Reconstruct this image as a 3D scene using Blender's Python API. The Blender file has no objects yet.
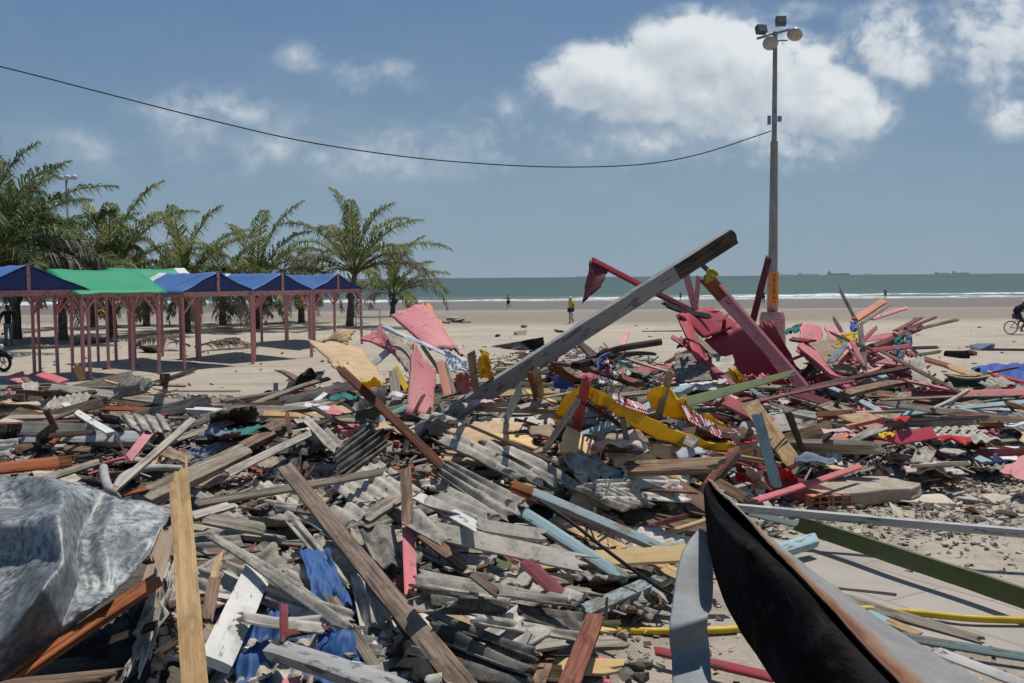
import bpy, bmesh, math, random
from mathutils import Vector, Matrix, noise
R = math.radians
random.seed(11)
S = bpy.context.scene
COL = S.collection

# ------------------------------------------------------------------ camera
F = 995.0
CAM = Vector((0, 0, 3.0))
pit, rol = R(3.69), R(0.48)
FW = Vector((0, math.cos(pit), -math.sin(pit)))
r0, u0 = Vector((1, 0, 0)), Vector((0, math.sin(pit), math.cos(pit)))
RT = r0 * math.cos(rol) - u0 * math.sin(rol)
UP = u0 * math.cos(rol) + r0 * math.sin(rol)
cd = bpy.data.cameras.new('camera'); cam = bpy.data.objects.new('camera', cd); COL.objects.link(cam)
cd.sensor_width = 36; cd.lens = 36 * F / 1024; cd.clip_start = 0.05; cd.clip_end = 60000
m = Matrix((RT, UP, -FW)).transposed().to_4x4(); m.translation = CAM
cam.matrix_world = m
S.camera = cam

# ------------------------------------------------------------------ light
SUN_EL, SUN_AZ = R(70), R(38)        # azimuth from +Y towards +X
SKY_STR, SUN_STR = 0.090, 4.9
S.view_settings.view_transform = 'Standard'; S.view_settings.look = 'None'
S.view_settings.exposure = -0.28; S.view_settings.gamma = 1.0; S.view_settings.use_curve_mapping = False
sd = Vector((math.sin(SUN_AZ) * math.cos(SUN_EL), math.cos(SUN_AZ) * math.cos(SUN_EL), math.sin(SUN_EL)))
sl = bpy.data.lights.new('sun', 'SUN'); sl.energy = SUN_STR; sl.angle = R(0.53); sl.color = (1.0, 0.94, 0.84)
so = bpy.data.objects.new('sun', sl); COL.objects.link(so); so.rotation_euler = sd.to_track_quat('Z', 'Y').to_euler()
so.location = (0, 0, 40)

# ------------------------------------------------------------------ node helpers
class NT:
    def __init__(s, tree): s.t = tree
    def n(s, typ, **kw):
        nd = s.t.nodes.new(typ)
        for k, v in kw.items():
            if k == 'inp':
                for i, val in v.items():
                    if isinstance(val, bpy.types.NodeSocket): s.t.links.new(val, nd.inputs[i])
                    else: nd.inputs[i].default_value = val
            else: setattr(nd, k, v)
        return nd
    def math(s, op, a, b=None, c=None, clamp=False):
        nd = s.t.nodes.new('ShaderNodeMath'); nd.operation = op; nd.use_clamp = clamp
        for i, v in enumerate((a, b, c)):
            if v is None: continue
            if isinstance(v, bpy.types.NodeSocket): s.t.links.new(v, nd.inputs[i])
            else: nd.inputs[i].default_value = v
        return nd.outputs[0]
    def mix(s, f, a, b, typ='MIX'):
        nd = s.t.nodes.new('ShaderNodeMix'); nd.data_type = 'RGBA'; nd.blend_type = typ
        for i, v in ((0, f), (6, a), (7, b)):
            if isinstance(v, bpy.types.NodeSocket): s.t.links.new(v, nd.inputs[i])
            elif i == 0: nd.inputs[0].default_value = v
            else: nd.inputs[i].default_value = (v[0], v[1], v[2], 1)
        return nd.outputs[2]
    def ramp(s, v, lo, hi, smooth=True):
        nd = s.t.nodes.new('ShaderNodeMapRange'); nd.interpolation_type = 'SMOOTHSTEP' if smooth else 'LINEAR'
        s.t.links.new(v, nd.inputs[0]); nd.inputs[1].default_value = lo; nd.inputs[2].default_value = hi
        return nd.outputs[0]
    def noise(s, vec, scale, detail=4, rough=.55, dist=0):
        nd = s.t.nodes.new('ShaderNodeTexNoise'); s.t.links.new(vec, nd.inputs['Vector'])
        nd.inputs['Scale'].default_value = scale; nd.inputs['Detail'].default_value = detail
        nd.inputs['Roughness'].default_value = rough; nd.inputs['Distortion'].default_value = dist
        return nd.outputs[0]
    def scale(s, vec, sc, off=None):
        nd = s.t.nodes.new('ShaderNodeMapping'); s.t.links.new(vec, nd.inputs[0]); nd.inputs['Scale'].default_value = sc
        if off is not None:
            if isinstance(off, bpy.types.NodeSocket): s.t.links.new(off, nd.inputs['Location'])
            else: nd.inputs['Location'].default_value = off
        return nd.outputs[0]

# ------------------------------------------------------------------ sky with clouds, by world direction
wd = bpy.data.worlds.new('World'); S.world = wd; wd.use_nodes = True
wt = wd.node_tree; wt.nodes.clear(); q = NT(wt)
sky = q.n('ShaderNodeTexSky', sky_type='NISHITA', sun_disc=False, sun_elevation=SUN_EL, sun_rotation=SUN_AZ,
          altitude=0, air_density=1.0, dust_density=1.2, ozone_density=1.3)
tc = q.n('ShaderNodeTexCoord'); sep = q.n('ShaderNodeSeparateXYZ', inp={0: tc.outputs['Generated']})
yy = q.math('MAXIMUM', sep.outputs[1], 0.06)
U = q.math('DIVIDE', sep.outputs[0], yy); V = q.math('DIVIDE', sep.outputs[2], yy)
def dirof(x, y):
    d = FW + RT * ((x - 512) / F) + UP * ((341.5 - y) / F)
    return d.x / d.y, d.z / d.y
grp = bpy.data.node_groups.new('cloud_density', 'ShaderNodeTree')
grp.interface.new_socket('U', in_out='INPUT', socket_type='NodeSocketFloat')
grp.interface.new_socket('V', in_out='INPUT', socket_type='NodeSocketFloat')
grp.interface.new_socket('D', in_out='OUTPUT', socket_type='NodeSocketFloat')
g = NT(grp); gi = g.n('NodeGroupInput'); go = g.n('NodeGroupOutput')
# cloud centres (azimuth / elevation), radii, density
BL = [(640, 82, 105, 42, 1.0), (700, 52, 78, 42, 1.0), (760, 88, 105, 58, 1.0), (840, 106, 56, 38, .95), (800, 150, 70, 26, .55),
      (660, 140, 120, 32, .40), (585, 70, 45, 22, .7), (888, 42, 52, 42, .72), (912, 70, 28, 22, .45), (990, 36, 72, 56, .60), (1010, 110, 45, 30, .55),
      (200, 110, 85, 34, .30), (372, 80, 52, 24, .35), (302, 56, 30, 18, .31), (485, 125, 65, 42, .33), (330, 150, 240, 36, .28), (75, 150, 80, 28, .20), (250, 112, 70, 20, .26),
      (770, 12, 62, 14, .40), (700, 215, 300, 30, .0)]
dens = None
for (x, y, a, b, k) in BL:
    if k <= 0: continue
    u_, v_ = dirof(x, y)
    du = g.math('MULTIPLY', g.math('SUBTRACT', gi.outputs[0], u_), F / a)
    dv = g.math('MULTIPLY', g.math('SUBTRACT', gi.outputs[1], v_), F / b)
    r2 = g.math('ADD', g.math('MULTIPLY', du, du), g.math('MULTIPLY', dv, dv))
    v = g.math('MULTIPLY', g.math('SUBTRACT', 1.0, g.math('MULTIPLY', r2, .62)), k)
    v = g.math('MAXIMUM', v, 0.0)
    dens = v if dens is None else g.math('SMOOTH_MAX', dens, v, .12)
cv = g.n('ShaderNodeCombineXYZ', inp={0: gi.outputs[0], 1: gi.outputs[1], 2: 0.37})
n1 = g.noise(g.scale(cv.outputs[0], (1, 1.25, 1)), 13, 6, .56, .25)
n2 = g.noise(g.scale(cv.outputs[0], (1, 1.1, 1)), 34, 4, .6, .15)
wp = g.n('ShaderNodeTexNoise', inp={'Vector': cv.outputs[0], 'Scale': 16.0, 'Detail': 3.0})
wv = g.n('ShaderNodeVectorMath', operation='MULTIPLY_ADD', inp={0: wp.outputs['Color'], 1: (.030, .030, 0), 2: cv.outputs[0]})
def billow(sc):
    return g.math('SUBTRACT', g.math('ABSOLUTE', g.math('SUBTRACT', g.noise(wv.outputs[0], sc, 3, .5), .5)), .09)
low = g.math('MULTIPLY', g.math('SUBTRACT', n1, .5), 1.30)
fine = g.math('ADD', g.math('MULTIPLY', g.math('SUBTRACT', n2, .5), .30), g.math('ADD', g.math('MULTIPLY', billow(18), 1.1), g.math('MULTIPLY', billow(40), .60)))
nn = g.math('ADD', low, fine)
edge = g.ramp(dens, 0.0, .25)
dd = g.math('ADD', dens, g.math('MULTIPLY', nn, edge))
grp.links.new(dd, go.inputs[0]); grp.interface.new_socket('B', in_out='OUTPUT', socket_type='NodeSocketFloat'); grp.links.new(dens, go.inputs[1])
grp.interface.new_socket('S', in_out='OUTPUT', socket_type='NodeSocketFloat'); grp.links.new(g.math('ADD', dens, g.math('ADD', low, g.math('MULTIPLY', billow(18), .7))), go.inputs[2])
g1 = q.n('ShaderNodeGroup', node_tree=grp, inp={0: U, 1: V})
g2 = q.n('ShaderNodeGroup', node_tree=grp, inp={0: q.math('ADD', U, .007), 1: q.math('ADD', V, .018)})
bigc = q.ramp(g1.outputs[1], .25, .65); crisp, soft = q.ramp(g1.outputs[0], .22, .56), q.ramp(g1.outputs[0], -.05, .85)
mask = q.math('ADD', soft, q.math('MULTIPLY', bigc, q.math('SUBTRACT', crisp, soft)))
mask = q.math('MULTIPLY', mask, q.ramp(g1.outputs[1], -.10, .42))
lit = q.math('SUBTRACT', g1.outputs[2], g2.outputs[2])
lit = q.math('ADD', q.math('MULTIPLY', lit, 1.1), q.math('MULTIPLY', q.math('SUBTRACT', .6, g1.outputs[2]), .10))
lit = q.ramp(lit, -.40, .34, False)
ccol = q.mix(lit, (5.6, 6.6, 7.6), (10.8, 11.3, 11.5))
# a thin veil of humid air over the clear-sky colour
hz = q.ramp(V, .30, -.02)
skyc = q.mix(1.0, sky.outputs[0], (0.72, 0.82, 0.92), 'MULTIPLY')
air = q.mix(q.ramp(V, .0, .31, False), (3.75, 5.2, 6.35), (1.35, 2.75, 5.2))
skyc = q.mix(q.math('ADD', q.math('MULTIPLY', hz, .22), .66), skyc, air)
veil = q.noise(q.scale(q.n('ShaderNodeCombineXYZ', inp={0: U, 1: V, 2: 1.3}).outputs[0], (1, 3.2, 1)), 3.2, 6, .6, .6)
skyc = q.mix(q.math('MULTIPLY', q.ramp(veil, .42, .78), .22), skyc, (5.0, 6.0, 6.9))
fin = q.mix(q.math('MULTIPLY', mask, .90), skyc, ccol)
bg = q.n('ShaderNodeBackground', inp={0: fin, 1: SKY_STR}); out = q.n('ShaderNodeOutputWorld', inp={0: bg.outputs[0]})

# ------------------------------------------------------------------ ground heights
def ss(a, b, x):
    t = max(0, min(1, (x - a) / (b - a))); return t * t * (3 - 2 * t)
def lerp(tab, x):
    if x <= tab[0][0]: return tab[0][1]
    for (a, va), (b, vb) in zip(tab, tab[1:]):
        if x <= b: return va + (vb - va) * (x - a) / (b - a)
    return tab[-1][1]
def ground_z(x, y):
    z = 1.0 * (1 - ss(8, 22, y))
    z += .28 * ss(36, 46, y) * ss(-3, -8, x) * (1 - ss(70, 90, y))
    if y > 60: z -= (y - 60) / 110
    if y > 12: z += .05 * noise.noise(Vector((x * .35, y * .35, 3))) * ss(12, 20, y) * (1 - ss(60, 90, y))
    z += .02 * noise.noise(Vector((x * 1.3, y * 1.3, 7)))
    return z
FAR = [(-.56, 26), (-.45, 24.5), (-.33, 21.5), (-.26, 20), (-.20, 23), (-.1, 26), (0, 29), (.1, 30), (.2, 28), (.3, 26), (.45, 26), (.6, 24)]
def mound_z(x, y):
    if y < 1.5 or y > 34: return 0.0
    s = x / y
    k = 1 - ss(lerp(FAR, s) - 4.5, lerp(FAR, s) + .8, y)
    cut = lerp([(3, .25), (5, .42), (6.5, .7), (8, 1.25), (9.2, 2.2), (10.5, 8), (12, 20)], y)
    k *= 1 - ss(cut - .35, cut + .3, x)
    amp = .52 - .20 * (1 - ss(6.2, 8.0, y))
    amp += (lerp([(8, .10), (11, .14), (14, .22), (17, .45), (24, .5)], y) - .52) * ss(.13, .26, s)
    z = k * amp
    z += .5 * math.exp(-((x - 4.9) / 2.3) ** 2 - ((y - 20.5) / 3.0) ** 2)
    z += .35 * math.exp(-((x + 1.9) / 1.2) ** 2 - ((y - 15) / 2.6) ** 2)
    z += k * (.13 * noise.noise(Vector((x * .9, y * .7, 1))) + .06 * noise.noise(Vector((x * 2.6, y * 2.2, 5))))
    return max(0, z)
def H0(x, y): return ground_z(x, y) + mound_z(x, y)
GX0, GX1, GY0, GY1, GS = -19.0, 19.0, 1.0, 36.0, .11
GNX, GNY = int((GX1 - GX0) / GS) + 1, int((GY1 - GY0) / GS) + 1
GRID = [[H0(GX0 + i * GS, GY0 + j * GS) if abs(GX0 + i * GS) < .62 * (GY0 + j * GS) + 1 else 0 for i in range(GNX)] for j in range(GNY)]
def H(x, y):
    fx, fy = (x - GX0) / GS, (y - GY0) / GS; i, j = int(fx), int(fy)
    if fx < 0 or fy < 0 or i >= GNX - 1 or j >= GNY - 1 or abs(x) > .60 * y + .6: return H0(x, y)
    fx -= i; fy -= j; a, b = GRID[j], GRID[j + 1]
    return (a[i] * (1 - fx) + a[i + 1] * fx) * (1 - fy) + (b[i] * (1 - fx) + b[i + 1] * fx) * fy

DSC = 1.0
ZM = {'A': (0, 370, 3.94), 'B': (0, 500, 3.73), 'C': (200, 330, 3.796), 'D': (200, 500, 3.73), 'E': (420, 330, 3.796),
      'F': (420, 500, 3.73), 'G': (620, 340, 4.017), 'H': (620, 480, 3.365), 'I': (800, 340, 4.018), 'J': (800, 480, 3.366),
      'K': (660, 200, 3.415), 'L': (440, 210, 3.596), 'M': (830, 240, 4.268), 'N': (200, 160, 2.846), 'P': (350, 300, 5.25),
      'Q': (640, 470, 2.667), 'T': (550, 370, 4.876), 'V': (0, 250, 4.878)}
def px(p):
    if isinstance(p[0], str):
        o = ZM[p[0]]; return (o[0] + p[1] / o[2], o[1] + p[2] / o[2])
    return (p[0], p[1])
def ray(p):
    x, y = px(p); return FW + RT * ((x - 512) / F) + UP * ((341.5 - y) / F)
def atd(p, d): return CAM + ray(p) * d
def W(p, lift=0.0, d=None):                      # the point of the heap (raised by lift) seen along a direction
    if d is not None: return atd(p, d * DSC)
    r = ray(p); t = 2.6; st = .04
    while t < 160:
        c = CAM + r * t
        if c.z <= H(c.x, c.y) + lift: break
        t += st; st = max(.04, t * .006)
    return CAM + r * t
def proj(c):
    v = Vector(c) - CAM; d = v.dot(FW)
    return 512 + F * v.dot(RT) / d, 341.5 - F * v.dot(UP) / d, d

# ------------------------------------------------------------------ object helpers
def tag(o, label=None, cat=None, group=None, kind=None):
    if label: o['label'] = label
    if cat: o['category'] = cat
    if group: o['group'] = group
    if kind: o['kind'] = kind
    return o
def link(name, me, mats, parent=None, mw=None):
    o = bpy.data.objects.new(name, me); COL.objects.link(o)
    for mm in (mats if isinstance(mats, (list, tuple)) else [mats]): me.materials.append(mm)
    if parent is not None: o.parent = parent
    if mw is not None:
        if parent is None: o.matrix_world = mw
        else: o.matrix_local = mw
    return o
def empty(name, loc, rz=0.0, label=None, cat=None, group=None):
    o = bpy.data.objects.new(name, None); COL.objects.link(o); o.location = loc; o.rotation_euler = (0, 0, rz)
    o.empty_display_size = .2
    return tag(o, label, cat, group)
class MB:
    def __init__(s): s.v = []; s.f = []; s.mi = []; s.sm = []
    def add(s, vs, fs, mi=0, smooth=False):
        b = len(s.v); s.v += [tuple(v) for v in vs]
        for f in fs: s.f.append(tuple(b + i for i in f)); s.mi.append(mi); s.sm.append(smooth)
    def box(s, c, size, mi=0, rot=None):
        sx, sy, sz = [k / 2 for k in size]; c = Vector(c)
        vs = [Vector((a * sx, b * sy, d * sz)) for d in (-1, 1) for b in (-1, 1) for a in (-1, 1)]
        if rot is not None: vs = [rot @ v for v in vs]
        s.add([c + v for v in vs], [(0, 2, 3, 1), (4, 5, 7, 6), (0, 1, 5, 4), (2, 6, 7, 3), (0, 4, 6, 2), (1, 3, 7, 5)], mi)
    def bar(s, a, b, w, t, mi=0, up=(0, 0, 1)):
        a, b = Vector(a), Vector(b); x = (b - a).normalized(); u = Vector(up)
        if abs(x.dot(u)) > .97: u = Vector((0, 1, 0))
        y = u.cross(x).normalized(); z = x.cross(y)
        vs = [p + y * (i * w / 2) + z * (j * t / 2) for p in (a, b) for i, j in ((-1, -1), (1, -1), (1, 1), (-1, 1))]
        s.add(vs, [(0, 3, 2, 1), (4, 5, 6, 7), (0, 1, 5, 4), (1, 2, 6, 5), (2, 3, 7, 6), (3, 0, 4, 7)], mi)
    def tube(s, pts, rad, n=8, mi=0, smooth=True, cap=True):
        pts = [Vector(p) for p in pts]; k = len(pts)
        rs = rad if isinstance(rad, (list, tuple)) else [rad] * k
        vs = []; fs = []; nrm = None
        for i, p in enumerate(pts):
            t = (pts[min(k - 1, i + 1)] - pts[max(0, i - 1)]).normalized()
            if nrm is None:
                nrm = t.orthogonal().normalized()
            nrm = (nrm - t * nrm.dot(t)).normalized(); bn = t.cross(nrm)
            for j in range(n):
                a = 2 * math.pi * j / n; vs.append(p + (nrm * math.cos(a) + bn * math.sin(a)) * rs[i])
        for i in range(k - 1):
            for j in range(n):
                fs.append((i * n + j, i * n + (j + 1) % n, (i + 1) * n + (j + 1) % n, (i + 1) * n + j))
        if cap: fs += [tuple(range(n - 1, -1, -1)), tuple((k - 1) * n + j for j in range(n))]
        s.add(vs, fs, mi, smooth)
    def ball(s, c, r, mi=0, seg=10, rings=7, sc=(1, 1, 1), rot=None):
        vs = []; fs = []; c = Vector(c)
        for i in range(rings + 1):
            th = math.pi * i / rings
            for j in range(seg):
                ph = 2 * math.pi * j / seg
                v = Vector((math.sin(th) * math.cos(ph) * r * sc[0], math.sin(th) * math.sin(ph) * r * sc[1], math.cos(th) * r * sc[2]))
                vs.append(c + (rot @ v if rot is not None else v))
        for i in range(rings):
            for j in range(seg):
                fs.append((i * seg + j, (i + 1) * seg + j, (i + 1) * seg + (j + 1) % seg, i * seg + (j + 1) % seg))
        s.add(vs, fs, mi, True)
    def mesh(s, name):
        me = bpy.data.meshes.new(name); me.from_pydata(s.v, [], s.f)
        me.polygons.foreach_set('material_index', s.mi); me.polygons.foreach_set('use_smooth', s.sm); me.update()
        return me
    def build(s, name, mats, parent=None, mw=None): return link(name, s.mesh(name), mats, parent, mw)

# ------------------------------------------------------------------ materials
def newmat(name):
    mt = bpy.data.materials.new(name); mt.use_nodes = True; t = mt.node_tree; t.nodes.clear(); k = NT(t)
    b = k.n('ShaderNodeBsdfPrincipled'); o = k.n('ShaderNodeOutputMaterial', inp={0: b.outputs[0]})
    return mt, k, b
def objvec(k):
    t = k.n('ShaderNodeTexCoord'); oi = k.n('ShaderNodeObjectInfo')
    off = k.n('ShaderNodeVectorMath', operation='ADD', inp={0: t.outputs['Object']})
    sc = k.n('ShaderNodeCombineXYZ', inp={0: k.math('MULTIPLY', oi.outputs['Random'], 37), 1: k.math('MULTIPLY', oi.outputs['Random'], 91), 2: k.math('MULTIPLY', oi.outputs['Random'], 53)})
    k.t.links.new(sc.outputs[0], off.inputs[1])
    return off.outputs[0], oi.outputs['Random']
def bump(k, b, h, st, dist=.01):
    bn = k.n('ShaderNodeBump', inp={'Height': h, 'Strength': st, 'Distance': dist}); k.t.links.new(bn.outputs[0], b.inputs['Normal'])
def setc(k, b, c, rough=.8, spec=.25, metal=0):
    if isinstance(c, bpy.types.NodeSocket): k.t.links.new(c, b.inputs['Base Color'])
    else: b.inputs['Base Color'].default_value = (*c, 1)
    if isinstance(rough, bpy.types.NodeSocket): k.t.links.new(rough, b.inputs['Roughness'])
    else: b.inputs['Roughness'].default_value = rough
    b.inputs['Specular IOR Level'].default_value = spec; b.inputs['Metallic'].default_value = metal
def mul(c, f): return tuple(x * f for x in c)
def wood_color(k, vec, rnd, c1, c2):
    gr = k.noise(k.scale(vec, (1.3, 34, 34)), 1.6, 8, .72, .5)
    st = k.noise(k.scale(vec, (1.6, 5, 5)), 2.2, 6, .68)
    cr_ = k.noise(k.scale(vec, (.8, 40, 40)), 1.1, 3, .5, .8)
    c = k.mix(k.ramp(gr, .34, .64), c1, c2)
    c = k.mix(k.math('MULTIPLY', k.ramp(st, .46, .66), .65), c, mul(c1, .5))
    c = k.mix(k.math('MULTIPLY', k.ramp(cr_, .62, .68), .75), c, mul(c1, .22))
    c = k.mix(k.math('MULTIPLY', k.ramp(k.noise(vec, 7, 6, .7), .56, .72), .35), c, tuple(min(.6, x * 1.25 + .03) for x in c2))
    hs = k.n('ShaderNodeHueSaturation', inp={'Color': c, 'Value': k.math('ADD', .72, k.math('MULTIPLY', rnd, .56))})
    return hs.outputs[0], gr
def m_wood(name, c1, c2, rough=.85):
    mt, k, b = newmat(name); vec, rnd = objvec(k)
    c, gr = wood_color(k, vec, rnd, c1, c2)
    setc(k, b, c, rough, .2); bump(k, b, gr, .5, .006); return mt
def m_ply(name, c1, c2):
    mt, k, b = newmat(name); vec, rnd = objvec(k)
    a = k.noise(k.scale(vec, (1.2, 9, 9)), 1.6, 6, .6, .6); d = k.noise(vec, 2.4, 6, .65)
    c = k.mix(k.ramp(a, .3, .7), c1, c2); c = k.mix(k.math('MULTIPLY', k.ramp(d, .54, .74), .5), c, mul(c1, .55)); c = k.mix(k.math('MULTIPLY', k.ramp(k.noise(vec, 19, 5, .7), .56, .72), .3), c, mul(c1, .6))
    hs = k.n('ShaderNodeHueSaturation', inp={'Color': c, 'Value': k.math('ADD', .82, k.math('MULTIPLY', rnd, .3))})
    setc(k, b, hs.outputs[0], .85, .15); bump(k, b, a, .2, .004); return mt
def m_paint(name, col, under=(.16, .13, .11), wear=.5, rough=.6):
    mt, k, b = newmat(name); vec, rnd = objvec(k)
    w, gr = wood_color(k, vec, rnd, mul(under, .6), under)
    ch = k.noise(k.scale(vec, (2.2, 9, 9)), 2.4, 8, .68)
    fade = k.noise(vec, 1.3, 4, .6)
    pc = k.mix(k.math('MULTIPLY', k.ramp(fade, .4, .75), .6), col, tuple(c * .62 + .05 for c in col))
    pc = k.mix(k.math('MULTIPLY', k.ramp(k.noise(vec, 9, 6, .7), .5, .85), .45), pc, mul(under, .9))
    hs = k.n('ShaderNodeHueSaturation', inp={'Color': pc, 'Value': k.math('ADD', .85, k.math('MULTIPLY', rnd, .3))})
    scr = k.noise(k.scale(vec, (1.0, 30, 30)), 1.5, 6, .7)
    c = k.mix(k.math('MULTIPLY', k.ramp(scr, .60, .70), .55), hs.outputs[0], mul(under, 1.2))
    c = k.mix(k.ramp(ch, .655 - .2 * wear, .70 - .2 * wear), c, w)
    c = k.mix(k.math('MULTIPLY', k.ramp(k.noise(vec, 3.1, 7, .7, .4), .50, .74), .5), c, (.15, .125, .10))
    setc(k, b, c, rough, .3); bump(k, b, k.math('ADD', k.math('MULTIPLY', gr, .4), ch), .35, .005); return mt
def m_mottle(name, c1, c2, c3, sc=3.0, rough=.9, bst=.5, spec=.15, metal=0):
    mt, k, b = newmat(name); vec, rnd = objvec(k)
    a = k.noise(vec, sc, 7, .65, .3); d = k.noise(vec, sc * 5, 5, .7)
    c = k.mix(k.ramp(a, .34, .66), c1, c2); c = k.mix(k.math('MULTIPLY', k.ramp(d, .5, .72), .7), c, c3)
    hs = k.n('ShaderNodeHueSaturation', inp={'Color': c, 'Value': k.math('ADD', .75, k.math('MULTIPLY', rnd, .5))})
    setc(k, b, hs.outputs[0], rough, spec, metal); bump(k, b, k.math('ADD', a, k.math('MULTIPLY', d, .6)), bst, .008); return mt
def m_cloth(name, col, rough=.6, spec=.3, trans=0.0):
    mt, k, b = newmat(name); vec, rnd = objvec(k)
    a = k.noise(vec, 2.2, 5, .6); d = k.noise(vec, 14, 4, .6)
    c = k.mix(k.math('MULTIPLY', k.ramp(a, .4, .75), .4), col, tuple(x * .6 + .04 for x in col))
    setc(k, b, c, rough, spec); bump(k, b, d, .25, .01)
    if trans:
        tr = k.n('ShaderNodeBsdfTranslucent', inp={0: c}); ms = k.n('ShaderNodeMixShader', inp={0: trans, 1: b.outputs[0], 2: tr.outputs[0]})
        o = [n for n in k.t.nodes if n.type == 'OUTPUT_MATERIAL'][0]; k.t.links.new(ms.outputs[0], o.inputs[0])
    return mt
def m_plain(name, col, rough=.6, spec=.3, metal=0, var=.3):
    mt, k, b = newmat(name); vec, rnd = objvec(k)
    a = k.noise(vec, 6, 5, .65); c = k.mix(k.ramp(a, .3, .75), col, mul(col, 1 - var))
    setc(k, b, c, rough, spec, metal); bump(k, b, a, .15, .004); return mt

M = {}
M['grey'] = m_wood('wood_grey', (.175, .145, .112), (.40, .34, .272))
M['pale'] = m_wood('wood_pale', (.32, .28, .23), (.55, .50, .43))
M['brown'] = m_wood('wood_brown', (.10, .064, .043), (.26, .175, .12))
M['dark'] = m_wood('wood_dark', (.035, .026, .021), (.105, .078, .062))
M['red_brown'] = m_wood('wood_red_brown', (.10, .038, .026), (.22, .085, .055))
M['tan'] = m_wood('wood_tan', (.32, .205, .10), (.52, .37, .215))
M['fresh'] = m_wood('wood_fresh', (.42, .25, .105), (.60, .41, .21), .75)
M['rust_wood'] = m_wood('wood_orange', (.20, .060, .020), (.34, .115, .042), .75)
M['ply'] = m_ply('plywood', (.46, .325, .19), (.58, .43, .275))
M['ply_yellow'] = m_ply('plywood_yellow', (.56, .385, .18), (.66, .48, .25))
M['hardboard'] = m_ply('hardboard', (.27, .195, .14), (.38, .29, .215))
M['pink'] = m_paint('paint_pink', (.60, .155, .175), wear=.35)
M['pink_pale'] = m_paint('paint_pink_faded', (.62, .215, .23), wear=.25)
M['pink_beam'] = m_paint('paint_pink_dusty', (.60, .29, .27), wear=.6)
M['pink_post'] = m_paint('paint_post_rose', (.68, .29, .275), wear=.35)
M['red'] = m_paint('paint_red', (.42, .040, .064), wear=.2)
M['crimson'] = m_paint('paint_crimson', (.42, .045, .07), wear=.2)
M['maroon'] = m_paint('paint_maroon', (.16, .022, .030), wear=.45)
M['white'] = m_paint('paint_white', (.62, .61, .59), under=(.3, .27, .24), wear=.35)
M['whitegrey'] = m_paint('paint_greyed_white', (.40, .395, .38), under=(.22, .2, .18), wear=.5)
M['lblue'] = m_paint('paint_light_blue', (.30, .44, .47), under=(.24, .22, .19), wear=.45)
M['bluegrey'] = m_paint('paint_blue_grey', (.25, .33, .35), under=(.22, .2, .17), wear=.7)
M['olive'] = m_paint('paint_olive', (.085, .105, .030), under=(.14, .12, .08), wear=.35)
M['green'] = m_paint('paint_sage', (.19, .225, .105), under=(.2, .17, .12), wear=.4)
M['dgreen'] = m_paint('paint_dark_green', (.02, .10, .055), wear=.2)
M['teal'] = m_paint('paint_slate_blue', (.10, .17, .18), wear=.5)
M['orange'] = m_paint('paint_orange', (.58, .15, .045), under=(.3, .16, .1), wear=.3)
M['salmon'] = m_paint('paint_salmon', (.58, .22, .13), under=(.3, .2, .15), wear=.3)
M['yellow'] = m_plain('yellow_plastic', (.62, .42, .03), .45)
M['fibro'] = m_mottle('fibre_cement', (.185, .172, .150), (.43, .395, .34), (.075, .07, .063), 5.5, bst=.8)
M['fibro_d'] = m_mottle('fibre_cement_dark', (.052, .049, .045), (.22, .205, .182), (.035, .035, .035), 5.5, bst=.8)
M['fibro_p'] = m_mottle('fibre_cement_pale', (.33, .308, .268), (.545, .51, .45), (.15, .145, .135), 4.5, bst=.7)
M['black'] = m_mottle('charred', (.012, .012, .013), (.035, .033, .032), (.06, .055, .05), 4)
M['concrete'] = m_mottle('concrete', (.30, .28, .255), (.44, .415, .38), (.2, .185, .165), 3)
M['beamgrey'] = m_paint('paint_beam_grey', (.27, .262, .25), under=(.15, .135, .12), wear=.55)
M['brick'] = m_mottle('brick', (.34, .15, .09), (.42, .22, .14), (.25, .13, .09), 6)
M['plaster'] = m_mottle('plaster', (.42, .36, .29), (.52, .46, .38), (.3, .25, .2), 5)
M['blue_tarp'] = m_cloth('blue_tarp', (.035, .10, .27), .6, .25)
M['navy_tarp'] = m_cloth('deep_blue_tarp', (.022, .06, .30), .5, .35)
M['white_cloth'] = m_cloth('white_cloth', (.66, .67, .70), .7, .2, .15)
M['bag'] = m_cloth('white_plastic', (.50, .53, .58), .7, .2, .2)
M['pink_cloth'] = m_cloth('pale_pink_cloth', (.60, .44, .42), .7, .2, .1)
M['yellow_cloth'] = m_cloth('yellow_canvas', (.80, .56, .035), .6, .2, .35)
M['red_cloth'] = m_cloth('red_cloth', (.50, .03, .03), .7, .2, .1)
M['teal_cloth'] = m_cloth('teal_cloth', (.02, .16, .15), .7, .2)
M['slate_cloth'] = m_cloth('slate_cloth', (.16, .19, .24), .8, .2)
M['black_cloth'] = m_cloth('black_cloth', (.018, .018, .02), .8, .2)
M['tent_blue'] = m_cloth('tent_blue', (.06, .145, .36), .55, .3)
M['tent_navy'] = m_cloth('tent_navy', (.035, .055, .17), .6, .3)  # same blue cloth, with the gable's shade put into its colour
M['tent_green'] = m_cloth('tent_green', (.015, .27, .135), .55, .3)
M['tent_white'] = m_cloth('tent_white', (.62, .63, .65), .6, .3)
M['rubber'] = m_plain('black_rubber', (.018, .018, .019), .7)
M['steel'] = m_plain('dull_steel', (.32, .33, .34), .45, .5, .6)
M['pvc'] = m_plain('grey_pipe', (.42, .40, .37), .5)
M['skin'] = m_plain('skin', (.12, .065, .042), .6)
M['skin_l'] = m_plain('skin_tan', (.34, .17, .11), .6)
M['black_paint'] = m_plain('black_gloss', (.012, .012, .014), .3, .5)
M['white_plain'] = m_plain('white_plain', (.72, .72, .72), .5, var=.12)
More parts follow.
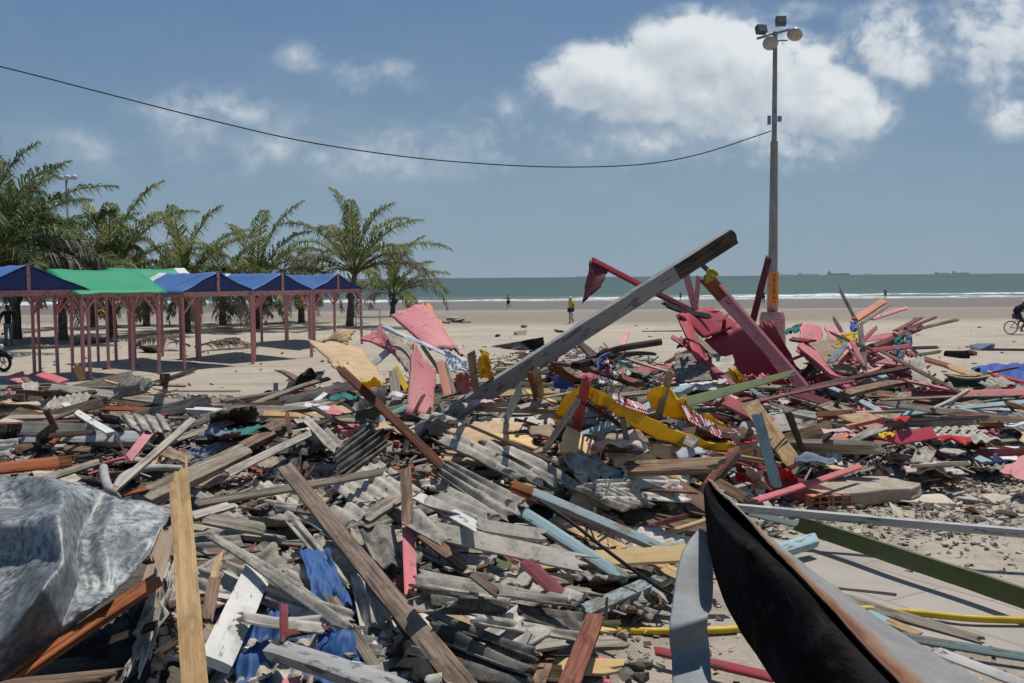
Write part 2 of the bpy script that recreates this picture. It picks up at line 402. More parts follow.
# ------------------------------------------------------------------ debris builders
def plank_mesh(L, w, t, seed=0, jag=(.04, .04), bow=.01, twist=.0, taper=1.0, cuts=None, K=4, cham=.12):
    rg = random.Random(seed); mb = MB()
    nx = max(5, min(14, int(L / max(w, .05)) + 3))
    xs = [L * i / nx for i in range(nx + 1)]
    for c in (cuts or []): xs.append(c[0] * L)
    xs = sorted(set(xs)); n = len(xs)
    K = K + 2 if max(jag) > .05 else K
    sl_ = [rg.uniform(-1, 1), rg.uniform(-1, 1)]
    ja = [[(sl_[e] * 1.5 * (j / K - .5) + rg.uniform(-.5, .5) + (rg.uniform(.2, .9) * (1 if e else -1) if rg.random() < .2 else 0)) * jag[e] for j in range(K + 1)] for e in (0, 1)]
    ew = [[rg.uniform(-.05, .05) for _ in xs] for _ in range(2)]
    rows = []
    sgn = rg.choice((-1, 1))
    for i, x in enumerate(xs):
        f = x / L; ww = w * (1 + (taper - 1) * f); ring = []
        zb = bow * L * sgn * (4 * f * (1 - f)) * .5; tw = twist * (f - .5)
        for lay in (1, -1):
            for j in range(K + 1):
                y = (j / K - .5) * ww
                e = 1 if j in (0, K) else 0
                if e: y *= 1 + ew[0 if j == 0 else 1][i] * .7
                z = lay * t / 2 * (1 - cham * e)
                xx = x
                if i == 0: xx += ja[0][j] * (1 if lay > 0 else .8)
                if i == n - 1: xx += ja[1][j] * (1 if lay > 0 else .8)
                if i in (0, n - 1): z *= .8
                yy, zz = y * math.cos(tw) - z * math.sin(tw), y * math.sin(tw) + z * math.cos(tw)
                ring.append((xx, yy, zz + zb))
        rows.append(ring)
    vs = [v for r in rows for v in r]; m2 = 2 * (K + 1); fs = []; mi = []
    def mat(i):
        f = (xs[i] + xs[i + 1]) / 2 / L
        if not cuts: return 0
        k = 0
        for q_, c in enumerate(cuts):
            if f > c[0]: k = c[1]
        return k
    for i in range(n - 1):
        a, b = i * m2, (i + 1) * m2; k = mat(i)
        for j in range(K):
            fs.append((a + j, b + j, b + j + 1, a + j + 1)); mi.append(k)
            fs.append((a + K + 1 + j, a + K + 2 + j, b + K + 2 + j, b + K + 1 + j)); mi.append(k)
        fs.append((a, a + K + 1, b + K + 1, b)); mi.append(k)
        fs.append((a + K, b + K, b + 2 * K + 1, a + 2 * K + 1)); mi.append(k)
    for e, base, k in ((0, 0, mat(0)), (1, (n - 1) * m2, mat(n - 2))):
        for j in range(K):
            q4 = (base + j, base + j + 1, base + K + 2 + j, base + K + 1 + j)
            fs.append(q4 if e == 0 else q4[::-1]); mi.append(k)
    mb.v = vs; mb.f = fs; mb.mi = mi; mb.sm = [False] * len(fs)
    return mb.mesh('plank')
def frame(p0, p1, face=.5, roll=0.0):
    x = (p1 - p0).normalized(); mid = (p0 + p1) / 2
    tc_ = (CAM - mid).normalized(); n = Vector((0, 0, 1)) * (1 - face) + tc_ * face
    n = n - x * n.dot(x)
    if n.length < .05: n = tc_ - x * tc_.dot(x)
    n.normalize(); y = n.cross(x)
    if roll:
        rm = Matrix.Rotation(R(roll), 3, x); n = rm @ n; y = rm @ y
    mw = Matrix((x, y, n)).transposed().to_4x4(); mw.translation = p0
    return mw
SEED = [100]
HAND = []          # landmarks for labels
def PL(name, label, a, b, wpx, mat, t=.35, la=.12, lb=.12, da=None, db=None, face=.5, roll=0, jag=(.03, .03), bow=.01,
       cat='plank', taper=1.0, cuts=None, group=None, mats=None, twist=.0, wm=None, parent=None):
    SEED[0] += 1
    p0, p1 = W(a, la, da), W(b, lb, db)
    L = (p1 - p0).length; mw = frame(p0, p1, face, roll)
    if wm is None:
        dm = (proj(p0)[2] + proj(p1)[2]) / 2
        w = wpx * dm / F
        for _ in range(2):                    # make the seen width (face plus edge) equal wpx
            mid = (p0 + p1) / 2; ax0, ax1 = proj(p0), proj(p1)
            ux, uy = ax1[0] - ax0[0], ax1[1] - ax0[1]; l2 = math.hypot(ux, uy) or 1; nx_, ny_ = -uy / l2, ux / l2
            y = mw.to_3x3() @ Vector((0, 1, 0)); z = mw.to_3x3() @ Vector((0, 0, 1))
            c = proj(mid); e1 = proj(mid + y * w); e2 = proj(mid + z * w * t)
            s = abs((e1[0] - c[0]) * nx_ + (e1[1] - c[1]) * ny_) + abs((e2[0] - c[0]) * nx_ + (e2[1] - c[1]) * ny_)
            w *= max(.5, min(1.8, wpx / max(s, .1)))
    else: w = wm
    jg = tuple(min(j * 1.0, w * 1.6, L * .2) if j < 1 else w * j for j in jag)
    me = plank_mesh(L, w, max(.012, w * t), SEED[0], jg, bow, twist, taper, cuts)
    o = link(name, me, mats or [mat], parent, mw)
    if label:
        tag(o, label, cat, group); HAND.append((px(a), px(b), label))
    return o
def build_surface(fn, nu, nv, thick, name, mats, label=None, cat=None, group=None, closed=True, smooth=True, mfun=None, parent=None, attr=None):
    """fn(u,v)->Vector world. Solid sheet of given thickness, stored in a local frame."""
    P = [[fn(i / nu, j / nv) for j in range(nv + 1)] for i in range(nu + 1)]
    o0 = P[0][0]; x = (P[nu][0] - P[0][0]); y = P[0][nv] - P[0][0]
    if x.length < 1e-4: x = P[nu][nv] - P[0][nv]
    if y.length < 1e-4: y = P[nu][nv] - P[nu][0]
    x.normalize(); n = x.cross(y)
    if n.length < 1e-5: n = Vector((0, 0, 1))
    n.normalize(); y = n.cross(x)
    mw = Matrix((x, y, n)).transposed().to_4x4(); mw.translation = o0; inv = mw.inverted()
    N = [[None] * (nv + 1) for _ in range(nu + 1)]
    for i in range(nu + 1):
        for j in range(nv + 1):
            du = P[min(nu, i + 1)][j] - P[max(0, i - 1)][j]; dv = P[i][min(nv, j + 1)] - P[i][max(0, j - 1)]
            c = du.cross(dv); N[i][j] = c.normalized() if c.length > 1e-9 else n
    top = [inv @ (P[i][j] + N[i][j] * thick / 2) for i in range(nu + 1) for j in range(nv + 1)]
    bot = [inv @ (P[i][j] - N[i][j] * thick / 2) for i in range(nu + 1) for j in range(nv + 1)]
    nb = len(top); mb = MB(); idx = lambda i, j: i * (nv + 1) + j
    vs = top + bot; fs = []; mi = []; sm = []
    for i in range(nu):
        for j in range(nv):
            k = mfun((i + .5) / nu, (j + .5) / nv) if mfun else 0
            if k is None: continue
            q4 = (idx(i, j), idx(i + 1, j), idx(i + 1, j + 1), idx(i, j + 1))
            fs.append(q4); mi.append(k); sm.append(smooth)
            fs.append(tuple(nb + a for a in q4[::-1])); mi.append(k); sm.append(smooth)
            has = lambda a, b_: 0 <= a < nu and 0 <= b_ < nv and (not mfun or mfun((a + .5) / nu, (b_ + .5) / nv) is not None)
            for (a, b_, e0, e1) in ((i, j - 1, q4[0], q4[1]), (i + 1, j, q4[1], q4[2]), (i, j + 1, q4[2], q4[3]), (i - 1, j, q4[3], q4[0])):
                if not has(a, b_): fs.append((e1, e0, nb + e0, nb + e1)); mi.append(k); sm.append(False)
    mb.v = [tuple(v) for v in vs]; mb.f = fs; mb.mi = mi; mb.sm = sm
    me = mb.mesh(name)
    if attr:
        at = me.attributes.new('wear', 'FLOAT', 'POINT')
        vals = [attr(i / nu, j / nv) for i in range(nu + 1) for j in range(nv + 1)]
        at.data.foreach_set('value', vals + vals)
    o = link(name, me, mats, parent, mw)
    tag(o, label, cat, group)
    return o
def flat(cs):
    return [(c[0], c[1], c[2]) if c[1] == 'd' else (c[0], .30 + .30 * (c[1] - .24)) for c in cs]
def corners(cs):
    """cs: 4 of (p, lift) or (p, 'd', depth)"""
    return [W(c[0], 0, c[2]) if c[1] == 'd' else W(c[0], c[1]) for c in cs]
def PANEL(name, label, cs, mat, thick=.015, jag=.03, bulge=.0, warp=.03, cat='panel', n=(14, 10), seed=None, smooth=True, mats=None, mfun=None, group=None, parent=None, fold=None):
    SEED[0] += 1; sd_ = SEED[0] if seed is None else seed
    if cat == 'plywood': cs = flat(cs); jag = min(jag, .035)
    P = corners(cs); Lm = (P[1] - P[0]).length; nrm = (P[1] - P[0]).cross(P[3] - P[0]).normalized()
    if nrm.dot(CAM - P[0]) < 0: nrm = -nrm
    def fn(u, v):
        eu = jag * noise.noise(Vector((v * 6, sd_, 0))) * (1 if u < .5 else -1) * abs(2 * u - 1) ** 3 * 2
        ev = jag * noise.noise(Vector((u * 6, sd_, 9))) * (1 if v < .5 else -1) * abs(2 * v - 1) ** 3 * 2
        uu, vv = u + eu / max(Lm, .2), v + ev / max(Lm, .2)
        p = (P[0] * (1 - uu) + P[1] * uu) * (1 - vv) + (P[3] * (1 - uu) + P[2] * uu) * vv
        p = p + nrm * (bulge * 16 * u * (1 - u) * v * (1 - v) + warp * noise.noise(Vector((u * 1.7, v * 1.7, sd_ * 1.37))))
        if fold: p = p + nrm * fold(u, v)
        return p
    o = build_surface(fn, n[0], n[1], thick, name, mats or [mat], label, cat, group, mfun=mfun, smooth=smooth, parent=parent)
    if label: HAND.append((px(cs[0][0]), px(cs[2][0]), label))
    return o
def CORR(name, label, cs, mat, pitch=.075, amp=.013, thick=.006, jag=.05, warp=.03, cat='roof sheet', group=None, seed=None, flatten=True):
    """corrugations run from c0 to c1 (ridges along u), waves across v"""
    SEED[0] += 1; sd_ = SEED[0] if seed is None else seed
    pitch *= .72; amp *= .62
    if SEED[0] and flatten: cs = flat(cs)
    P = corners(cs); Lv = ((P[3] - P[0]).length + (P[2] - P[1]).length) / 2; Lu = (P[1] - P[0]).length
    nrm = (P[1] - P[0]).cross(P[3] - P[0]).normalized()
    if nrm.dot(CAM - P[0]) < 0: nrm = -nrm
    nw = max(1.5, Lv / pitch); nv = min(96, max(10, int(nw * 6))); nu = 12
    def fn(u, v):
        j = jag / max(Lu, .15)
        e0 = j * (noise.noise(Vector((v * 7, sd_, 0))) + .6 * noise.noise(Vector((v * 23, sd_, 4)))); e1 = j * (noise.noise(Vector((v * 7, sd_, 20))) + .6 * noise.noise(Vector((v * 23, sd_, 31))))
        uu = u + e0 * (1 - u) + e1 * u
        p = (P[0] * (1 - uu) + P[1] * uu) * (1 - v) + (P[3] * (1 - uu) + P[2] * uu) * v
        return p + nrm * (amp * math.cos(2 * math.pi * nw * v) + warp * noise.noise(Vector((u * 1.5, v * 2, sd_ * 1.71))))
    o = build_surface(fn, nu, nv, thick, name, [mat], label, cat, group)
    if label: HAND.append((px(cs[0][0]), px(cs[2][0]), label))
    return o
def CLOTH(name, label, cs, mat, rough=.08, freq=4.0, thick=.006, cat='cloth', n=(32, 26), group=None, jag=.12, mats=None, mfun=None, parent=None, sag=0.0):
    SEED[0] += 1; sd_ = SEED[0]
    P = corners(cs); nrm = (P[1] - P[0]).cross(P[3] - P[0]).normalized()
    if nrm.dot(CAM - P[0]) < 0: nrm = -nrm
    Lm = max((P[1] - P[0]).length, (P[3] - P[0]).length); Ls = min((P[1] - P[0]).length, (P[3] - P[0]).length)
    def fn(u, v):
        a = 1 - max(abs(2 * u - 1), abs(2 * v - 1)) ** 4
        uu = u + jag * noise.noise(Vector((v * 4, sd_, 1))) * abs(2 * u - 1); vv = v + jag * noise.noise(Vector((u * 4, sd_, 2))) * abs(2 * v - 1)
        p = (P[0] * (1 - uu) + P[1] * uu) * (1 - vv) + (P[3] * (1 - uu) + P[2] * uu) * vv
        q_ = Vector((u * freq * .7, v * freq * .7, sd_ * .77)); q2_ = Vector((u * freq * 1.1 + v * 2, v * freq * .6 - u, sd_ * .31))
        r2 = .5 - abs(noise.noise(q2_)) * 1.6
        p = p + nrm * min(rough, .16 * Lm, .20 * Ls) * (noise.noise(q_) * 1.1 + r2 * .7 + .55 * (.3 - abs(noise.noise(q2_ * 2.3))) + .30 * (.3 - abs(noise.noise(q_ * 5.1)))) - Vector((0, 0, sag * 4 * u * (1 - u)))
        return p
    o = build_surface(fn, n[0], n[1], thick, name, mats or [mat], label, cat, group, mfun=mfun, parent=parent)
    if label: HAND.append((px(cs[0][0]), px(cs[2][0]), label))
    return o
def cr(pts, t):
    n = len(pts) - 1; f = t * n; i = min(n - 1, int(f)); f -= i
    p0, p1, p2, p3 = pts[max(0, i - 1)], pts[i], pts[i + 1], pts[min(n, i + 2)]
    return .5 * ((2 * p1) + (p2 - p0) * f + (2 * p0 - 5 * p1 + 4 * p2 - p3) * f * f + (3 * p1 - p0 - 3 * p2 + p3) * f ** 3)
def net(rows): return lambda u, v: cr([cr(r, v) for r in rows], u)
def chunk_mesh(sx, sy, sz, seed, flat=.5):
    rg = random.Random(seed); bm = bmesh.new()
    for _ in range(13):
        v = Vector((rg.uniform(-1, 1), rg.uniform(-1, 1), rg.uniform(-1, 1)))
        if rg.random() < flat: v.z = rg.choice((-1, 1)) * rg.uniform(.8, 1)
        v = Vector((max(-.85, min(.85, v.x * 1.2)), max(-.85, min(.85, v.y * 1.2)), v.z))
        bm.verts.new((v.x * sx / 2, v.y * sy / 2, v.z * sz / 2))
    bmesh.ops.convex_hull(bm, input=bm.verts)
    for v in [v for v in bm.verts if not v.link_faces]: bm.verts.remove(v)
    bmesh.ops.bevel(bm, geom=bm.edges[:], offset=min(sx, sy, sz) * .06, segments=1, affect='EDGES')
    me = bpy.data.meshes.new('chunk'); bm.to_mesh(me); bm.free(); return me
def CHUNK(name, label, p, size, mat, rz=0.0, lift=0.0, cat='rubble', group=None, tilt=0.0, d=None):
    SEED[0] += 1
    c = W(p, lift, d)
    me = chunk_mesh(*size, SEED[0])
    o = link(name, me, [mat]); o.location = c; o.rotation_euler = (tilt, tilt * .5, rz)
    tag(o, label, cat, group)
    if label: HAND.append((px(p), px(p), label))
    return o
def TUBE(name, label, pts, rad, mat, cat, group=None, n=8, parent=None, sub=6):
    P = [Vector(p) for p in pts]; k = (len(P) - 1) * sub
    Q = [cr(P, i / k) for i in range(k + 1)]
    o0 = Q[0]; mb = MB(); mb.tube([p - o0 for p in Q], rad, n)
    o = mb.build(name, [mat], parent, Matrix.Translation(o0)); tag(o, label, cat, group)
    return o

# ------------------------------------------------------------------ the setting: ground, sea, surf
def axis_list(segs):
    out = []
    for a, b, n in segs: out += [a + (b - a) * i / n for i in range(n)]
    return out + [segs[-1][1]]
ys = axis_list([(-12, 2, 8), (2, 12, 66), (12, 34, 110), (34, 90, 50), (90, 200, 30)])
us = axis_list([(-5000, -300, 4), (-300, -60, 8), (-60, -16, 10), (-16, -6, 34), (-6, 6, 80), (6, 16, 40), (16, 60, 12), (60, 300, 8), (300, 5000, 4)])
vs = []; fs = []; mk = []
for y in ys:
    for x in us:
        xx = x * max(1, min(2.2, y / 14)) if abs(x) < 17 else (math.copysign(17 * max(1, min(2.2, y / 14)) + (abs(x) - 17), x))
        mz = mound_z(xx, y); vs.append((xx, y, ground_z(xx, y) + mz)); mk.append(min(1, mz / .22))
nx = len(us)
for j in range(len(ys) - 1):
    for i in range(nx - 1): fs.append((j * nx + i, j * nx + i + 1, (j + 1) * nx + i + 1, (j + 1) * nx + i))
me = bpy.data.meshes.new('ground'); me.from_pydata(vs, [], fs); me.polygons.foreach_set('use_smooth', [True] * len(fs))
at = me.attributes.new('litter', 'FLOAT', 'POINT'); at.data.foreach_set('value', mk)
mt, k, b = newmat('sand')
geo = k.n('ShaderNodeNewGeometry'); pos = geo.outputs['Position']; sp = k.n('ShaderNodeSeparateXYZ', inp={0: pos})
a1 = k.noise(pos, .35, 6, .6); a2 = k.noise(pos, 5, 6, .7); a3 = k.noise(pos, 40, 4, .7)
dry = k.mix(k.ramp(a1, .35, .68), (.43, .373, .303), (.50, .437, .36))
dry = k.mix(k.math('MULTIPLY', k.ramp(a2, .48, .75), .45), dry, (.24, .20, .165))
trk = k.noise(k.scale(pos, (.10, 1.1, 1)), 1.0, 6, .65, .6); dry = k.mix(k.math('MULTIPLY', k.ramp(trk, .52, .66), .5), dry, (.28, .235, .19))
dry = k.mix(k.math('MULTIPLY', k.ramp(a3, .5, .75), .35), dry, (.22, .185, .15))
yb = k.math('ADD', sp.outputs[1], k.math('MULTIPLY', k.math('SUBTRACT', k.noise(k.scale(pos, (.02, .05, 1)), 1.0, 3, .5), .5), 18))
damp = k.mix(k.noise(k.scale(pos, (.03, .3, 1)), 1.0, 4, .55), (.25, .213, .172), (.30, .258, .212))
wet = k.mix(k.noise(k.scale(pos, (.02, .2, 1)), 1.0, 4, .5), (.15, .132, .115), (.18, .16, .14))
c = k.mix(k.ramp(yb, 58, 70), dry, damp)
c = k.mix(k.ramp(yb, 99, 104), c, wet)
stripe = k.math('MULTIPLY', k.ramp(yb, 90, 94), k.ramp(yb, 104, 99)); c = k.mix(k.math('MULTIPLY', stripe, .6), c, (.31, .275, .235))
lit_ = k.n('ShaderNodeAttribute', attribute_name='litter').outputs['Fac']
lc = k.mix(k.ramp(a2, .35, .65), (.030, .025, .021), (.115, .098, .082))  # litter tone, darkened to imitate shaded voids between the debris
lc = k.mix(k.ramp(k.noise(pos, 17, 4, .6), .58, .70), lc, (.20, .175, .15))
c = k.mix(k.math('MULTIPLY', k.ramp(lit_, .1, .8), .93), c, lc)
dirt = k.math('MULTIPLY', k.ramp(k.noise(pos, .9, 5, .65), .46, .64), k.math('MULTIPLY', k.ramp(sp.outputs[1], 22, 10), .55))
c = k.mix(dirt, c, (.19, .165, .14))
setc(k, b, c, k.math('SUBTRACT', .95, k.math('MULTIPLY', k.ramp(yb, 99, 112), .45)), .2)
near = k.ramp(sp.outputs[1], 70, 20)
bump(k, b, k.math('ADD', k.math('ADD', k.math('MULTIPLY', a2, 1.0), k.math('MULTIPLY', a3, .3)), k.math('MULTIPLY', k.noise(pos, 1.5, 3, .6), 1.5)), .75, .09)
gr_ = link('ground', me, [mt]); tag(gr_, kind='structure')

mt, k, b = newmat('sea_water')
geo = k.n('ShaderNodeNewGeometry'); pos = geo.outputs['Position']; sp = k.n('ShaderNodeSeparateXYZ', inp={0: pos})
lw = k.noise(k.scale(pos, (.006, .03, 1)), 1.0, 6, .6, .3); mw_ = k.noise(k.scale(pos, (.05, .16, 1)), 1.0, 7, .62)
c = k.mix(k.ramp(lw, .3, .7), (.036, .082, .078), (.062, .116, .106))
far = k.ramp(sp.outputs[1], 250, 2500); c = k.mix(far, c, (.030, .068, .078))
caps = k.math('MULTIPLY', k.ramp(k.noise(k.scale(pos, (.045, .20, 1)), 1.0, 8, .7), .665, .70), .75)
c = k.mix(caps, c, (.55, .58, .58))
murk = k.ramp(sp.outputs[1], 230, 175); c = k.mix(k.math('MULTIPLY', murk, .55), c, (.20, .21, .185))
setc(k, b, c, .5, .16); bump(k, b, k.math('ADD', mw_, lw), .9, 2.5)
mb = MB(); X = 30000
yl = [150, 400, 1500, 6000, 30000]; xl = [-X, -2000, 0, 2000, X]
for y in yl:
    for x in xl: mb.v.append((x, y, -1.0))
for j in range(4):
    for i in range(4): mb.f.append((j * 5 + i, j * 5 + i + 1, j * 5 + 6 + i, j * 5 + 5 + i)); mb.mi.append(0); mb.sm.append(False)
tag(mb.build('sea', [mt]), kind='structure')
# low breaking waves: long ridges of white water with ragged edges
mt, k, b = newmat('foam'); vec, rnd = objvec(k)
f1 = k.noise(k.scale(vec, (.3, 1, 1)), 1.2, 7, .7)
setc(k, b, k.mix(k.ramp(f1, .38, .6), (.36, .41, .41), (.80, .82, .82)), .8, .2); bump(k, b, f1, .8, .3)
rg = random.Random(5)
SURF = [(rg.uniform(178, 230), x_, x_ + rg.uniform(6, 26), rg.uniform(.7, 1.6), rg.uniform(.06, .16)) for x_ in [rg.uniform(-190, 260) for _ in range(14)]]
for (y0, x0, x1, wd_, h) in ((173, -140, 240, 4.5, .26), (183, -190, -20, 3.5, .28), (186, 8, 70, 4.5, .45), (187, 140, 250, 4.5, .4), (196, 28, 135, 3.2, .3), (164, -140, 240, 2.0, .06)) + tuple(SURF):
    mb = MB(); n = int((x1 - x0) / 1.0); sd_ = rg.random() * 50
    for i in range(n + 1):
        x = x0 + (x1 - x0) * i / n; e = min(1, i / 12, (n - i) / 12)
        th = noise.noise(Vector((x * .05, sd_, 0))) + .5 * noise.noise(Vector((x * .25, sd_, 3))); ww = wd_ * e * max(.1, .55 + .9 * th)
        yc = y0 + 3.0 * noise.noise(Vector((x * .02, sd_, 8))); hh = h * e * max(.08, .6 + .8 * noise.noise(Vector((x * .12, sd_, 5))))
        zb = max(-1.0, ground_z(x, yc)) + .015
        for a, z in ((-.5, 0), (-.32, .75), (0, 1), (.3, .6), (.5, 0)): mb.v.append((x, yc + a * ww, zb + z * hh - .02))
    for i in range(n):
        for j in range(4): mb.f.append((i * 5 + j, (i + 1) * 5 + j, (i + 1) * 5 + j + 1, i * 5 + j + 1)); mb.mi.append(0); mb.sm.append(True)
    tag(mb.build('surf', [mt]), kind='structure')

# tiled slab floor left on the ground at the lower right
mt, k, b = newmat('floor_tiles'); vec, rnd = objvec(k); t_ = k.n('ShaderNodeTexCoord')
br = k.n('ShaderNodeTexBrick', inp={'Vector': t_.outputs['Object'], 'Scale': 1.0, 'Mortar Size': .008, 'Brick Width': .95, 'Row Height': .52, 'Color1': (.33, .305, .275, 1), 'Color2': (.365, .335, .30, 1), 'Mortar': (.22, .19, .16, 1)})
br.offset = .35
d1 = k.noise(vec, 2.2, 6, .65); d2 = k.noise(vec, 16, 5, .7)
c = k.mix(k.math('MULTIPLY', k.ramp(d1, .42, .7), .5), br.outputs[0], (.27, .235, .2)); c = k.mix(k.math('MULTIPLY', k.ramp(d2, .5, .75), .4), c, (.31, .27, .23))
setc(k, b, c, .8, .2); bump(k, b, d2, .25, .004)
q1, q2, q3, q4 = [W(p) for p in ((740, 552), (812, 527), (1090, 606), (1100, 668))]; q0 = W((800, 628))
ax = (q3 - q2); ax.z = 0; ax.normalize(); ay = Vector((-ax.y, ax.x, 0)); mw = Matrix((ax, ay, Vector((0, 0, 1)))).transposed().to_4x4(); mw.translation = q2; inv = mw.inverted()
mb = MB(); loc = [inv @ Vector((p.x, p.y, q2.z)) for p in (q0, q4, q3, q2, q1)]
ymin = min(p.y for p in loc); xa, xb = min(p.x for p in loc), max(p.x for p in loc); nn_ = 40
def inpoly(x, y, P):
    r = False; j = len(P) - 1
    for i in range(len(P)):
        if (P[i][1] > y) != (P[j][1] > y) and x < (P[j][0] - P[i][0]) * (y - P[i][1]) / (P[j][1] - P[i][1]) + P[i][0]: r = not r
        j = i
    return r
poly2 = [(p.x, p.y) for p in loc]; cell = .045; vid = {}
def vget(i, j):
    if (i, j) not in vid:
        x, y = i * cell, j * cell; wp = mw @ Vector((x, y, 0)); vid[(i, j)] = len(mb.v)
        mb.v.append((x, y, max(H(wp.x, wp.y), q2.z - .03) - q2.z + .022))
    return vid[(i, j)]
for i in range(int(xa / cell) - 1, int(xb / cell) + 2):
    for j in range(int(ymin / cell) - 1, 90):
        x, y = (i + .5) * cell, (j + .5) * cell
        if inpoly(x + .05 * math.sin(i * 12.9 + j * 4.1) + .12 * noise.noise(Vector((x * 3, y * 3, 2))), y + .12 * noise.noise(Vector((x * 3, y * 3, 8))), poly2):
            mb.f.append((vget(i, j), vget(i + 1, j), vget(i + 1, j + 1), vget(i, j + 1))); mb.mi.append(0); mb.sm.append(False)
tag(mb.build('tiled_floor', [mt], None, mw), kind='structure')

# sea air: one even, thin volume round the place, its top just above the light pole
hz_m = bpy.data.materials.new('haze'); hz_m.use_nodes = True; t_ = hz_m.node_tree; t_.nodes.clear()
pv = t_.nodes.new('ShaderNodeVolumePrincipled'); pv.inputs['Color'].default_value = (.82, .89, .95, 1); pv.inputs['Density'].default_value = 4.0e-5
ou = t_.nodes.new('ShaderNodeOutputMaterial'); t_.links.new(pv.outputs[0], ou.inputs['Volume'])
mb = MB(); mb.box((0, 15000, 8.6), (64000, 31000, 23.0)); tag(mb.build('haze', [hz_m]), 'thin pale sea haze over the beach and water', 'haze', None, 'stuff')
# ------------------------------------------------------------------ beach stalls (open tents on rose-painted posts)
TH = R(50); TA = Vector((math.cos(TH), math.sin(TH), 0)); TB = Vector((math.sin(TH), -math.cos(TH), 0))   # row direction, row front
def gpt(x, y_): return Vector((x, y_, H(x, y_)))
def tent(label, fl, w, dep, zb, zr, swap, cmat, gmat, stripe=None, seed=0, over=.25, mid=True, valance=True):
    """fl front-left post foot (x,y); gable on the front side unless swap"""
    rg = random.Random(seed); o3 = Vector((fl[0], fl[1], 0)); root = empty('beach_stall', gpt(*fl), 0, label, 'beach stall', 'beach stalls with cloth roofs in a row')
    base = root.location.copy()
    def L(a, c, z): return o3 + TA * a - TB * c + Vector((0, 0, z)) - base        # a along row, c backwards
    mats = [M['pink_post'], M['pink_beam']]
    posts = [(0, 0), (w, 0), (0, dep), (w, dep)] + ([(w * .5, dep), (0, dep * .5), (w, dep * .5)] if mid else [])
    for (a, c) in posts:
        ft = L(a, c, 0); zf = H(ft.x + base.x, ft.y + base.y) - base.z - .1; ft.z = zf
        tp = L(a + rg.uniform(-.03, .03), c, zb - .08)
        mb = MB(); mb.bar(ft, tp, rg.uniform(.07, .095), .075, up=tuple(TB)); mb.build('post', [M['pink_post']], root)
        for s in (-1, 1):
            if 0 <= a + s * .4 <= w and rg.random() < .8:
                mb = MB(); mb.bar(L(a + s * .03, c, zb - .62), L(a + s * .45, c, zb - .1), .05, .05); mb.build('brace', [M['pink_post']], root)
            if 0 <= c + s * .4 <= dep and rg.random() < .6:
                mb = MB(); mb.bar(L(a, c + s * .03, zb - .6), L(a, c + s * .45, zb - .1), .05, .05); mb.build('brace', [M['pink_post']], root)
    for (p, q_) in (((-.08, 0), (w + .1, 0)), ((-.08, dep), (w + .08, dep)), ((0, -.1), (0, dep + .1)), ((w, -.1), (w, dep + .1))):
        mb = MB(); dz = .012 * (p[0] == q_[0]); mb.bar(L(p[0], p[1], zb - dz), L(q_[0], q_[1], zb - dz), .07, .17); mb.build('beam', [M['pink_beam']], root)
    # ridge stub post
    if not swap:
        mb = MB(); mb.bar(L(w / 2, -.02, zb + .08), L(w / 2, -.02, zr + .02), .10, .06, up=tuple(TB)); mb.build('ridge_post', [M['pink_beam']], root)
    # canopy: u across the slopes, v along the ridge
    nu, nv = 20, 14
    def surf(u, v):
        s = 2 * u - 1; sag = .035 * math.sin(math.pi * min(1, abs(s))) + .05 * math.sin(math.pi * v) * (1 - abs(s))
        z = zr - (zr - zb - .06) * abs(s) - sag + .055 * noise.noise(Vector((u * 5, v * 5, seed)))
        if abs(s) > .94: z -= .04
        if swap: return L(-over + (w + 2 * over) * v, dep / 2 - (-s) * (dep / 2 + over * .9), z) + base
        return L(w / 2 + s * (w / 2 + over * .6), -over * .25 + (dep + over) * v, z) + base
    mf = (lambda u, v: 1 if stripe and any(a <= v <= b for a, b in stripe) else 0)
    cn = build_surface(surf, nu, nv, .012, 'canopy', [cmat, M['tent_white']], mfun=mf)
    cn.parent = root; cn.matrix_local = Matrix.Translation(-base) @ cn.matrix_world
    # gable cloths
    for e in (0, 1):
        def gab(u, v):
            p = surf(u, 0.015 if e == 0 else .985); bz = zb + .05; q_ = p.copy(); q_.z = bz if p.z > bz else p.z
            r = p * (1 - v) + q_ * v; return r + (TB if not swap else TA) * (.03 * noise.noise(Vector((u * 6, v * 3, seed + e))))
        gb = build_surface(gab, 20, 5, .008, 'gable_cloth', [gmat]); gb.parent = root; gb.matrix_local = Matrix.Translation(-base) @ gb.matrix_world
    return root
tent('nearest beach stall with a sagging blue cloth roof, behind the black motorbike', (-15.06, 27.4), 3.5, 3.3, 2.66, 3.50, False, M['tent_blue'], M['tent_navy'], [(.88, 1)], 1, mid=False)
tent('beach stall with a whole bright green roof slope facing the camera', (-12.9, 29.8), 2.5, 3.2, 2.58, 3.38, True, M['tent_green'], M['tent_white'], None, 2)
tent('beach stall under a green roof with white edge, half hidden behind the blue stall', (-13.3, 35.0), 2.6, 2.6, 2.60, 3.46, True, M['tent_green'], M['tent_white'], [(.84, 1)], 3)
tent('blue roofed beach stall with a white stripe, right of the green one', (-10.9, 33.0), 2.7, 3.5, 2.52, 3.28, False, M['tent_blue'], M['tent_navy'], [(.86, .97)], 4, mid=False)
tent('blue roofed beach stall, second from the seaward end of the row', (-9.35, 36.0), 2.6, 3.6, 2.50, 3.24, False, M['tent_blue'], M['tent_navy'], [(.88, .94)], 5, mid=False)
tent('last blue roofed beach stall at the seaward end, beside the tall palm', (-8.2, 41.2), 2.6, 3.6, 2.48, 3.20, False, M['tent_blue'], M['tent_navy'], None, 6)

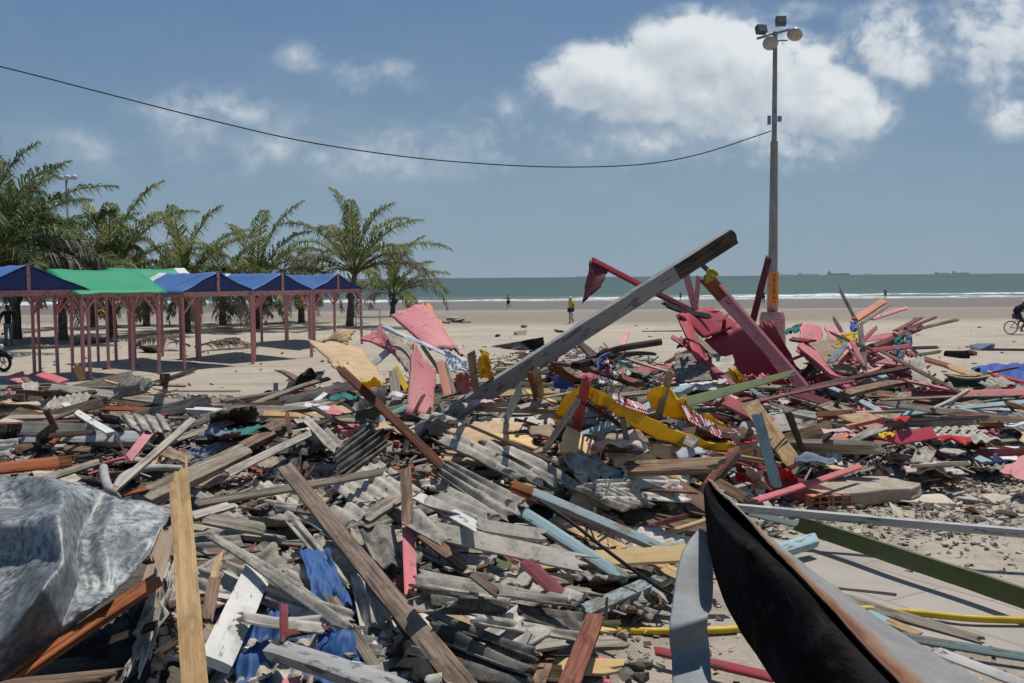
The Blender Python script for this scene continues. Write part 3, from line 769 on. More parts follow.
# ------------------------------------------------------------------ coconut palms
def m_leaf(name, c1, c2, tr):
    mt, k, b = newmat(name); geo = k.n('ShaderNodeNewGeometry')
    a = k.noise(geo.outputs['Position'], .9, 4, .6); c = k.mix(k.ramp(a, .3, .7), c1, c2)
    hs = k.n('ShaderNodeHueSaturation', inp={'Color': c, 'Value': k.math('ADD', .65, k.math('MULTIPLY', geo.outputs['Random Per Island'], .8))})
    setc(k, b, hs.outputs[0], .5, .3)
    t = k.n('ShaderNodeBsdfTranslucent', inp={0: hs.outputs[0]}); ms = k.n('ShaderNodeMixShader', inp={0: tr, 1: b.outputs[0], 2: t.outputs[0]})
    o = [n for n in k.t.nodes if n.type == 'OUTPUT_MATERIAL'][0]; k.t.links.new(ms.outputs[0], o.inputs[0]); return mt
M['frond'] = m_leaf('palm_green', (.105, .145, .038), (.21, .225, .075), .45)
M['frond_dark'] = m_leaf('palm_dark_green', (.065, .098, .030), (.13, .155, .055), .42)
M['frond_dead'] = m_leaf('palm_dead', (.14, .118, .10), (.27, .235, .20), .25)
M['rachis'] = m_plain('palm_rib', (.17, .16, .05), .6)
M['rachis_dead'] = m_plain('palm_dead_rib', (.16, .12, .08), .8)
M['trunk'] = m_mottle('palm_trunk', (.10, .078, .06), (.19, .155, .125), (.06, .048, .04), 4)
def frond(mb, base, az, el, Ln, curve, rg, dead=False, leaf=.75, dens=34):
    n = 14; pts = []; p = Vector(base); e = el; ds = Ln / n
    wind = Vector((.35, 0, 0))
    for i in range(n + 1):
        pts.append(p.copy())
        d = Vector((math.cos(az) * math.cos(e), math.sin(az) * math.cos(e), math.sin(e)))
        p = p + (d + Vector((.16, .04, 0)) * (i / n)).normalized() * ds; e -= curve / n * (.4 + 1.5 * i / n)
    mb.tube(pts, [.045 * (1 - .85 * i / n) + .006 for i in range(n + 1)], 5, 1)
    side = Vector((-math.sin(az), math.cos(az), 0))
    m_ = int(dens * 1.8)
    for s in (-1, 1):
        for k_ in range(m_):
            f = .14 + .86 * (k_ + rg.random() * .6) / m_; c = cr(pts, min(.999, f)); t = (cr(pts, min(1, f + .04)) - cr(pts, max(0, f - .04))).normalized()
            up = side.cross(t).normalized()
            if up.z < 0: up = -up
            ll = 1.5 * leaf * (math.sin(math.pi * min(1, .12 + f * .86)) ** .6) * rg.uniform(.75, 1.1)
            if rg.random() < (.25 if dead else .05): continue
            ang = rg.uniform(.75, 1.35); lift = rg.uniform(-.1, .45) if not dead else rg.uniform(-.6, .1)
            d = (t * ang + side * s * .9 + up * lift).normalized(); g_ = rg.uniform(.8, 2.3) if not dead else rg.uniform(.9, 1.5)
            p1 = c + d * ll * .5; d2 = (d + Vector((.18, .05, -g_))).normalized(); p2 = p1 + d2 * ll * .5
            wv = t.cross(d).cross(d).normalized() if t.cross(d).length > 1e-4 else t
            hw = .034 if not dead else .028
            wv = (wv + up * rg.uniform(-.5, .5)).normalized() * hw
            mb.add([c - wv * .6, c + wv * .6, p1 + wv, p1 - wv, p2], [(0, 1, 2, 3), (3, 2, 4)], 0)
def palm(label, ppx, d, crown_h, ln, nf, nd, seed, lean=(0, 0), els=(1.35, .25), dark=False, curve=1.25, azs=None, leaf=.75):
    rg = random.Random(seed); x = atd((ppx, 276), d).x; loc = gpt(x, d); root = empty('palm_tree', loc, 0, label, 'palm tree', 'coconut palms behind the beach stalls')
    mb = MB(); n = 10; top = Vector((lean[0], lean[1], crown_h)); pts = [Vector((top.x * (i / n) ** 1.5, top.y * (i / n) ** 1.5, -0.2 + (crown_h + .2) * i / n)) for i in range(n + 1)]
    mb.tube(pts, [.22 * (1.35 - .55 * (i / n)) * (1 + .10 * (i % 2)) * (.75 if crown_h > 1 else .6) for i in range(n + 1)], 10)
    for i in range(26):       # old leaf bases
        a = rg.random() * 6.28; z = crown_h * rg.uniform(.35, 1.0); mb.bar((top.x * .6 + .18 * math.cos(a), .18 * math.sin(a), z), (top.x * .6 + .42 * math.cos(a), .42 * math.sin(a), z + .35), .10, .03)
    mb.build('trunk', [M['trunk']], root)
    mb = MB()
    nf = int(nf * .95)
    for i in range(nf):
        f = i / max(1, nf - 1); el = els[0] + (els[1] - els[0]) * f + rg.uniform(-.12, .12)
        az = (azs[i % len(azs)] + rg.uniform(-.2, .2)) if azs else i * 2.4 + rg.uniform(-.3, .3)
        frond(mb, top, az, el, ln * rg.uniform(.82, 1.08) * (.9 + .1 * f), curve * (.75 + .5 * f) * rg.uniform(.85, 1.2), rg, leaf=leaf)
    mb.build('crown', [M['frond_dark' if dark else 'frond'], M['rachis']], root)
    if nd:
        mb = MB()
        for i in range(nd): frond(mb, top, i * 2.1 + rg.uniform(-.5, .5), rg.uniform(.25, .75), ln * rg.uniform(.7, 1.0), rg.uniform(1.9, 2.7), rg, True, leaf * .9)
        mb.build('dead_fronds', [M['frond_dead'], M['rachis_dead']], root)
    return root
palm('dense dark palm at the left edge, leaning left over the stalls', -8, 43, 3.6, 7.0, 24, 5, 21, dark=True, els=(1.5, .2), leaf=1.0)
palm('dark palm left of the small floodlight mast, tallest of the left clump', 16, 47, 3.8, 6.4, 17, 6, 22, dark=True, els=(1.5, .1), leaf=.95)
palm('palm with a thick skirt of dead grey fronds below the small floodlight mast', 62, 46, 3.3, 4.9, 10, 18, 23, els=(1.1, .1), dark=True, leaf=.9)
palm('palm with tall upright green fronds behind the bright green roof', 112, 48, 2.6, 6.3, 14, 6, 24, els=(1.5, .35), curve=1.15, leaf=.95)
palm('palm with spread fronds rising between the green and the blue roofs', 186, 52, 2.3, 5.8, 13, 9, 25, els=(1.5, .25), curve=1.25, leaf=.9)
palm('palm with greyed drooping fronds behind the second last blue roof', 258, 55, 2.5, 5.6, 13, 9, 26, els=(1.45, .15), curve=1.2, leaf=.85)
palm('small palm half hidden between two taller palms behind the blue roofs', 301, 63, 2.1, 4.6, 14, 6, 27, els=(1.3, .1))
palm('tall feathery palm beside the seaward end of the stall row', 349, 57, 3.0, 6.2, 15, 4, 28, lean=(.35, 0), els=(1.5, .3), curve=1.2, leaf=.95)
palm('rightmost palm, short and alone on the open sand', 392, 77, 1.6, 5.7, 13, 3, 29, lean=(.15, 0), els=(1.45, .2), curve=1.25, leaf=.95)
palm('bushy dark palm filling the gap behind the dead fronds', 92, 58, 3.3, 5.6, 12, 8, 30, dark=True, els=(1.2, .1))
palm('low shaggy palm behind the white striped roof', 222, 60, 2.2, 5.0, 15, 8, 31, dark=True, els=(1.1, 0))
palm('low dark palm behind the green roofed stalls', 146, 60, 2.3, 5.0, 15, 9, 32, dark=True, els=(1.1, .05))
# fallen frond lying by the stalls
mb = MB(); rg = random.Random(3); c0 = W((190, 352))
frond(mb, (0, 0, .25), R(160), .35, 3.0, .9, rg, True, .6); frond(mb, (0.2, 0, .2), R(30), .3, 2.6, .9, rg, True, .6)
o = mb.build('fallen_frond', [M['frond_dead'], M['rachis_dead']], None, Matrix.Translation(c0)); tag(o, 'dried palm fronds fallen on the sand behind the stall posts', 'palm frond')

# ------------------------------------------------------------------ floodlight pole with its cable
PD = 40.0; px0 = atd((772.5, 300), PD); pole = empty('floodlight_pole', gpt(px0.x, px0.y), 0, 'tall grey floodlight pole with an orange band and pink foot', 'light pole')
pb = pole.location.copy()
ztop = atd((774, 36), PD).z - pb.z
mt, k, b = newmat('pole_concrete'); vec, rnd = objvec(k)
a = k.noise(k.scale(vec, (3, 3, .5)), 2, 6, .65); c = k.mix(k.ramp(a, .35, .65), (.22, .205, .19), (.34, .32, .295)); setc(k, b, c, .85, .2); M['pole'] = mt
mb = MB(); zs = [0, 1.0, ztop * .66, ztop * .66 + .02, ztop]; rs = [.215, .205, .145, .105, .085]
mb.tube([(0.02 * z / ztop, 0, z) for z in zs], rs, 16, 0, False); mb.build('shaft', [M['pole']], pole)
z2, z1 = atd((772, 271), PD).z - pb.z, atd((772, 311), PD).z - pb.z
mb = MB(); mb.tube([(0, 0, z1), (0, 0, z2)], [.222, .212], 20); mb.build('pink_band', [M['pink_beam']], pole)
mb = MB()          # curved orange plate on the camera side
n = 14; az0, az1 = R(-140), R(-5)
for i in range(n + 1):
    aa = az0 + (az1 - az0) * i / n
    for z, r in ((z1 + .28, .235), (z2 - .02, .228)):
        for rr in (r, r - .008): mb.v.append((math.cos(aa) * rr, math.sin(aa) * rr, z))
for i in range(n):
    a_, b_ = i * 4, i * 4 + 4
    for f in ((a_, b_, b_ + 2, a_ + 2), (a_ + 1, a_ + 3, b_ + 3, b_ + 1), (a_, a_ + 1, b_ + 1, b_), (a_ + 2, b_ + 2, b_ + 3, a_ + 3)): mb.f.append(f); mb.mi.append(0); mb.sm.append(False)
pl_ = mb.build('orange_plate', [m_plain('orange_plate', (.78, .27, .045), .6, var=.3)], pole)
mb = MB(); rg = random.Random(2)      # worn upright row of lettering, not readable in the photograph
for i in range(9):
    zc = z1 + .42 + i * (z2 - z1 - .55) / 8.5; aa = R(-92)
    for dx in (-.05, 0, .05):
        if rg.random() < .75: mb.box((math.cos(aa) * .236 + dx, math.sin(aa) * .238, zc + rg.uniform(-.02, .02)), (.022, .012, .09))
    mb.box((math.cos(aa) * .236, math.sin(aa) * .238, zc + rg.choice((-.04, .04))), (.11, .0124, .02))
mb.build('worn_marks', [m_plain('dark_brown_print', (.30, .085, .02), .7)], pole)
mb = MB(); zb_ = atd((772, 318), PD).z - pb.z; mb.tube([(0, 0, -.2), (0, 0, zb_), (0, 0, zb_ + .25)], [.55, .50, .44], 20, 0, False); mb.build('foot_block', [M['pink_beam']], pole)
zc = atd((773, 122), PD).z - pb.z
mb = MB(); mb.box((-.02, -.16, zc), (.16, .14, .5)); mb.box((.22, 0, zc + .05), (.14, .14, .22)); mb.box((-.2, -.02, zc), (.12, .1, .35)); mb.build('junction_box', [M['steel']], pole)
mb = MB(); mb.bar((-.72, -.1, ztop - .28), (.62, .15, ztop + .12), .09, .09); mb.bar((0, 0, ztop - .35), (.55, .15, ztop - .3), .05, .05); mb.build('crossarm', [M['steel']], pole)
for (x, z, rz) in ((-.55, ztop + .08, .25), (.22, ztop + .40, -.1)):
    mb = MB(); rot = Matrix.Rotation(rz, 3, 'Z') @ Matrix.Rotation(R(-20), 3, 'X'); mb.box((x, -.05, z), (.40, .24, .32), rot=rot); h_ = mb.build('floodlight', [m_plain('lamp_housing', (.10, .10, .10), .5)], pole)
    mb = MB(); mb.box(Vector((x, -.05, z)) + rot @ Vector((0, -.125, 0)), (.35, .012, .27), rot=rot); mb.build('lens', [m_plain('lamp_glass', (.20, .18, .16), .25, .5)], h_)
for (x, y, z, ax_) in ((-.22, -.2, ztop - .48, (-.1, -.75, -.65)), (.78, -.05, ztop - .12, (-.28, -.6, -.75))):
    rot = Vector(ax_).to_track_quat('Z', 'Y').to_matrix(); mb = MB(); prof = [(-.42, .07), (-.3, .12), (-.16, .24), (-.02, .30), (.02, .31)]
    pts = [Vector((x, y, z)) + rot @ Vector((0, 0, a)) for a, _ in prof]; mb.tube(pts, [r for _, r in prof], 18); h_ = mb.build('round_floodlight', [m_plain('lamp_bell', (.62, .62, .62), .3, .5, .5)], pole)
    mb = MB(); mb.tube([Vector((x, y, z)) + rot @ Vector((0, 0, a)) for a in (.022, .045)], [.27, .25], 18); mb.build('lens', [m_plain('lamp_lens', (.42, .37, .33), .3, .5)], h_)
pts = [(-260, 12, 30), (-120, 40, 31.5), (0, 66.5, 33), (100, 92, 34), (200, 117.5, 35), (300, 140.5, 36), (400, 156, 37), (480, 163.5, 37.8), (560, 167, 38.5), (640, 164.5, 39.1), (700, 154, 39.5), (771, 131, 40)]
TUBE('overhead_cable', 'dark overhead cable sagging across the sky to the light pole', [atd((x, y), d) for x, y, d in pts], .022, M['rubber'], 'cable', n=6)
# little mast in the palms
q_ = atd((70, 276), 70); mast = empty('floodlight_mast', gpt(q_.x, q_.y), 0, 'small distant floodlight mast rising out of the left palms', 'light pole')
hz_ = atd((70, 180), 70).z - mast.location.z
mb = MB(); mb.tube([(0, 0, 0), (0, 0, hz_)], [.12, .09], 8); mb.build('shaft', [M['pole']], mast)
mb = MB(); mb.bar((-.6, 0, hz_), (.7, 0, hz_ + .05), .07, .07); mb.build('crossarm', [M['steel']], mast)
for x in (-.45, .1, .6):
    mb = MB(); mb.ball((x, -.1, hz_ + .12), .24, sc=(1, .7, .8)); mb.build('floodlight', [m_plain('lamp_bell_pale', (.6, .6, .6), .4)], mast)

# ------------------------------------------------------------------ people
def skin(name, J, E, mat, parent, sub=2):
    """J {joint: (xyz, radius)}; first joint is the root of one continuous skinned surface"""
    ks = list(J); me = bpy.data.meshes.new(name); me.from_pydata([J[a][0] for a in ks], [(ks.index(a), ks.index(b_)) for a, b_ in E], [])
    o = bpy.data.objects.new(name, me); COL.objects.link(o); me.materials.append(mat)
    md = o.modifiers.new('Skin', 'SKIN'); md.use_smooth_shade = True
    sv = me.skin_vertices[0].data if me.skin_vertices else None
    if sv is None:
        return o
    for i, a in enumerate(ks):
        r = J[a][1]; sv[i].radius = r if isinstance(r, tuple) else (r, r); sv[i].use_root = (i == 0)
    s = o.modifiers.new('Sub', 'SUBSURF'); s.levels = sub; s.render_levels = sub
    if parent is not None: o.parent = parent
    return o
def body_joints(h, arms, legs, lean=0.0, headturn=0):
    k = h / 1.72
    J = {'pelvis': ((0, 0, .95 * k), (.155 * k, .115 * k)), 'belly': ((lean * .4, 0, 1.10 * k), (.14 * k, .105 * k)), 'chest': ((lean * .8, 0, 1.30 * k), (.165 * k, .12 * k)),
         'neckb': ((lean, 0, 1.45 * k), .075 * k), 'neck': ((lean * 1.05, 0, 1.52 * k), .052 * k), 'head': ((lean * 1.1 + .02, 0, 1.61 * k), (.075 * k, .09 * k)), 'crown': ((lean * 1.1 + .015, 0, 1.69 * k), .066 * k)}
    E = [('pelvis', 'belly'), ('belly', 'chest'), ('chest', 'neckb'), ('neckb', 'neck'), ('neck', 'head'), ('head', 'crown')]
    for s, nm in ((1, 'L'), (-1, 'R')):
        hip, knee, ank, toe = legs[nm]
        J['hip' + nm] = ((0 + hip[0], .09 * s * k, .90 * k), .088 * k); J['knee' + nm] = (tuple(knee), .058 * k); J['ank' + nm] = (tuple(ank), .042 * k); J['toe' + nm] = (tuple(toe), .036 * k)
        E += [('pelvis', 'hip' + nm), ('hip' + nm, 'knee' + nm), ('knee' + nm, 'ank' + nm), ('ank' + nm, 'toe' + nm)]
        el, wr, hd = arms[nm]
        J['sh' + nm] = ((lean * .95, .19 * s * k, 1.42 * k), .060 * k); J['el' + nm] = (tuple(el), .042 * k); J['wr' + nm] = (tuple(wr), .031 * k); J['hd' + nm] = (tuple(hd), .036 * k)
        E += [('neckb', 'sh' + nm), ('sh' + nm, 'el' + nm), ('el' + nm, 'wr' + nm), ('wr' + nm, 'hd' + nm)]
    return J, E
def clothes(J, keys, edges, grow, name, mat, root, cut=None):
    JJ = {a: (J[a][0], tuple(x + grow for x in (J[a][1] if isinstance(J[a][1], tuple) else (J[a][1], J[a][1])))) for a in keys}
    if cut:
        for nm, a, b_, f, r in cut:
            pa, pb_ = Vector(J[a][0]), Vector(J[b_][0]); JJ[nm] = (tuple(pa.lerp(pb_, f)), r)
    return skin(name, JJ, edges, mat, root)
def face_bits(J, root, body, mat=None):
    hc = Vector(J['head'][0]); mb = MB()
    for s in (-1, 1): mb.ball(hc + Vector((.085, .03 * s, .015)), .010)
    mb.build('eyes', [M['black_paint']], root)
    mb = MB(); mb.ball(hc + Vector((.095, 0, -.012)), .016, sc=(1, .7, 1.2)); mb.ball(hc + Vector((0, .085, -.005)), .02, sc=(.6, .4, 1.2)); mb.ball(hc + Vector((0, -.085, -.005)), .02, sc=(.6, .4, 1.2))
    mb.build('nose_and_ears', [mat or M['skin']], root)
def hand_bits(J, root, mat):
    for nm in ('L', 'R'):
        w_, h_ = Vector(J['wr' + nm][0]), Vector(J['hd' + nm][0]); d = (h_ - w_).normalized(); sd_ = d.cross(Vector((0, 1, 0))).normalized(); mb = MB()
        for i, ln in enumerate((.055, .075, .08, .072, .058)):
            off = sd_ * (i - 2) * .016
            if i == 0: mb.tube([h_ + sd_ * -.03, h_ + sd_ * -.05 + d * .03, h_ + sd_ * -.05 + d * .055], [.011, .010, .008], 6)
            else: mb.tube([h_ + off, h_ + off + d * ln * .6, h_ + off * .9 + d * ln + Vector((.012, 0, 0))], [.010, .009, .007], 6)
        mb.build('fingers', [mat], root)
# man in a yellow shirt and white cap, walking left with a bag
q_ = W((571, 323.8)); root = empty('person', gpt(q_.x, q_.y), R(205), 'person in yellow shirt, dark shorts and white cap walking with a pale bag', 'person')
J, E = body_joints(1.72, {'L': ((-.10, .26, 1.16), (.10, .27, .94), (.14, .27, .86)), 'R': ((-.04, -.27, 1.15), (.05, -.29, .90), (.07, -.29, .81))},
                   {'L': ((0,), (.16, .10, .50), (.10, .10, .09), (.25, .11, .04)), 'R': ((0,), (.00, -.10, .48), (-.24, -.10, .15), (-.14, -.11, .05))}, .03)
bd = skin('body', J, E, M['skin'], root); face_bits(J, root, bd); hand_bits(J, root, M['skin'])
clothes(J, ['chest', 'belly', 'pelvis', 'neckb', 'shL', 'shR'], [('chest', 'belly'), ('belly', 'pelvis'), ('chest', 'neckb'), ('neckb', 'shL'), ('neckb', 'shR'), ('shL', 'sl'), ('shR', 'sr')], .03, 'shirt', M['yellow_cloth'], root, [('sl', 'shL', 'elL', .75, .075), ('sr', 'shR', 'elR', .75, .075)])
clothes(J, ['pelvis', 'hipL', 'hipR'], [('pelvis', 'hipL'), ('pelvis', 'hipR'), ('hipL', 'kl'), ('hipR', 'kr')], .022, 'shorts', M['black_cloth'], root, [('kl', 'hipL', 'kneeL', .9, .09), ('kr', 'hipR', 'kneeR', .9, .09)])
mb = MB(); hc = Vector(J['crown'][0]); mb.ball(hc + Vector((0, 0, -.005)), .10, sc=(1.05, .95, .75)); mb.box(hc + Vector((.12, 0, -.03)), (.13, .15, .015)); mb.build('cap', [M['white_cloth']], root)
bag = MB(); hp = Vector(J['hdL'][0]) + Vector((0, 0, -.02)); bag.ball(hp + Vector((0, .02, -.30)), .17, sc=(.9, .6, 1.35)); bag.tube([hp, hp + Vector((0, .01, -.14))], .015, 6)
bo = bag.build('carrier_bag', [M['bag']], None, Matrix.Translation(root.location) @ Matrix.Rotation(R(205), 4, 'Z')); tag(bo, 'pale carrier bag hanging from the hand of the yellow shirted walker', 'bag')
# bare-chested jogger far off
q_ = W((508.5, 309)); root = empty('person', gpt(q_.x, q_.y), R(200), 'bare-chested person in dark shorts jogging on the wet sand', 'person')
J, E = body_joints(1.55, {'L': ((-.16, .27, 1.08), (.05, .24, 1.0), (.12, .22, 1.02)), 'R': ((.06, -.27, 1.04), (.26, -.22, 1.08), (.32, -.2, 1.13))},
                   {'L': ((0,), (.22, .09, .50), (.12, .09, .12), (.26, .1, .07)), 'R': ((0,), (-.05, -.09, .46), (-.36, -.09, .26), (-.34, -.1, .14))}, .06)
bd = skin('body', J, E, M['skin_l'], root); face_bits(J, root, bd, M['skin_l']); hand_bits(J, root, M['skin_l'])
clothes(J, ['pelvis', 'hipL', 'hipR'], [('pelvis', 'hipL'), ('pelvis', 'hipR'), ('hipL', 'kl'), ('hipR', 'kr')], .03, 'shorts', M['black_cloth'], root, [('kl', 'hipL', 'kneeL', .9, .1), ('kr', 'hipR', 'kneeR', .9, .1)])
mb = MB(); mb.ball(Vector(J['crown'][0]) + Vector((-.01, 0, 0)), .085, sc=(1.1, 1, .75)); mb.build('hair', [M['black_cloth']], root)
# someone behind the first stall
q_ = W((9, 347)); root = empty('person', gpt(q_.x, q_.y), R(-60), 'person in a dark shirt and pale trousers standing behind the motorbike', 'person')
J, E = body_joints(1.75, {'L': ((-.04, .30, 1.16), (.02, .36, .93), (.04, .37, .84)), 'R': ((-.04, -.30, 1.16), (.06, -.34, .95), (.1, -.34, .87))},
                   {'L': ((0,), (.03, .10, .50), (0, .11, .09), (.14, .12, .04)), 'R': ((0,), (.0, -.10, .50), (-.03, -.11, .09), (.11, -.12, .04))})
bd = skin('body', J, E, M['skin'], root); face_bits(J, root, bd); hand_bits(J, root, M['skin'])
clothes(J, ['chest', 'belly', 'pelvis', 'neckb', 'shL', 'shR'], [('chest', 'belly'), ('belly', 'pelvis'), ('chest', 'neckb'), ('neckb', 'shL'), ('neckb', 'shR'), ('shL', 'sl'), ('shR', 'sr')], .028, 'shirt', M['black_cloth'], root, [('sl', 'shL', 'elL', .7, .075), ('sr', 'shR', 'elR', .7, .075)])
clothes(J, ['pelvis', 'hipL', 'hipR', 'kneeL', 'kneeR'], [('pelvis', 'hipL'), ('pelvis', 'hipR'), ('hipL', 'kneeL'), ('hipR', 'kneeR'), ('kneeL', 'al'), ('kneeR', 'ar')], .02, 'trousers', M['slate_cloth'], root, [('al', 'kneeL', 'ankL', .9, .065), ('ar', 'kneeR', 'ankR', .9, .065)])
mb = MB(); mb.ball(Vector(J['crown'][0]) + Vector((-.015, 0, 0)), .088, sc=(1.1, 1, .75)); mb.build('hair', [M['black_cloth']], root)
# three small far figures by the water
for (p, hh, rz, lab) in (((885.3, 297.5), 1.55, 80, 'tiny dark figure standing at the surf right of the light pole'), ((763.4, 303.5), 1.6, 120, 'small dark figure standing on wet sand just left of the pole foot'), ((680.5, 296.6), 1.3, 40, 'tiny dark bather in the surf behind the wrecked red stall')):
    q_ = W(p); q_ = gpt(q_.x, q_.y) if q_.y < 172 else Vector((atd((p[0], 290), 168).x, 168, -1.0)); root = empty('person', q_, R(rz), lab, 'person')
    J, E = body_joints(hh, {'L': ((-.02, .27, 1.05), (.02, .28, .85), (.03, .28, .78)), 'R': ((-.02, -.27, 1.05), (.1, -.28, .86), (.14, -.27, .80))},
                       {'L': ((0,), (.04, .10, .48), (0, .11, .08), (.13, .12, .04)), 'R': ((0,), (-.02, -.10, .48), (-.1, -.11, .08), (.03, -.12, .04))})
    bd = skin('body', J, E, M['skin'], root, 1); face_bits(J, root, bd)
    clothes(J, ['pelvis', 'hipL', 'hipR'], [('pelvis', 'hipL'), ('pelvis', 'hipR'), ('hipL', 'kl'), ('hipR', 'kr')], .03, 'shorts', M['black_cloth'], root, [('kl', 'hipL', 'kneeL', .8, .1), ('kr', 'hipR', 'kneeR', .8, .1)])

# ------------------------------------------------------------------ bicycle and rider at the right edge
q_ = W((1010.5, 334.8)); bk = empty('bicycle', gpt(q_.x, q_.y), R(-4), 'dark bicycle ridden along the sand at the right edge', 'bicycle')
def ring(mb, c, r, rad, n=36, mi=0):
    pts = [Vector(c) + Vector((math.cos(a) * r, 0, math.sin(a) * r)) for a in [2 * math.pi * i / n for i in range(n + 1)]]; mb.tube(pts, rad, 6, mi, True, False)
for x in (0, 1.04):
    mb = MB(); ring(mb, (x, 0, .335), .315, .022); wo = mb.build('wheel', [M['rubber']], bk)
    mb = MB(); ring(mb, (x, 0, .335), .29, .008); mb.build('rim', [M['steel']], wo)
    mb = MB(); [mb.tube([(x, .015 * (-1) ** i, .335), (x + .29 * math.cos(i * math.pi / 9), 0, .335 + .29 * math.sin(i * math.pi / 9))], .0022, 4) for i in range(18)]; mb.tube([(x, -.05, .335), (x, .05, .335)], .025, 8); mb.build('spokes', [M['steel']], wo)
mb = MB(); bb, st, hd, rh, fh = (.42, 0, .29), (.30, 0, .78), (.86, 0, .80), (0, 0, .335), (1.04, 0, .335)
for a, c_ in ((bb, st), (bb, hd), (st, (.85, 0, .84)), (rh, bb), (rh, st), ((.85, 0, .92), fh)): mb.tube([a, c_], .016, 6)
mb.build('frame', [M['black_paint']], bk)
mb = MB(); mb.ball((.27, 0, .86), .12, sc=(1.2, .6, .35)); mb.tube([(.30, 0, .76), (.275, 0, .86)], .013, 6); mb.build('saddle', [M['rubber']], bk)
mb = MB(); mb.tube([(.85, 0, .92), (.86, 0, 1.0)], .014, 6); mb.tube([(.80, -.28, 1.02), (.87, 0, 1.0), (.80, .28, 1.02)], .012, 6); mb.build('handlebar', [M['steel']], bk)
mb = MB(); ring(mb, (.42, -.04, .29), .09, .008, 18); mb.tube([(.42, -.08, .29), (.47, -.08, .13)], .01, 5); mb.tube([(.42, .08, .29), (.37, .08, .45)], .01, 5); mb.box((.47, -.12, .13), (.1, .08, .02)); mb.box((.37, .12, .45), (.1, .08, .02)); mb.build('crankset', [M['steel']], bk)
root = empty('person', bk.location, R(-4), 'person in dark clothes and a white cap riding the bicycle with a backpack', 'person')
J = {'pelvis': ((.26, 0, .93), (.15, .11)), 'belly': ((.33, 0, 1.08), (.13, .1)), 'chest': ((.44, 0, 1.26), (.16, .12)), 'neckb': ((.52, 0, 1.40), .075), 'neck': ((.55, 0, 1.46), .05), 'head': ((.60, 0, 1.54), (.075, .09)), 'crown': ((.60, 0, 1.62), .066)}
E = [('pelvis', 'belly'), ('belly', 'chest'), ('chest', 'neckb'), ('neckb', 'neck'), ('neck', 'head'), ('head', 'crown')]
for s, nm, kn, an, to in ((1, 'L', (.62, .11, .80), (.36, .12, .52), (.47, .12, .48)), (-1, 'R', (.62, -.11, .58), (.44, -.12, .20), (.58, -.12, .16))):
    J['hip' + nm] = ((.28, .09 * s, .90), .09); J['knee' + nm] = (kn, .06); J['ank' + nm] = (an, .043); J['toe' + nm] = (to, .036)
    J['sh' + nm] = ((.52, .19 * s, 1.36), .06); J['el' + nm] = ((.66, .27 * s, 1.16), .042); J['wr' + nm] = ((.80, .27 * s, 1.05), .031); J['hd' + nm] = ((.84, .26 * s, 1.035), .035)
    E += [('pelvis', 'hip' + nm), ('hip' + nm, 'knee' + nm), ('knee' + nm, 'ank' + nm), ('ank' + nm, 'toe' + nm), ('neckb', 'sh' + nm), ('sh' + nm, 'el' + nm), ('el' + nm, 'wr' + nm), ('wr' + nm, 'hd' + nm)]
bd = skin('body', J, E, M['skin'], root); face_bits(J, root, bd); hand_bits(J, root, M['skin'])
clothes(J, ['chest', 'belly', 'pelvis', 'neckb', 'shL', 'shR', 'elL', 'elR'], [('chest', 'belly'), ('belly', 'pelvis'), ('chest', 'neckb'), ('neckb', 'shL'), ('neckb', 'shR'), ('shL', 'elL'), ('shR', 'elR')], .025, 'shirt', M['black_cloth'], root)
clothes(J, ['pelvis', 'hipL', 'hipR'], [('pelvis', 'hipL'), ('pelvis', 'hipR'), ('hipL', 'kl'), ('hipR', 'kr')], .022, 'shorts', m_cloth('dark_navy_cloth', (.02, .025, .05)), root, [('kl', 'hipL', 'kneeL', .9, .09), ('kr', 'hipR', 'kneeR', .9, .09)])
mb = MB(); mb.ball(Vector(J['crown'][0]), .105, sc=(1.1, .95, .75)); mb.box(Vector(J['crown'][0]) + Vector((.13, 0, -.02)), (.12, .15, .015)); mb.build('cap', [M['white_cloth']], root)
mb = MB(); mb.ball((.27, 0, 1.20), .2, sc=(.75, .85, 1.15), rot=Matrix.Rotation(R(25), 3, 'Y')); bo = mb.build('backpack', [M['black_cloth']], None, Matrix.Translation(root.location) @ Matrix.Rotation(R(-4), 4, 'Z')); tag(bo, 'dark red-black backpack on the back of the cyclist', 'backpack')

# ------------------------------------------------------------------ motorbike at the left edge (front wheel and fairing in view)
q_ = W((4, 372)); mo = empty('motorbike', gpt(q_.x, q_.y), R(-12), 'black motorbike parked at the left edge before the first stall', 'motorbike')
for x in (0.0, -1.22):
    mb = MB(); ring(mb, (x, 0, .30), .25, .055, 32); wo = mb.build('wheel', [M['rubber']], mo)
    mb = MB(); ring(mb, (x, 0, .30), .205, .014, 28); [mb.bar((x, 0, .30), (x + .2 * math.cos(a), 0, .30 + .2 * math.sin(a)), .025, .02) for a in [i * math.pi * 2 / 5 + .3 for i in range(5)]]; mb.tube([(x, -.06, .3), (x, .06, .3)], .04, 10); mb.build('rim', [M['steel']], wo)
mb = MB(); mb.tube([(0, 0.08, .3), (-.28, .08, .95)], .022, 8); mb.tube([(0, -.08, .3), (-.28, -.08, .95)], .022, 8); mb.build('front_fork', [M['steel']], mo)
mb = MB(); pts = [Vector((.34 * math.cos(a), 0, .30 + .34 * math.sin(a))) for a in [R(20 + i * 14) for i in range(11)]]; mb.tube(pts, .05, 8); mb.build('mudguard', [M['black_paint']], mo)
mb = MB(); mb.ball((-.5, 0, .62), .3, sc=(1.6, .55, .75)); mb.ball((-.22, 0, .86), .17, sc=(1, .9, 1.05)); mb.ball((-.95, 0, .66), .25, sc=(1.4, .55, .6)); mb.build('body', [M['black_paint']], mo)
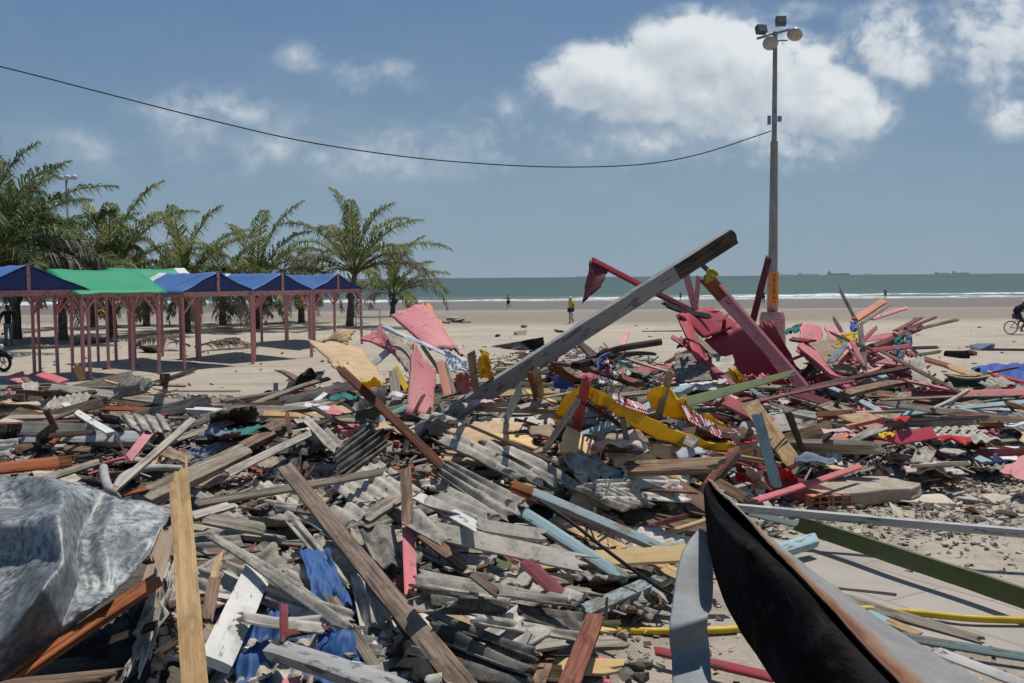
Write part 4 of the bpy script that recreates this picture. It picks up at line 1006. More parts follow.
mb = MB(); mb.ball((-.85, 0, .84), .22, sc=(1.7, .6, .32)); mb.build('seat', [M['rubber']], mo)
mb = MB(); mb.ball((-.06, 0, .84), .085, sc=(.6, 1, 1)); mb.build('headlight', [m_plain('headlight_glass', (.7, .7, .72), .15, .6)], mo)
mb = MB(); mb.tube([(-.36, -.34, 1.02), (-.28, -.1, .99), (-.28, .1, .99), (-.36, .34, 1.02)], .014, 8); mb.build('handlebar', [M['steel']], mo)
for s in (-1, 1):
    mb = MB(); mb.tube([(-.3, .2 * s, 1.0), (-.26, .3 * s, 1.2)], .007, 6); mb.ball((-.26, .32 * s, 1.24), .06, sc=(.3, 1.2, .8)); mb.build('mirror', [M['black_paint']], mo)
mb = MB(); mb.ball((-.6, 0, .35), .17, sc=(1.2, .8, .9)); mb.tube([(-.55, -.12, .25), (-1.3, -.16, .34)], .035, 8); mb.build('engine', [M['steel']], mo)

# ------------------------------------------------------------------ ships on the horizon
def ship(xa, xb, d, hull_h, label, tone):
    ca, cb = atd((xa, 274), d), atd((xb, 274), d); root = empty('cargo_ship', Vector(((ca.x + cb.x) / 2, d, -1.0)), 0, label, 'ship', 'ships on the horizon')
    L = cb.x - ca.x; mt_ = m_plain('ship_paint', tone, .8, var=.15); h = hull_h
    mb = MB(); w = L * .14; pr = [(-.5, .6), (-.47, 1), (.42, 1), (.5, .1)]
    for z, ov in ((0, -.02), (h, 0)):
        for f, k_ in pr: mb.v.append((f * L * (1 + (ov if f > 0 else 0)), -w / 2 * k_, z)); mb.v.append((f * L * (1 + (ov if f > 0 else 0)), w / 2 * k_, z))
    for i in range(3): mb.f += [(i * 2, i * 2 + 2, i * 2 + 10, i * 2 + 8), (i * 2 + 1, i * 2 + 9, i * 2 + 11, i * 2 + 3), (8 + i * 2, 10 + i * 2, 11 + i * 2, 9 + i * 2)]
    mb.f += [(0, 8, 9, 1), (6, 7, 15, 14)]; mb.mi = [0] * len(mb.f); mb.sm = [False] * len(mb.f); mb.build('hull', [mt_], root)
    mb = MB(); mb.box((-.38 * L, 0, h * 1.55), (L * .09, w * .8, h * 1.1)); mb.box((-.40 * L, 0, h * 2.3), (L * .04, w * .3, h * .5)); mb.build('bridge_house', [mt_], root)
    for f in (-.15, .08, .28):
        mb = MB(); mb.bar((f * L, 0, h), (f * L, 0, h * 1.7), L * .012, L * .012); mb.build('deck_crane', [mt_], root)
hazed_tones = (.20, .27, .32)  # paler blue with distance: haze put into the hull colour
ship(826, 849, 9000, 14, 'darkest cargo ship on the horizon, just right of the light pole', (.075, .10, .125))
ship(797, 818, 12500, 13, 'long faint ship between the light pole and the darkest ship', hazed_tones)
ship(779, 793, 12500, 10, 'faint ship touching the right side of the light pole', hazed_tones)
ship(864, 872, 12500, 8, 'tiny faint ship between the darkest ship and the far right pair', hazed_tones)
ship(933.5, 948.5, 10500, 12, 'left ship of the pair at the far right of the horizon', (.14, .185, .22))
ship(951, 968, 10500, 14, 'right ship of the pair at the far right of the horizon', (.14, .185, .22))
ship(577, 587, 12500, 9, 'small faint ship on the horizon left of the wrecked stall', hazed_tones)
ship(437, 446, 12500, 8, 'small faint ship on the horizon right of the last palm', hazed_tones)

# ------------------------------------------------------------------ odds and ends on the open sand
q_ = W((368, 326)); bn = empty('white_bench', gpt(q_.x, q_.y), R(8), 'white slatted bench on the sand beside the last stall', 'bench')
mb = MB(); [mb.box((0, y, .95), (1.5, .10, .04)) for y in (-.15, 0, .15)]; mb.build('seat', [M['white_plain']], bn)
for x in (-.68, .68):
    mb = MB(); mb.bar((x, -.15, 0), (x, -.15, .93), .06, .06); mb.bar((x, .15, 0), (x, .15, .93), .06, .06); mb.build('leg', [M['white_plain']], bn)
mb = MB(); mb.box((0, .12, .5), (1.3, .04, .08)); mb.build('rail', [M['white_plain']], bn)
o = CLOTH('tarp', 'crumpled yellow tarp lying on the sand behind the stalls', [((87, 315), .0), ((104, 314), .0), ((104, 307), .3), ((90, 306), .3)], M['yellow_cloth'], .25, 2.5, cat='tarp')
for i, (x, y, s, mt_, lab) in enumerate(((458, 322, .8, 'black', 'dark scrap lying in the middle of the beach scrap pile'), (449, 320, .7, 'fibro', 'grey lump at the left end of the beach scrap pile'), (466, 322, .7, 'fibro_d', 'dark grey lump at the right end of the beach scrap pile'), (455, 318.5, .6, 'white_plain', 'white scrap on top of the beach scrap pile'), (446, 323, .6, 'concrete', 'pale lump at the foot of the beach scrap pile'),
                                         (525, 327, .5, 'brown', 'brown lump alone on the sand left of the walker'), (522, 334, .9, 'plaster', 'tan mound of sand lumps left of the grey beam'), (560, 332, .35, 'black', 'small black scrap on the sand beside the grey beam'), (498, 336, .3, 'black', 'tiny black scrap on the sand near the burnt panel'),
                                         (556, 330.5, .25, 'dark', 'tiny dark scrap on the sand left of the grey beam'), (152, 351, .9, 'dark', 'dark lump on the sand behind the green roofed stall'), (228, 343, .9, 'dark', 'dark lump in the shade of the striped stall'), (958, 356, .9, 'black', 'dark heap of scrap on the sand below the cyclist'), (966, 354, .6, 'brown', 'brown scrap beside the dark heap below the cyclist'), (983, 349, .9, 'slate_cloth', 'blue grey bundle on the sand before the dark strip'), (980, 346, .5, 'bag', 'pale bundle on the sand above the blue grey one'))):
    CHUNK('beach_scrap', lab, (x, y), (s * 1.3, s, s * .55), M[mt_], i * .9, .05)
PL('log', 'dark weathered log lying on the sand below the cyclist', (988, 350), (1060, 350.5), 4, M['black'], t=.7, la=.05, lb=.05, cat='log')  # narrow black strip laid along the sand
PL('stick', 'thin dark pole lying on the beach left of the red wreck', (642, 331.5), (682, 331), 1.6, M['dark'], la=.03, lb=.03, cat='stick')
PL('plank', 'dark plank end lying in the sand behind the stalls', (75, 343), (118, 340), 4, M['dark'], la=.1, lb=.1)
PL('stick', 'thin rusty pole lying on the sand in front of the stalls', (170, 391), (240, 391), 1.6, M['brown'], la=.05, lb=.05, cat='stick')
# ------------------------------------------------------------------ the collapsed red stall (wreck) and its boards
P_ = lambda l, x, y: (l, x, y)
DSC = .90
PANEL('red_board', 'big dark red board standing in the middle of the wrecked stall', [(P_('K', 150, 478), 'd', 19.6), (P_('K', 300, 420), 'd', 19.8), (P_('K', 440, 640), 'd', 19.9), (P_('K', 270, 610), 'd', 19.7)], M['red'], .04, .02, .05, cat='board')
PANEL('red_board', 'dark red board behind the long pink rafter of the wreck', [(P_('K', 338, 428), 'd', 20.2), (P_('K', 385, 418), 'd', 20.3), (P_('K', 485, 600), 'd', 20.4), (P_('K', 420, 640), 'd', 20.3)], M['red'], .04, .02, cat='board')
PL('rafter', 'long pink rafter with a scorched brown top, slanting across the wreck', P_('K', 160, 268), P_('K', 515, 668), 15, M['pink'], t=.45, da=18.2, db=17.6, face=.75, jag=(.05, .03), cat='rafter', cuts=[(0, 1), (.17, 0)], mats=[M['pink_post'], M['rust_wood']], taper=.75)
PL('rafter', 'thin pink edge board along the right side of the pink rafter', P_('K', 205, 290), P_('K', 520, 655), 4, M['pink_pale'], t=.5, da=18.0, db=17.4, face=.5, cat='rafter')
PL('post', 'upright dark red post with pale cut top, beside the light pole', P_('K', 373, 192), P_('K', 316, 415), 7, M['maroon'], t=.8, da=20.4, db=20.6, face=.8, cat='post', cuts=[(0, 1), (.03, 0)], mats=[M['maroon'], M['pale']])
PL('rafter', 'pink strut rising left of the pink rafter', P_('K', 85, 240), P_('K', 122, 380), 7, M['pink_post'], t=.5, da=19.6, db=19.8, face=.8, cat='strut')
PL('rafter', 'short dark pink strut between the grey beam and the pink rafter', P_('K', 132, 262), P_('K', 122, 368), 5, M['pink_post'], t=.6, da=20.3, db=20.3, face=.8, cat='strut')
arm = PL('rafter', 'long red arm reaching left out of the wreck to the hanging maroon board', P_('L', 548, 180), P_('L', 900, 360), 6.5, M['red'], t=.6, da=18.6, db=19.4, face=.6, cat='rafter', cuts=[(0, 0), (.5, 1)], mats=[M['red'], M['maroon']])
PANEL('hanging_board', 'dark maroon board hanging from the left end of the red arm', [(P_('L', 540, 178), 'd', 18.6), (P_('L', 602, 222), 'd', 18.7), (P_('L', 578, 275), 'd', 18.5), (P_('L', 512, 336), 'd', 18.3)], M['maroon'], .035, .02, cat='board')
PL('plank', 'charred curved plank at the left side of the wreck', P_('K', 22, 358), P_('K', 170, 398), 6, M['black'], da=19.0, db=19.3, bow=.08, jag=(.1, .05), cat='plank')
PL('rafter', 'red slat dropping down the left edge of the wreck', P_('K', 62, 390), P_('K', 130, 510), 5, M['red'], da=18.9, db=18.5, cat='slat')
PL('rafter', 'pinkish red slat leaning across the lower left of the wreck', P_('K', 95, 500), P_('K', 250, 632), 5.5, M['crimson'], da=18.3, db=17.4, cat='slat')
PL('plank', 'grey plank leaning against the left of the big red board', P_('K', 100, 445), P_('K', 195, 535), 6, M['grey'], da=18.6, db=17.9)
PL('plank', 'level red rail across the back of the wreck', P_('K', 100, 420), P_('K', 270, 450), 4, M['red'], da=19.8, db=20.3, cat='rail')
rg = random.Random(77)
spots = ['at the left of', 'high in', 'at the back of', 'in the middle of', 'on top of', 'beside the strut in', 'under the rail in', 'near the pole side of', 'low in', 'behind the red arm in', 'deep inside', 'across']
for i in range(12):
    x0, y0 = rg.uniform(60, 270), rg.uniform(372, 460); a = rg.uniform(0, 6.28); l = rg.uniform(30, 75)
    PL('broken_lath', 'broken red lath %s the wrecked stall' % spots[i], P_('K', x0, y0), P_('K', x0 + l * math.cos(a), y0 + l * .6 * math.sin(a)), rg.uniform(2, 5.5), M[rg.choice(['red', 'maroon', 'crimson', 'red', 'dark'])], da=19.6 + rg.uniform(-.5, 1), db=19.8 + rg.uniform(-.5, 1), jag=(.08, .08), cat='lath', group='broken red laths in the wreck')
TUBE('yellow_rope', 'yellow rope tied round the top of the pink rafter', [atd(P_('K', x, y), 18.0 * DSC) for x, y in ((160, 285), (165, 245), (180, 240), (195, 255), (175, 248), (168, 275), (185, 262))], .03, M['yellow'], 'rope')
PL('plank', 'dark plank end poking up behind the top of the pink rafter', P_('K', 133, 212), P_('K', 172, 248), 5, M['dark'], da=18.5, db=18.5, jag=(.15, .02))
# pink stall panels right of the wreck
PANEL('painted_board', 'pale pink panel right of the light pole foot', [(P_('K', 482, 420), 'd', 20.6), (P_('K', 545, 425), 'd', 21), (P_('K', 570, 545), 'd', 19.8), (P_('K', 472, 505), 'd', 19.6)], M['pink_pale'], .03, .03, cat='panel')
PANEL('painted_board', 'long crimson edged pink panel sloping down right of the wreck', [(P_('K', 468, 502), 'd', 19.0), (P_('K', 528, 468), 'd', 20.0), (P_('K', 690, 618), 'd', 18.4), (P_('K', 640, 648), 'd', 17.6)], M['pink'], .04, .02, cat='panel')
PL('rail', 'crimson rail under the long pink panel', P_('K', 470, 512), P_('K', 668, 645), 5, M['crimson'], da=19.3, db=17.8, cat='rail')
PANEL('hardboard_sheet', 'brown grey hardboard sheet leaning on the pink panels', [(P_('K', 505, 495), 'd', 19.3), (P_('K', 582, 464), 'd', 19.7), (P_('K', 688, 600), 'd', 18.4), (P_('K', 600, 590), 'd', 18.2)], M['hardboard'], .02, .03, .04, cat='sheet')
PL('plank', 'short blue grey board crossing the hardboard sheet', P_('K', 638, 490), P_('K', 580, 555), 7, M['bluegrey'], da=18.2, db=18.0)
PANEL('red_board', 'bright red board lying across the top left of the wrecked stall', [(P_('K', 62, 392), 'd', 18.6), (P_('K', 170, 368), 'd', 20.4), (P_('K', 285, 432), 'd', 20.6), (P_('K', 150, 470), 'd', 18.9)], M['crimson'], .03, .03, .02, cat='board')
PANEL('red_board', 'narrow red board standing at the left end of the wrecked stall', [(P_('K', 58, 392), 'd', 18.7), (P_('K', 95, 400), 'd', 18.9), (P_('K', 165, 560), 'd', 18.0), (P_('K', 125, 545), 'd', 17.8)], M['red'], .03, .03, .02, cat='board')
PANEL('pink_board', 'wide pink board leaning beside the hardboard sheet, right of the wreck', [(P_('K', 560, 440), 'd', 20.6), (P_('K', 610, 425), 'd', 20.9), (P_('K', 700, 560), 'd', 18.9), (P_('K', 640, 580), 'd', 18.6)], M['pink_pale'], .03, .03, .02, cat='board')
CLOTH('rag', 'dark green cloth draped behind the pale pink panel', [(P_('K', 420, 450), 'd', 21), (P_('K', 490, 422), 'd', 21), (P_('K', 490, 440), 'd', 20.6), (P_('K', 435, 462), 'd', 20.6)], M['teal_cloth'], .08)
CLOTH('rag', 'yellow rag caught on sticks above the hardboard sheet', [(P_('K', 600, 470), 'd', 18.6), (P_('K', 670, 450), 'd', 18.8), (P_('K', 672, 480), 'd', 18.5), (P_('K', 605, 495), 'd', 18.4)], M['yellow_cloth'], .12)
CLOTH('rag', 'small bright blue rag among the sticks right of the wreck', [(P_('K', 648, 415), 'd', 19), (P_('K', 672, 415), 'd', 19), (P_('K', 672, 450), 'd', 18.8), (P_('K', 650, 450), 'd', 18.8)], M['navy_tarp'], .1)
# sticks fanned out at the right
for (lab, a, b, w, mt_, da, db, nm) in (
    ('thin dark stick standing highest right of the wreck', ('M', 42, 212), ('M', 110, 342), 3.6, 'grey', 19.5, 19.2, 'stick'),
    ('pink and bare wood board pointing up right of the blue rag', ('M', 108, 340), ('M', 228, 262), 7.5, 'salmon', 19.2, 20.2, 'board'),
    ('red pole pointing right above the wreck sticks', ('M', 175, 338), ('M', 326, 290), 4, 'pink_post', 19.6, 20.6, 'pole'),
    ('thin grey stick crossing under the pink board', ('M', 130, 360), ('M', 246, 282), 3.4, 'grey', 19.0, 19.7, 'stick'),
    ('short pale stick left of the blue rag', ('M', 16, 335), ('M', 48, 388), 4.2, 'grey', 19.0, 18.8, 'stick'),
    ('long dark red rafter jutting right over the sand', ('M', 160, 462), ('M', 392, 372), 6.5, 'maroon', 18.6, 19.4, 'rafter'),
    ('splintered tan stick jutting farthest right over the sand', ('M', 345, 388), ('M', 545, 340), 3.4, 'brown', 19.2, 20.0, 'stick'),
    ('upper dark red stick jutting over the sand', ('M', 280, 388), ('M', 382, 334), 4.2, 'maroon', 19.8, 20.6, 'stick'),
    ('lower dark red stick jutting over the sand', ('M', 330, 378), ('M', 452, 330), 3.0, 'maroon', 19.4, 20.3, 'stick'),
    ('upright grey plank below the blue rag', ('M', 128, 368), ('M', 150, 560), 6, 'grey', 18.6, 18.0, 'plank'),
    ('pink slat leaning left beside the upright grey plank', ('M', 95, 435), ('M', 160, 580), 5, 'pink', 18.3, 17.7, 'slat'),
    ('grey slat leaning right below the yellow rag', ('M', 40, 420), ('M', 150, 540), 3, 'grey', 18.4, 17.8, 'slat'),
    ('green yellow lath sloping down below the yellow rag', ('M', 0, 395), ('M', 180, 470), 3, 'green', 18.5, 18.2, 'lath'),
    ('dark board lying level right of the hanging rags', ('M', 345, 462), ('M', 455, 458), 3.5, 'dark', 19.5, 20, 'board'),
    ('olive board end lying below the dark board', ('M', 370, 490), ('M', 470, 476), 3.4, 'olive', 19.0, 19.6, 'board'),
    ('dark pole running down past the white roof sheet', ('M', 210, 470), ('M', 575, 660), 4, 'brown', 18.4, 16.0, 'pole'),
    ('salmon plank lying behind the white roof sheet', ('M', 330, 485), ('M', 500, 535), 6, 'salmon', 20.4, 21.0, 'plank')):
    PL(nm, lab, a, b, w, M[mt_], t=.55, da=da, db=db, face=.7, jag=(.09, .09), cat=nm)
CLOTH('rag', 'teal rag hanging from the long dark red rafter', [(('M', 270, 422), 'd', 18.7), (('M', 318, 404), 'd', 18.9), (('M', 312, 468), 'd', 18.7), (('M', 276, 462), 'd', 18.6)], M['teal_cloth'], .07)
CLOTH('rag', 'slate grey rag hanging lowest under the dark red rafter', [(('M', 268, 462), 'd', 18.5), (('M', 312, 456), 'd', 18.6), (('M', 318, 500), 'd', 18.4), (('M', 284, 536), 'd', 18.3)], M['slate_cloth'], .07)
CLOTH('rag', 'dark slate rag hanging at the right end of the rafter', [(('M', 322, 398), 'd', 18.9), (('M', 346, 388), 'd', 19), (('M', 350, 470), 'd', 18.8), (('M', 326, 462), 'd', 18.7)], M['slate_cloth'], .06)
CORR('corrugated_sheet', 'white corrugated sheet standing below the hanging rags', [(('M', 338, 500), 'd', 18.4), (('M', 352, 640), 'd', 16.8), (('M', 440, 640), 'd', 17), (('M', 400, 498), 'd', 18.6)], M['fibro_p'], .17, .03)
bo = empty('green_tub', W((968, 391), .02), R(-24), 'dark green tub with a tan rim, half buried at the right edge', 'tub')
mb = MB(); n = 16
def hullp(f, z, y): return ((f - .5) * .8, y * .5 * (.55 + .3 * z) * math.sin(math.pi * min(.98, .12 + f * .8)), z * .33 + .05 * (2 * f - 1) ** 2 - .05)
for i in range(n + 1):
    for z in (0, .5, 1):
        for s in (-1, 1): mb.v.append(hullp(i / n, z, s * .62))
for i in range(n):
    a_, b_ = i * 6, i * 6 + 6
    for (p, q2_) in ((0, 2), (2, 4)): mb.f += [(a_ + p, b_ + p, b_ + q2_, a_ + q2_), (a_ + p + 1, a_ + q2_ + 1, b_ + q2_ + 1, b_ + p + 1)]
    mb.f.append((a_, a_ + 1, b_ + 1, b_))
mb.f += [(0, 2, 3, 1), (2, 4, 5, 3), (n * 6, n * 6 + 1, n * 6 + 3, n * 6 + 2), (n * 6 + 2, n * 6 + 3, n * 6 + 5, n * 6 + 4)]
mb.mi = [0] * len(mb.f); mb.sm = [False] * len(mb.f); mb.build('shell', [M['dgreen']], bo)
mb = MB()
for s in (-1, 1): mb.tube([hullp(i / n, 1.03, s * .62) for i in range(n + 1)], .03, 6)
mb.build('rim', [M['tan']], bo)
PL('plank', 'tan warped plank curving from the green tub towards the blue tarp', ('M', 500, 535), ('M', 800, 608), 7, M['tan'], t=.3, la=.25, lb=.15, bow=.02, face=.7)
CLOTH('tarp', 'bright blue tarp lying on the sand at the right edge', [((972, 367), .05), ((1040, 364), .1), ((1050, 380), .1), ((984, 377), .1)], M['navy_tarp'], .16, cat='tarp')
CLOTH('tarp', 'blue cloth bundle between the green tub and the right edge', [(('I', 745, 190), .1), (('I', 830, 175), .2), (('I', 830, 215), .15), (('I', 750, 215), .1)], M['navy_tarp'], .14)
CLOTH('tarp', 'dark blue cloth at the right end of the light blue lath', [(('I', 725, 490), .12), (('I', 790, 465), .2), (('I', 890, 535), .12), (('I', 770, 530), .05)], m_cloth('dark_blue_cloth', (.02, .04, .13), .7, .2), .10)
CLOTH('rag', 'dark red bundle resting on the blue cloth bundle', [(('I', 800, 200), .3), (('I', 895, 170), .35), (('I', 900, 205), .25), (('I', 800, 220), .2)], M['maroon'], .12)

rg = random.Random(909); TG = ['maroon', 'red', 'pink', 'crimson', 'pink_pale', 'dark', 'brown', 'grey', 'salmon', 'maroon', 'pink_post']
TN = {'maroon': 'dark maroon', 'red': 'deep red', 'pink': 'pink', 'crimson': 'crimson', 'pink_pale': 'faded pink', 'dark': 'dark brown', 'brown': 'brown', 'grey': 'grey', 'salmon': 'salmon', 'pink_post': 'dusty rose'}
TANGLE = []
for i in range(84):
    if i < 34: x0, y0 = rg.uniform(676, 765), rg.uniform(326, 385)
    else: x0, y0 = rg.uniform(765, 915), rg.uniform(335, 392)
    a = rg.gauss(-.45 if i % 2 else .35, .55); l = rg.uniform(16, 62); dx, dy = math.cos(a) * l / 2, math.sin(a) * l / 2; k_ = rg.choice(TG); d0 = rg.uniform(20.2, 22.5) if i < 34 else rg.uniform(18.5, 22)
    o = PL('broken_board', None, (x0 - dx, y0 - dy), (x0 + dx, y0 + dy), rg.uniform(2, 7), M[k_], t=rg.uniform(.15, .6), da=d0, db=d0 + rg.uniform(-.8, .8), face=rg.uniform(.2, .9), jag=(.06, .1))
    o['category'] = 'board'; o['group'] = 'broken boards tangled in and beside the wrecked stall'; TANGLE.append((o, TN[k_], x0, y0, l, a))
DSC = 1.0
# ------------------------------------------------------------------ the great leaning beam
BROLL = 24
BEAM = PL('beam', 'long grey square beam leaning up across the whole heap with a dark broken top', (436, 425), (733, 236), 19, M['beamgrey'], t=.62, la=.12, db=9.3, face=.9, roll=BROLL, jag=(.01, .02), bow=.004, cat='beam', cuts=[(0, 0), (.80, 1)], mats=[M['beamgrey'], M['dark']])
for f_ in BEAM.data.polygons:
    if f_.material_index == 1 and abs(f_.normal.z) < .6 and (BEAM.matrix_world.to_3x3() @ f_.normal).z > .2: f_.material_index = 0
PANEL('scorched_face', None, [(P_('K', 58, 240), 'd', 11.12), (P_('K', 236, 112), 'd', 11.05), (P_('K', 254, 128), 'd', 11.05), (P_('K', 66, 256), 'd', 11.12)], M['dark'], .012, .03, 0, .004, parent=None) if False else None
CLOTH('plastic_bag', 'crumpled white plastic at the foot of the long grey beam', [(('C', 800, 375), .28), (('C', 925, 320), .38), (('C', 945, 375), .2), (('C', 845, 425), .12)], M['bag'], .10, 3)

# ------------------------------------------------------------------ pink panels in the centre left
DSC = 1.0
PD_ = (proj(W(('P', 432, 628), .22))[2] - .1) / .84; print('PD', PD_)
DSC = .84
PANEL('painted_board', 'large pink panel tilted at the top of the centre heap', [(('P', 212, 82), 'd', 16.2), (('P', 385, 18), 'd', 16.4), (('P', 560, 262), 'd', 15.4), (('P', 420, 262), 'd', 15.3)], M['pink_pale'], .03, .012, .02, .012, cat='panel')
PANEL('painted_board', 'narrow faded pink edge board right of the large tilted panel', [(('P', 378, 22), 'd', 16.4), (('P', 415, 18), 'd', 16.45), (('P', 570, 270), 'd', 15.6), (('P', 540, 262), 'd', 15.55)], M['salmon'], .03, .04, cat='panel')
PANEL('painted_board', 'tall pink panel standing upright in the centre heap', [(('P', 332, 228), 'd', PD_ + .75), (('P', 452, 385), 'd', PD_ + .7), (('P', 432, 628), 'd', PD_), (('P', 290, 600), 'd', PD_)], M['pink_pale'], .025, .012, .0, .012, cat='panel')
PANEL('painted_board', 'curved red-pink sheet with a torn left end under the white cloth', [(('P', 60, 210), 'd', 15.3), (('P', 160, 140), 'd', 15.6), (('P', 262, 330), 'd', 14.4), (('P', 225, 250), 'd', 14.6)], M['pink'], .02, .04, -.06, .02, cat='panel')
PANEL('grey_board', 'grey weathered board under the white cloth beside the tall pink panel', [(('P', 175, 165), 'd', 15.2), (('P', 325, 235), 'd', 15.0), (('P', 318, 395), 'd', 14.2), (('P', 262, 330), 'd', 14.3)], M['grey'], .025, .05, .05, cat='board')
CLOTH('white_cloth', 'long strip of white cloth draped over the pink panels', [(('P', 160, 122), 'd', 14.9), (('P', 612, 318), 'd', 14.2), (('P', 610, 340), 'd', 14.1), (('P', 165, 150), 'd', 14.8)], M['white_cloth'], .03, 6, n=(36, 8), jag=.03)
CLOTH('white_cloth', 'white cloth bunched at the right end of the draped strip', [(('P', 490, 265), 'd', 14.2), (('P', 600, 320), 'd', 14.1), (('P', 620, 375), 'd', 13.9), (('P', 520, 370), 'd', 13.9)], M['white_cloth'], .14)
CLOTH('pink_cloth', 'faded pink cloth at the end of the large tilted panel', [(('P', 545, 240), 'd', 15), (('P', 600, 230), 'd', 15), (('P', 628, 310), 'd', 14.6), (('P', 580, 280), 'd', 14.6)], M['pink_cloth'], .12)
PL('plank', 'salmon coloured narrow board right of the tall pink panel', ('P', 472, 325), ('P', 518, 515), 8, M['salmon'], t=.3, da=13.6, db=13.0, face=.85)
PL('plank', 'grey lath right of the salmon narrow board', ('P', 500, 340), ('P', 560, 520), 4, M['grey'], da=13.7, db=13.0, face=.85)
PL('plank', 'dark lath crossing behind the tall pink panel', ('P', 378, 240), ('P', 490, 400), 4, M['dark'], da=14.2, db=13.7, face=.85)
PL('plank', 'yellow strip standing left of the tall pink panel', ('P', 238, 352), ('P', 298, 470), 6, M['yellow'], t=.2, da=13.8, db=13.4, face=.85, cat='strip')
PL('plank', 'broad grey plank standing left of the yellow strip', ('P', 228, 370), ('P', 250, 585), 10, M['grey'], t=.25, da=13.7, db=13.0, face=.85)
PL('plank', 'white board fragment under the torn pink sheet', ('P', 120, 335), ('P', 215, 255), 7, M['white'], da=14.6, db=14.8, face=.6)
PANEL('plywood_sheet', 'large tan plywood sheet sloping left of the pink panels', [(('C', 410, 38), 'd', 14.6), (('C', 610, 62), 'd', 15.0), (('C', 712, 205), 'd', 13.6), (('C', 590, 215), 'd', 13.2)], M['ply'], .012, .06, .05, cat='plywood')
PANEL('plywood_sheet', 'plywood flap curling up at the top of the large tan sheet', [(('C', 465, 40), 'd', 15.0), (('C', 560, -2), 'd', 15.3), (('C', 592, 5), 'd', 15.1), (('C', 555, 45), 'd', 14.8)], M['tan'], .012, .06, .06, cat='plywood')
PANEL('plywood_sheet', 'torn tan plywood piece below the large sheet', [(('C', 485, 122), 'd', 13.6), (('C', 560, 118), 'd', 13.7), (('C', 625, 195), 'd', 13.0), (('C', 570, 212), 'd', 12.9)], M['ply'], .012, .08, .02, cat='plywood')
CLOTH('plastic_bag', 'white plastic bag lying below the tan plywood sheet', [(('C', 610, 240), .55), (('C', 712, 212), .6), (('C', 700, 290), .25), (('C', 605, 300), .2)], M['bag'], .14, 3)
CLOTH('rag', 'yellow rag on the lower edge of the tan plywood sheet', [(('C', 610, 190), .75), (('C', 685, 185), .75), (('C', 680, 215), .6), (('C', 625, 215), .6)], M['yellow_cloth'], .10)
DSC = 1.0
PL('rafter', 'long dark red-brown rafter slanting down to the corrugated sheets', ('C', 530, 145), ('C', 945, 545), 9.5, M['red_brown'], t=.6, la=.75, lb=.25, face=.65, jag=(.12, .05), cat='rafter')
PL('stick', 'thin dark stick with a pink painted end, left of the plywood', ('C', 300, 155), ('C', 582, 392), 7, M['brown'], t=.6, la=.35, lb=.3, face=.6, jag=(.15, .02), cat='stick', cuts=[(0, 0), (.84, 1)], mats=[M['brown'], M['pink']], taper=1.5)
CLOTH('black_sheet', 'black plastic sheeting on the sand left of the plywood', [(('C', 225, 268), .1), (('C', 390, 190), .35), (('C', 475, 140), .3), (('C', 440, 235), .1)], M['black_cloth'], .14)
PL('plank', 'white plank leaning below the plywood sheet', ('C', 440, 270), ('C', 525, 200), 5, M['white'], la=.3, lb=.35)
PL('plank', 'brown board on edge below the white leaning plank', ('C', 455, 300), ('C', 580, 240), 8, M['brown'], la=.25, lb=.3, face=.8)

# ------------------------------------------------------------------ left middle: beams and planks
Z = lambda x, y: ('A', x, y)
PL('beam', 'thick greyish white square beam with a broken left end, lying level at left', Z(82, 272), Z(600, 270), 17, M['whitegrey'], t=.75, la=.22, lb=.2, face=.55, jag=(.04, .02), cat='beam')
PL('plank', 'clean white plank leaning on the greyish white beam', Z(252, 132), Z(438, 248), 7.5, M['white'], t=.3, la=.35, lb=.4, jag=(.02, .02))
PL('beam', 'orange painted beam with a bare brown right end at the left edge', Z(-70, 395), Z(285, 358), 12.5, M['orange'], t=.6, la=.2, lb=.25, face=.7, cat='beam', cuts=[(0, 0), (.84, 1)], mats=[M['orange'], M['rust_wood']])
PL('board', 'short pink board propped on the end of the greyish white beam', Z(582, 255), Z(508, 348), 9.5, M['pink_pale'], t=.25, la=.35, lb=.25, cat='board')
PL('pole', 'straight grey driftwood pole rising right over the pink short board', Z(758, 198), Z(428, 488), 8.5, M['pale'], t=.8, la=.55, lb=.4, face=.7, cat='pole')
TUBE('bent_pipe', 'bent pale plastic pipe looping up behind the crumpled metal sheet', [W(Z(x, y), l) for x, y, l in ((408, 385, .45), (414, 430, .5), (436, 478, .5), (460, 505, .4))], .028, M['pvc'], 'pipe')
TUBE('bent_pipe', 'long curved pale pipe lying towards the thick weathered beam', [W(Z(x, y), l) for x, y, l in ((455, 470, .4), (480, 425, .42), (530, 396, .38), (610, 384, .3), (712, 388, .2))], .024, M['pvc'], 'pipe')
PL('beam', 'thick weathered brown-grey beam slanting up to the right in the left heap', Z(560, 508), Z(968, 318), 21, M['grey'], t=.65, la=.25, lb=.28, face=.6, jag=(.05, .03), cat='beam')
PL('plank', 'long grey-brown plank crossing the far left heap towards the sand', Z(-40, 228), Z(480, 82), 10, M['grey'], t=.3, la=.3, lb=.2, face=.6)
PL('rafter', 'thin dark rafter lying out over the sand at left', Z(470, 88), Z(770, -5), 4.2, M['dark'], t=.6, la=.15, lb=.12, cat='rafter')
PL('plank', 'rust brown plank at the sand edge behind the white plank', Z(390, 152), Z(868, 166), 5, M['rust_wood'], t=.4, la=.2, lb=.15)
PL('plank', 'long pale plank at the far left behind everything', Z(-60, 148), Z(235, 130), 6, M['pale'], t=.5, la=.2, lb=.2)
CORR('corrugated_sheet', 'small grey corrugated piece right of the clean white plank', [(Z(495, 240), .15), (Z(450, 178), .25), (Z(640, 178), .22), (Z(672, 240), .15)], M['fibro'], .16, .03, cat='roof sheet')
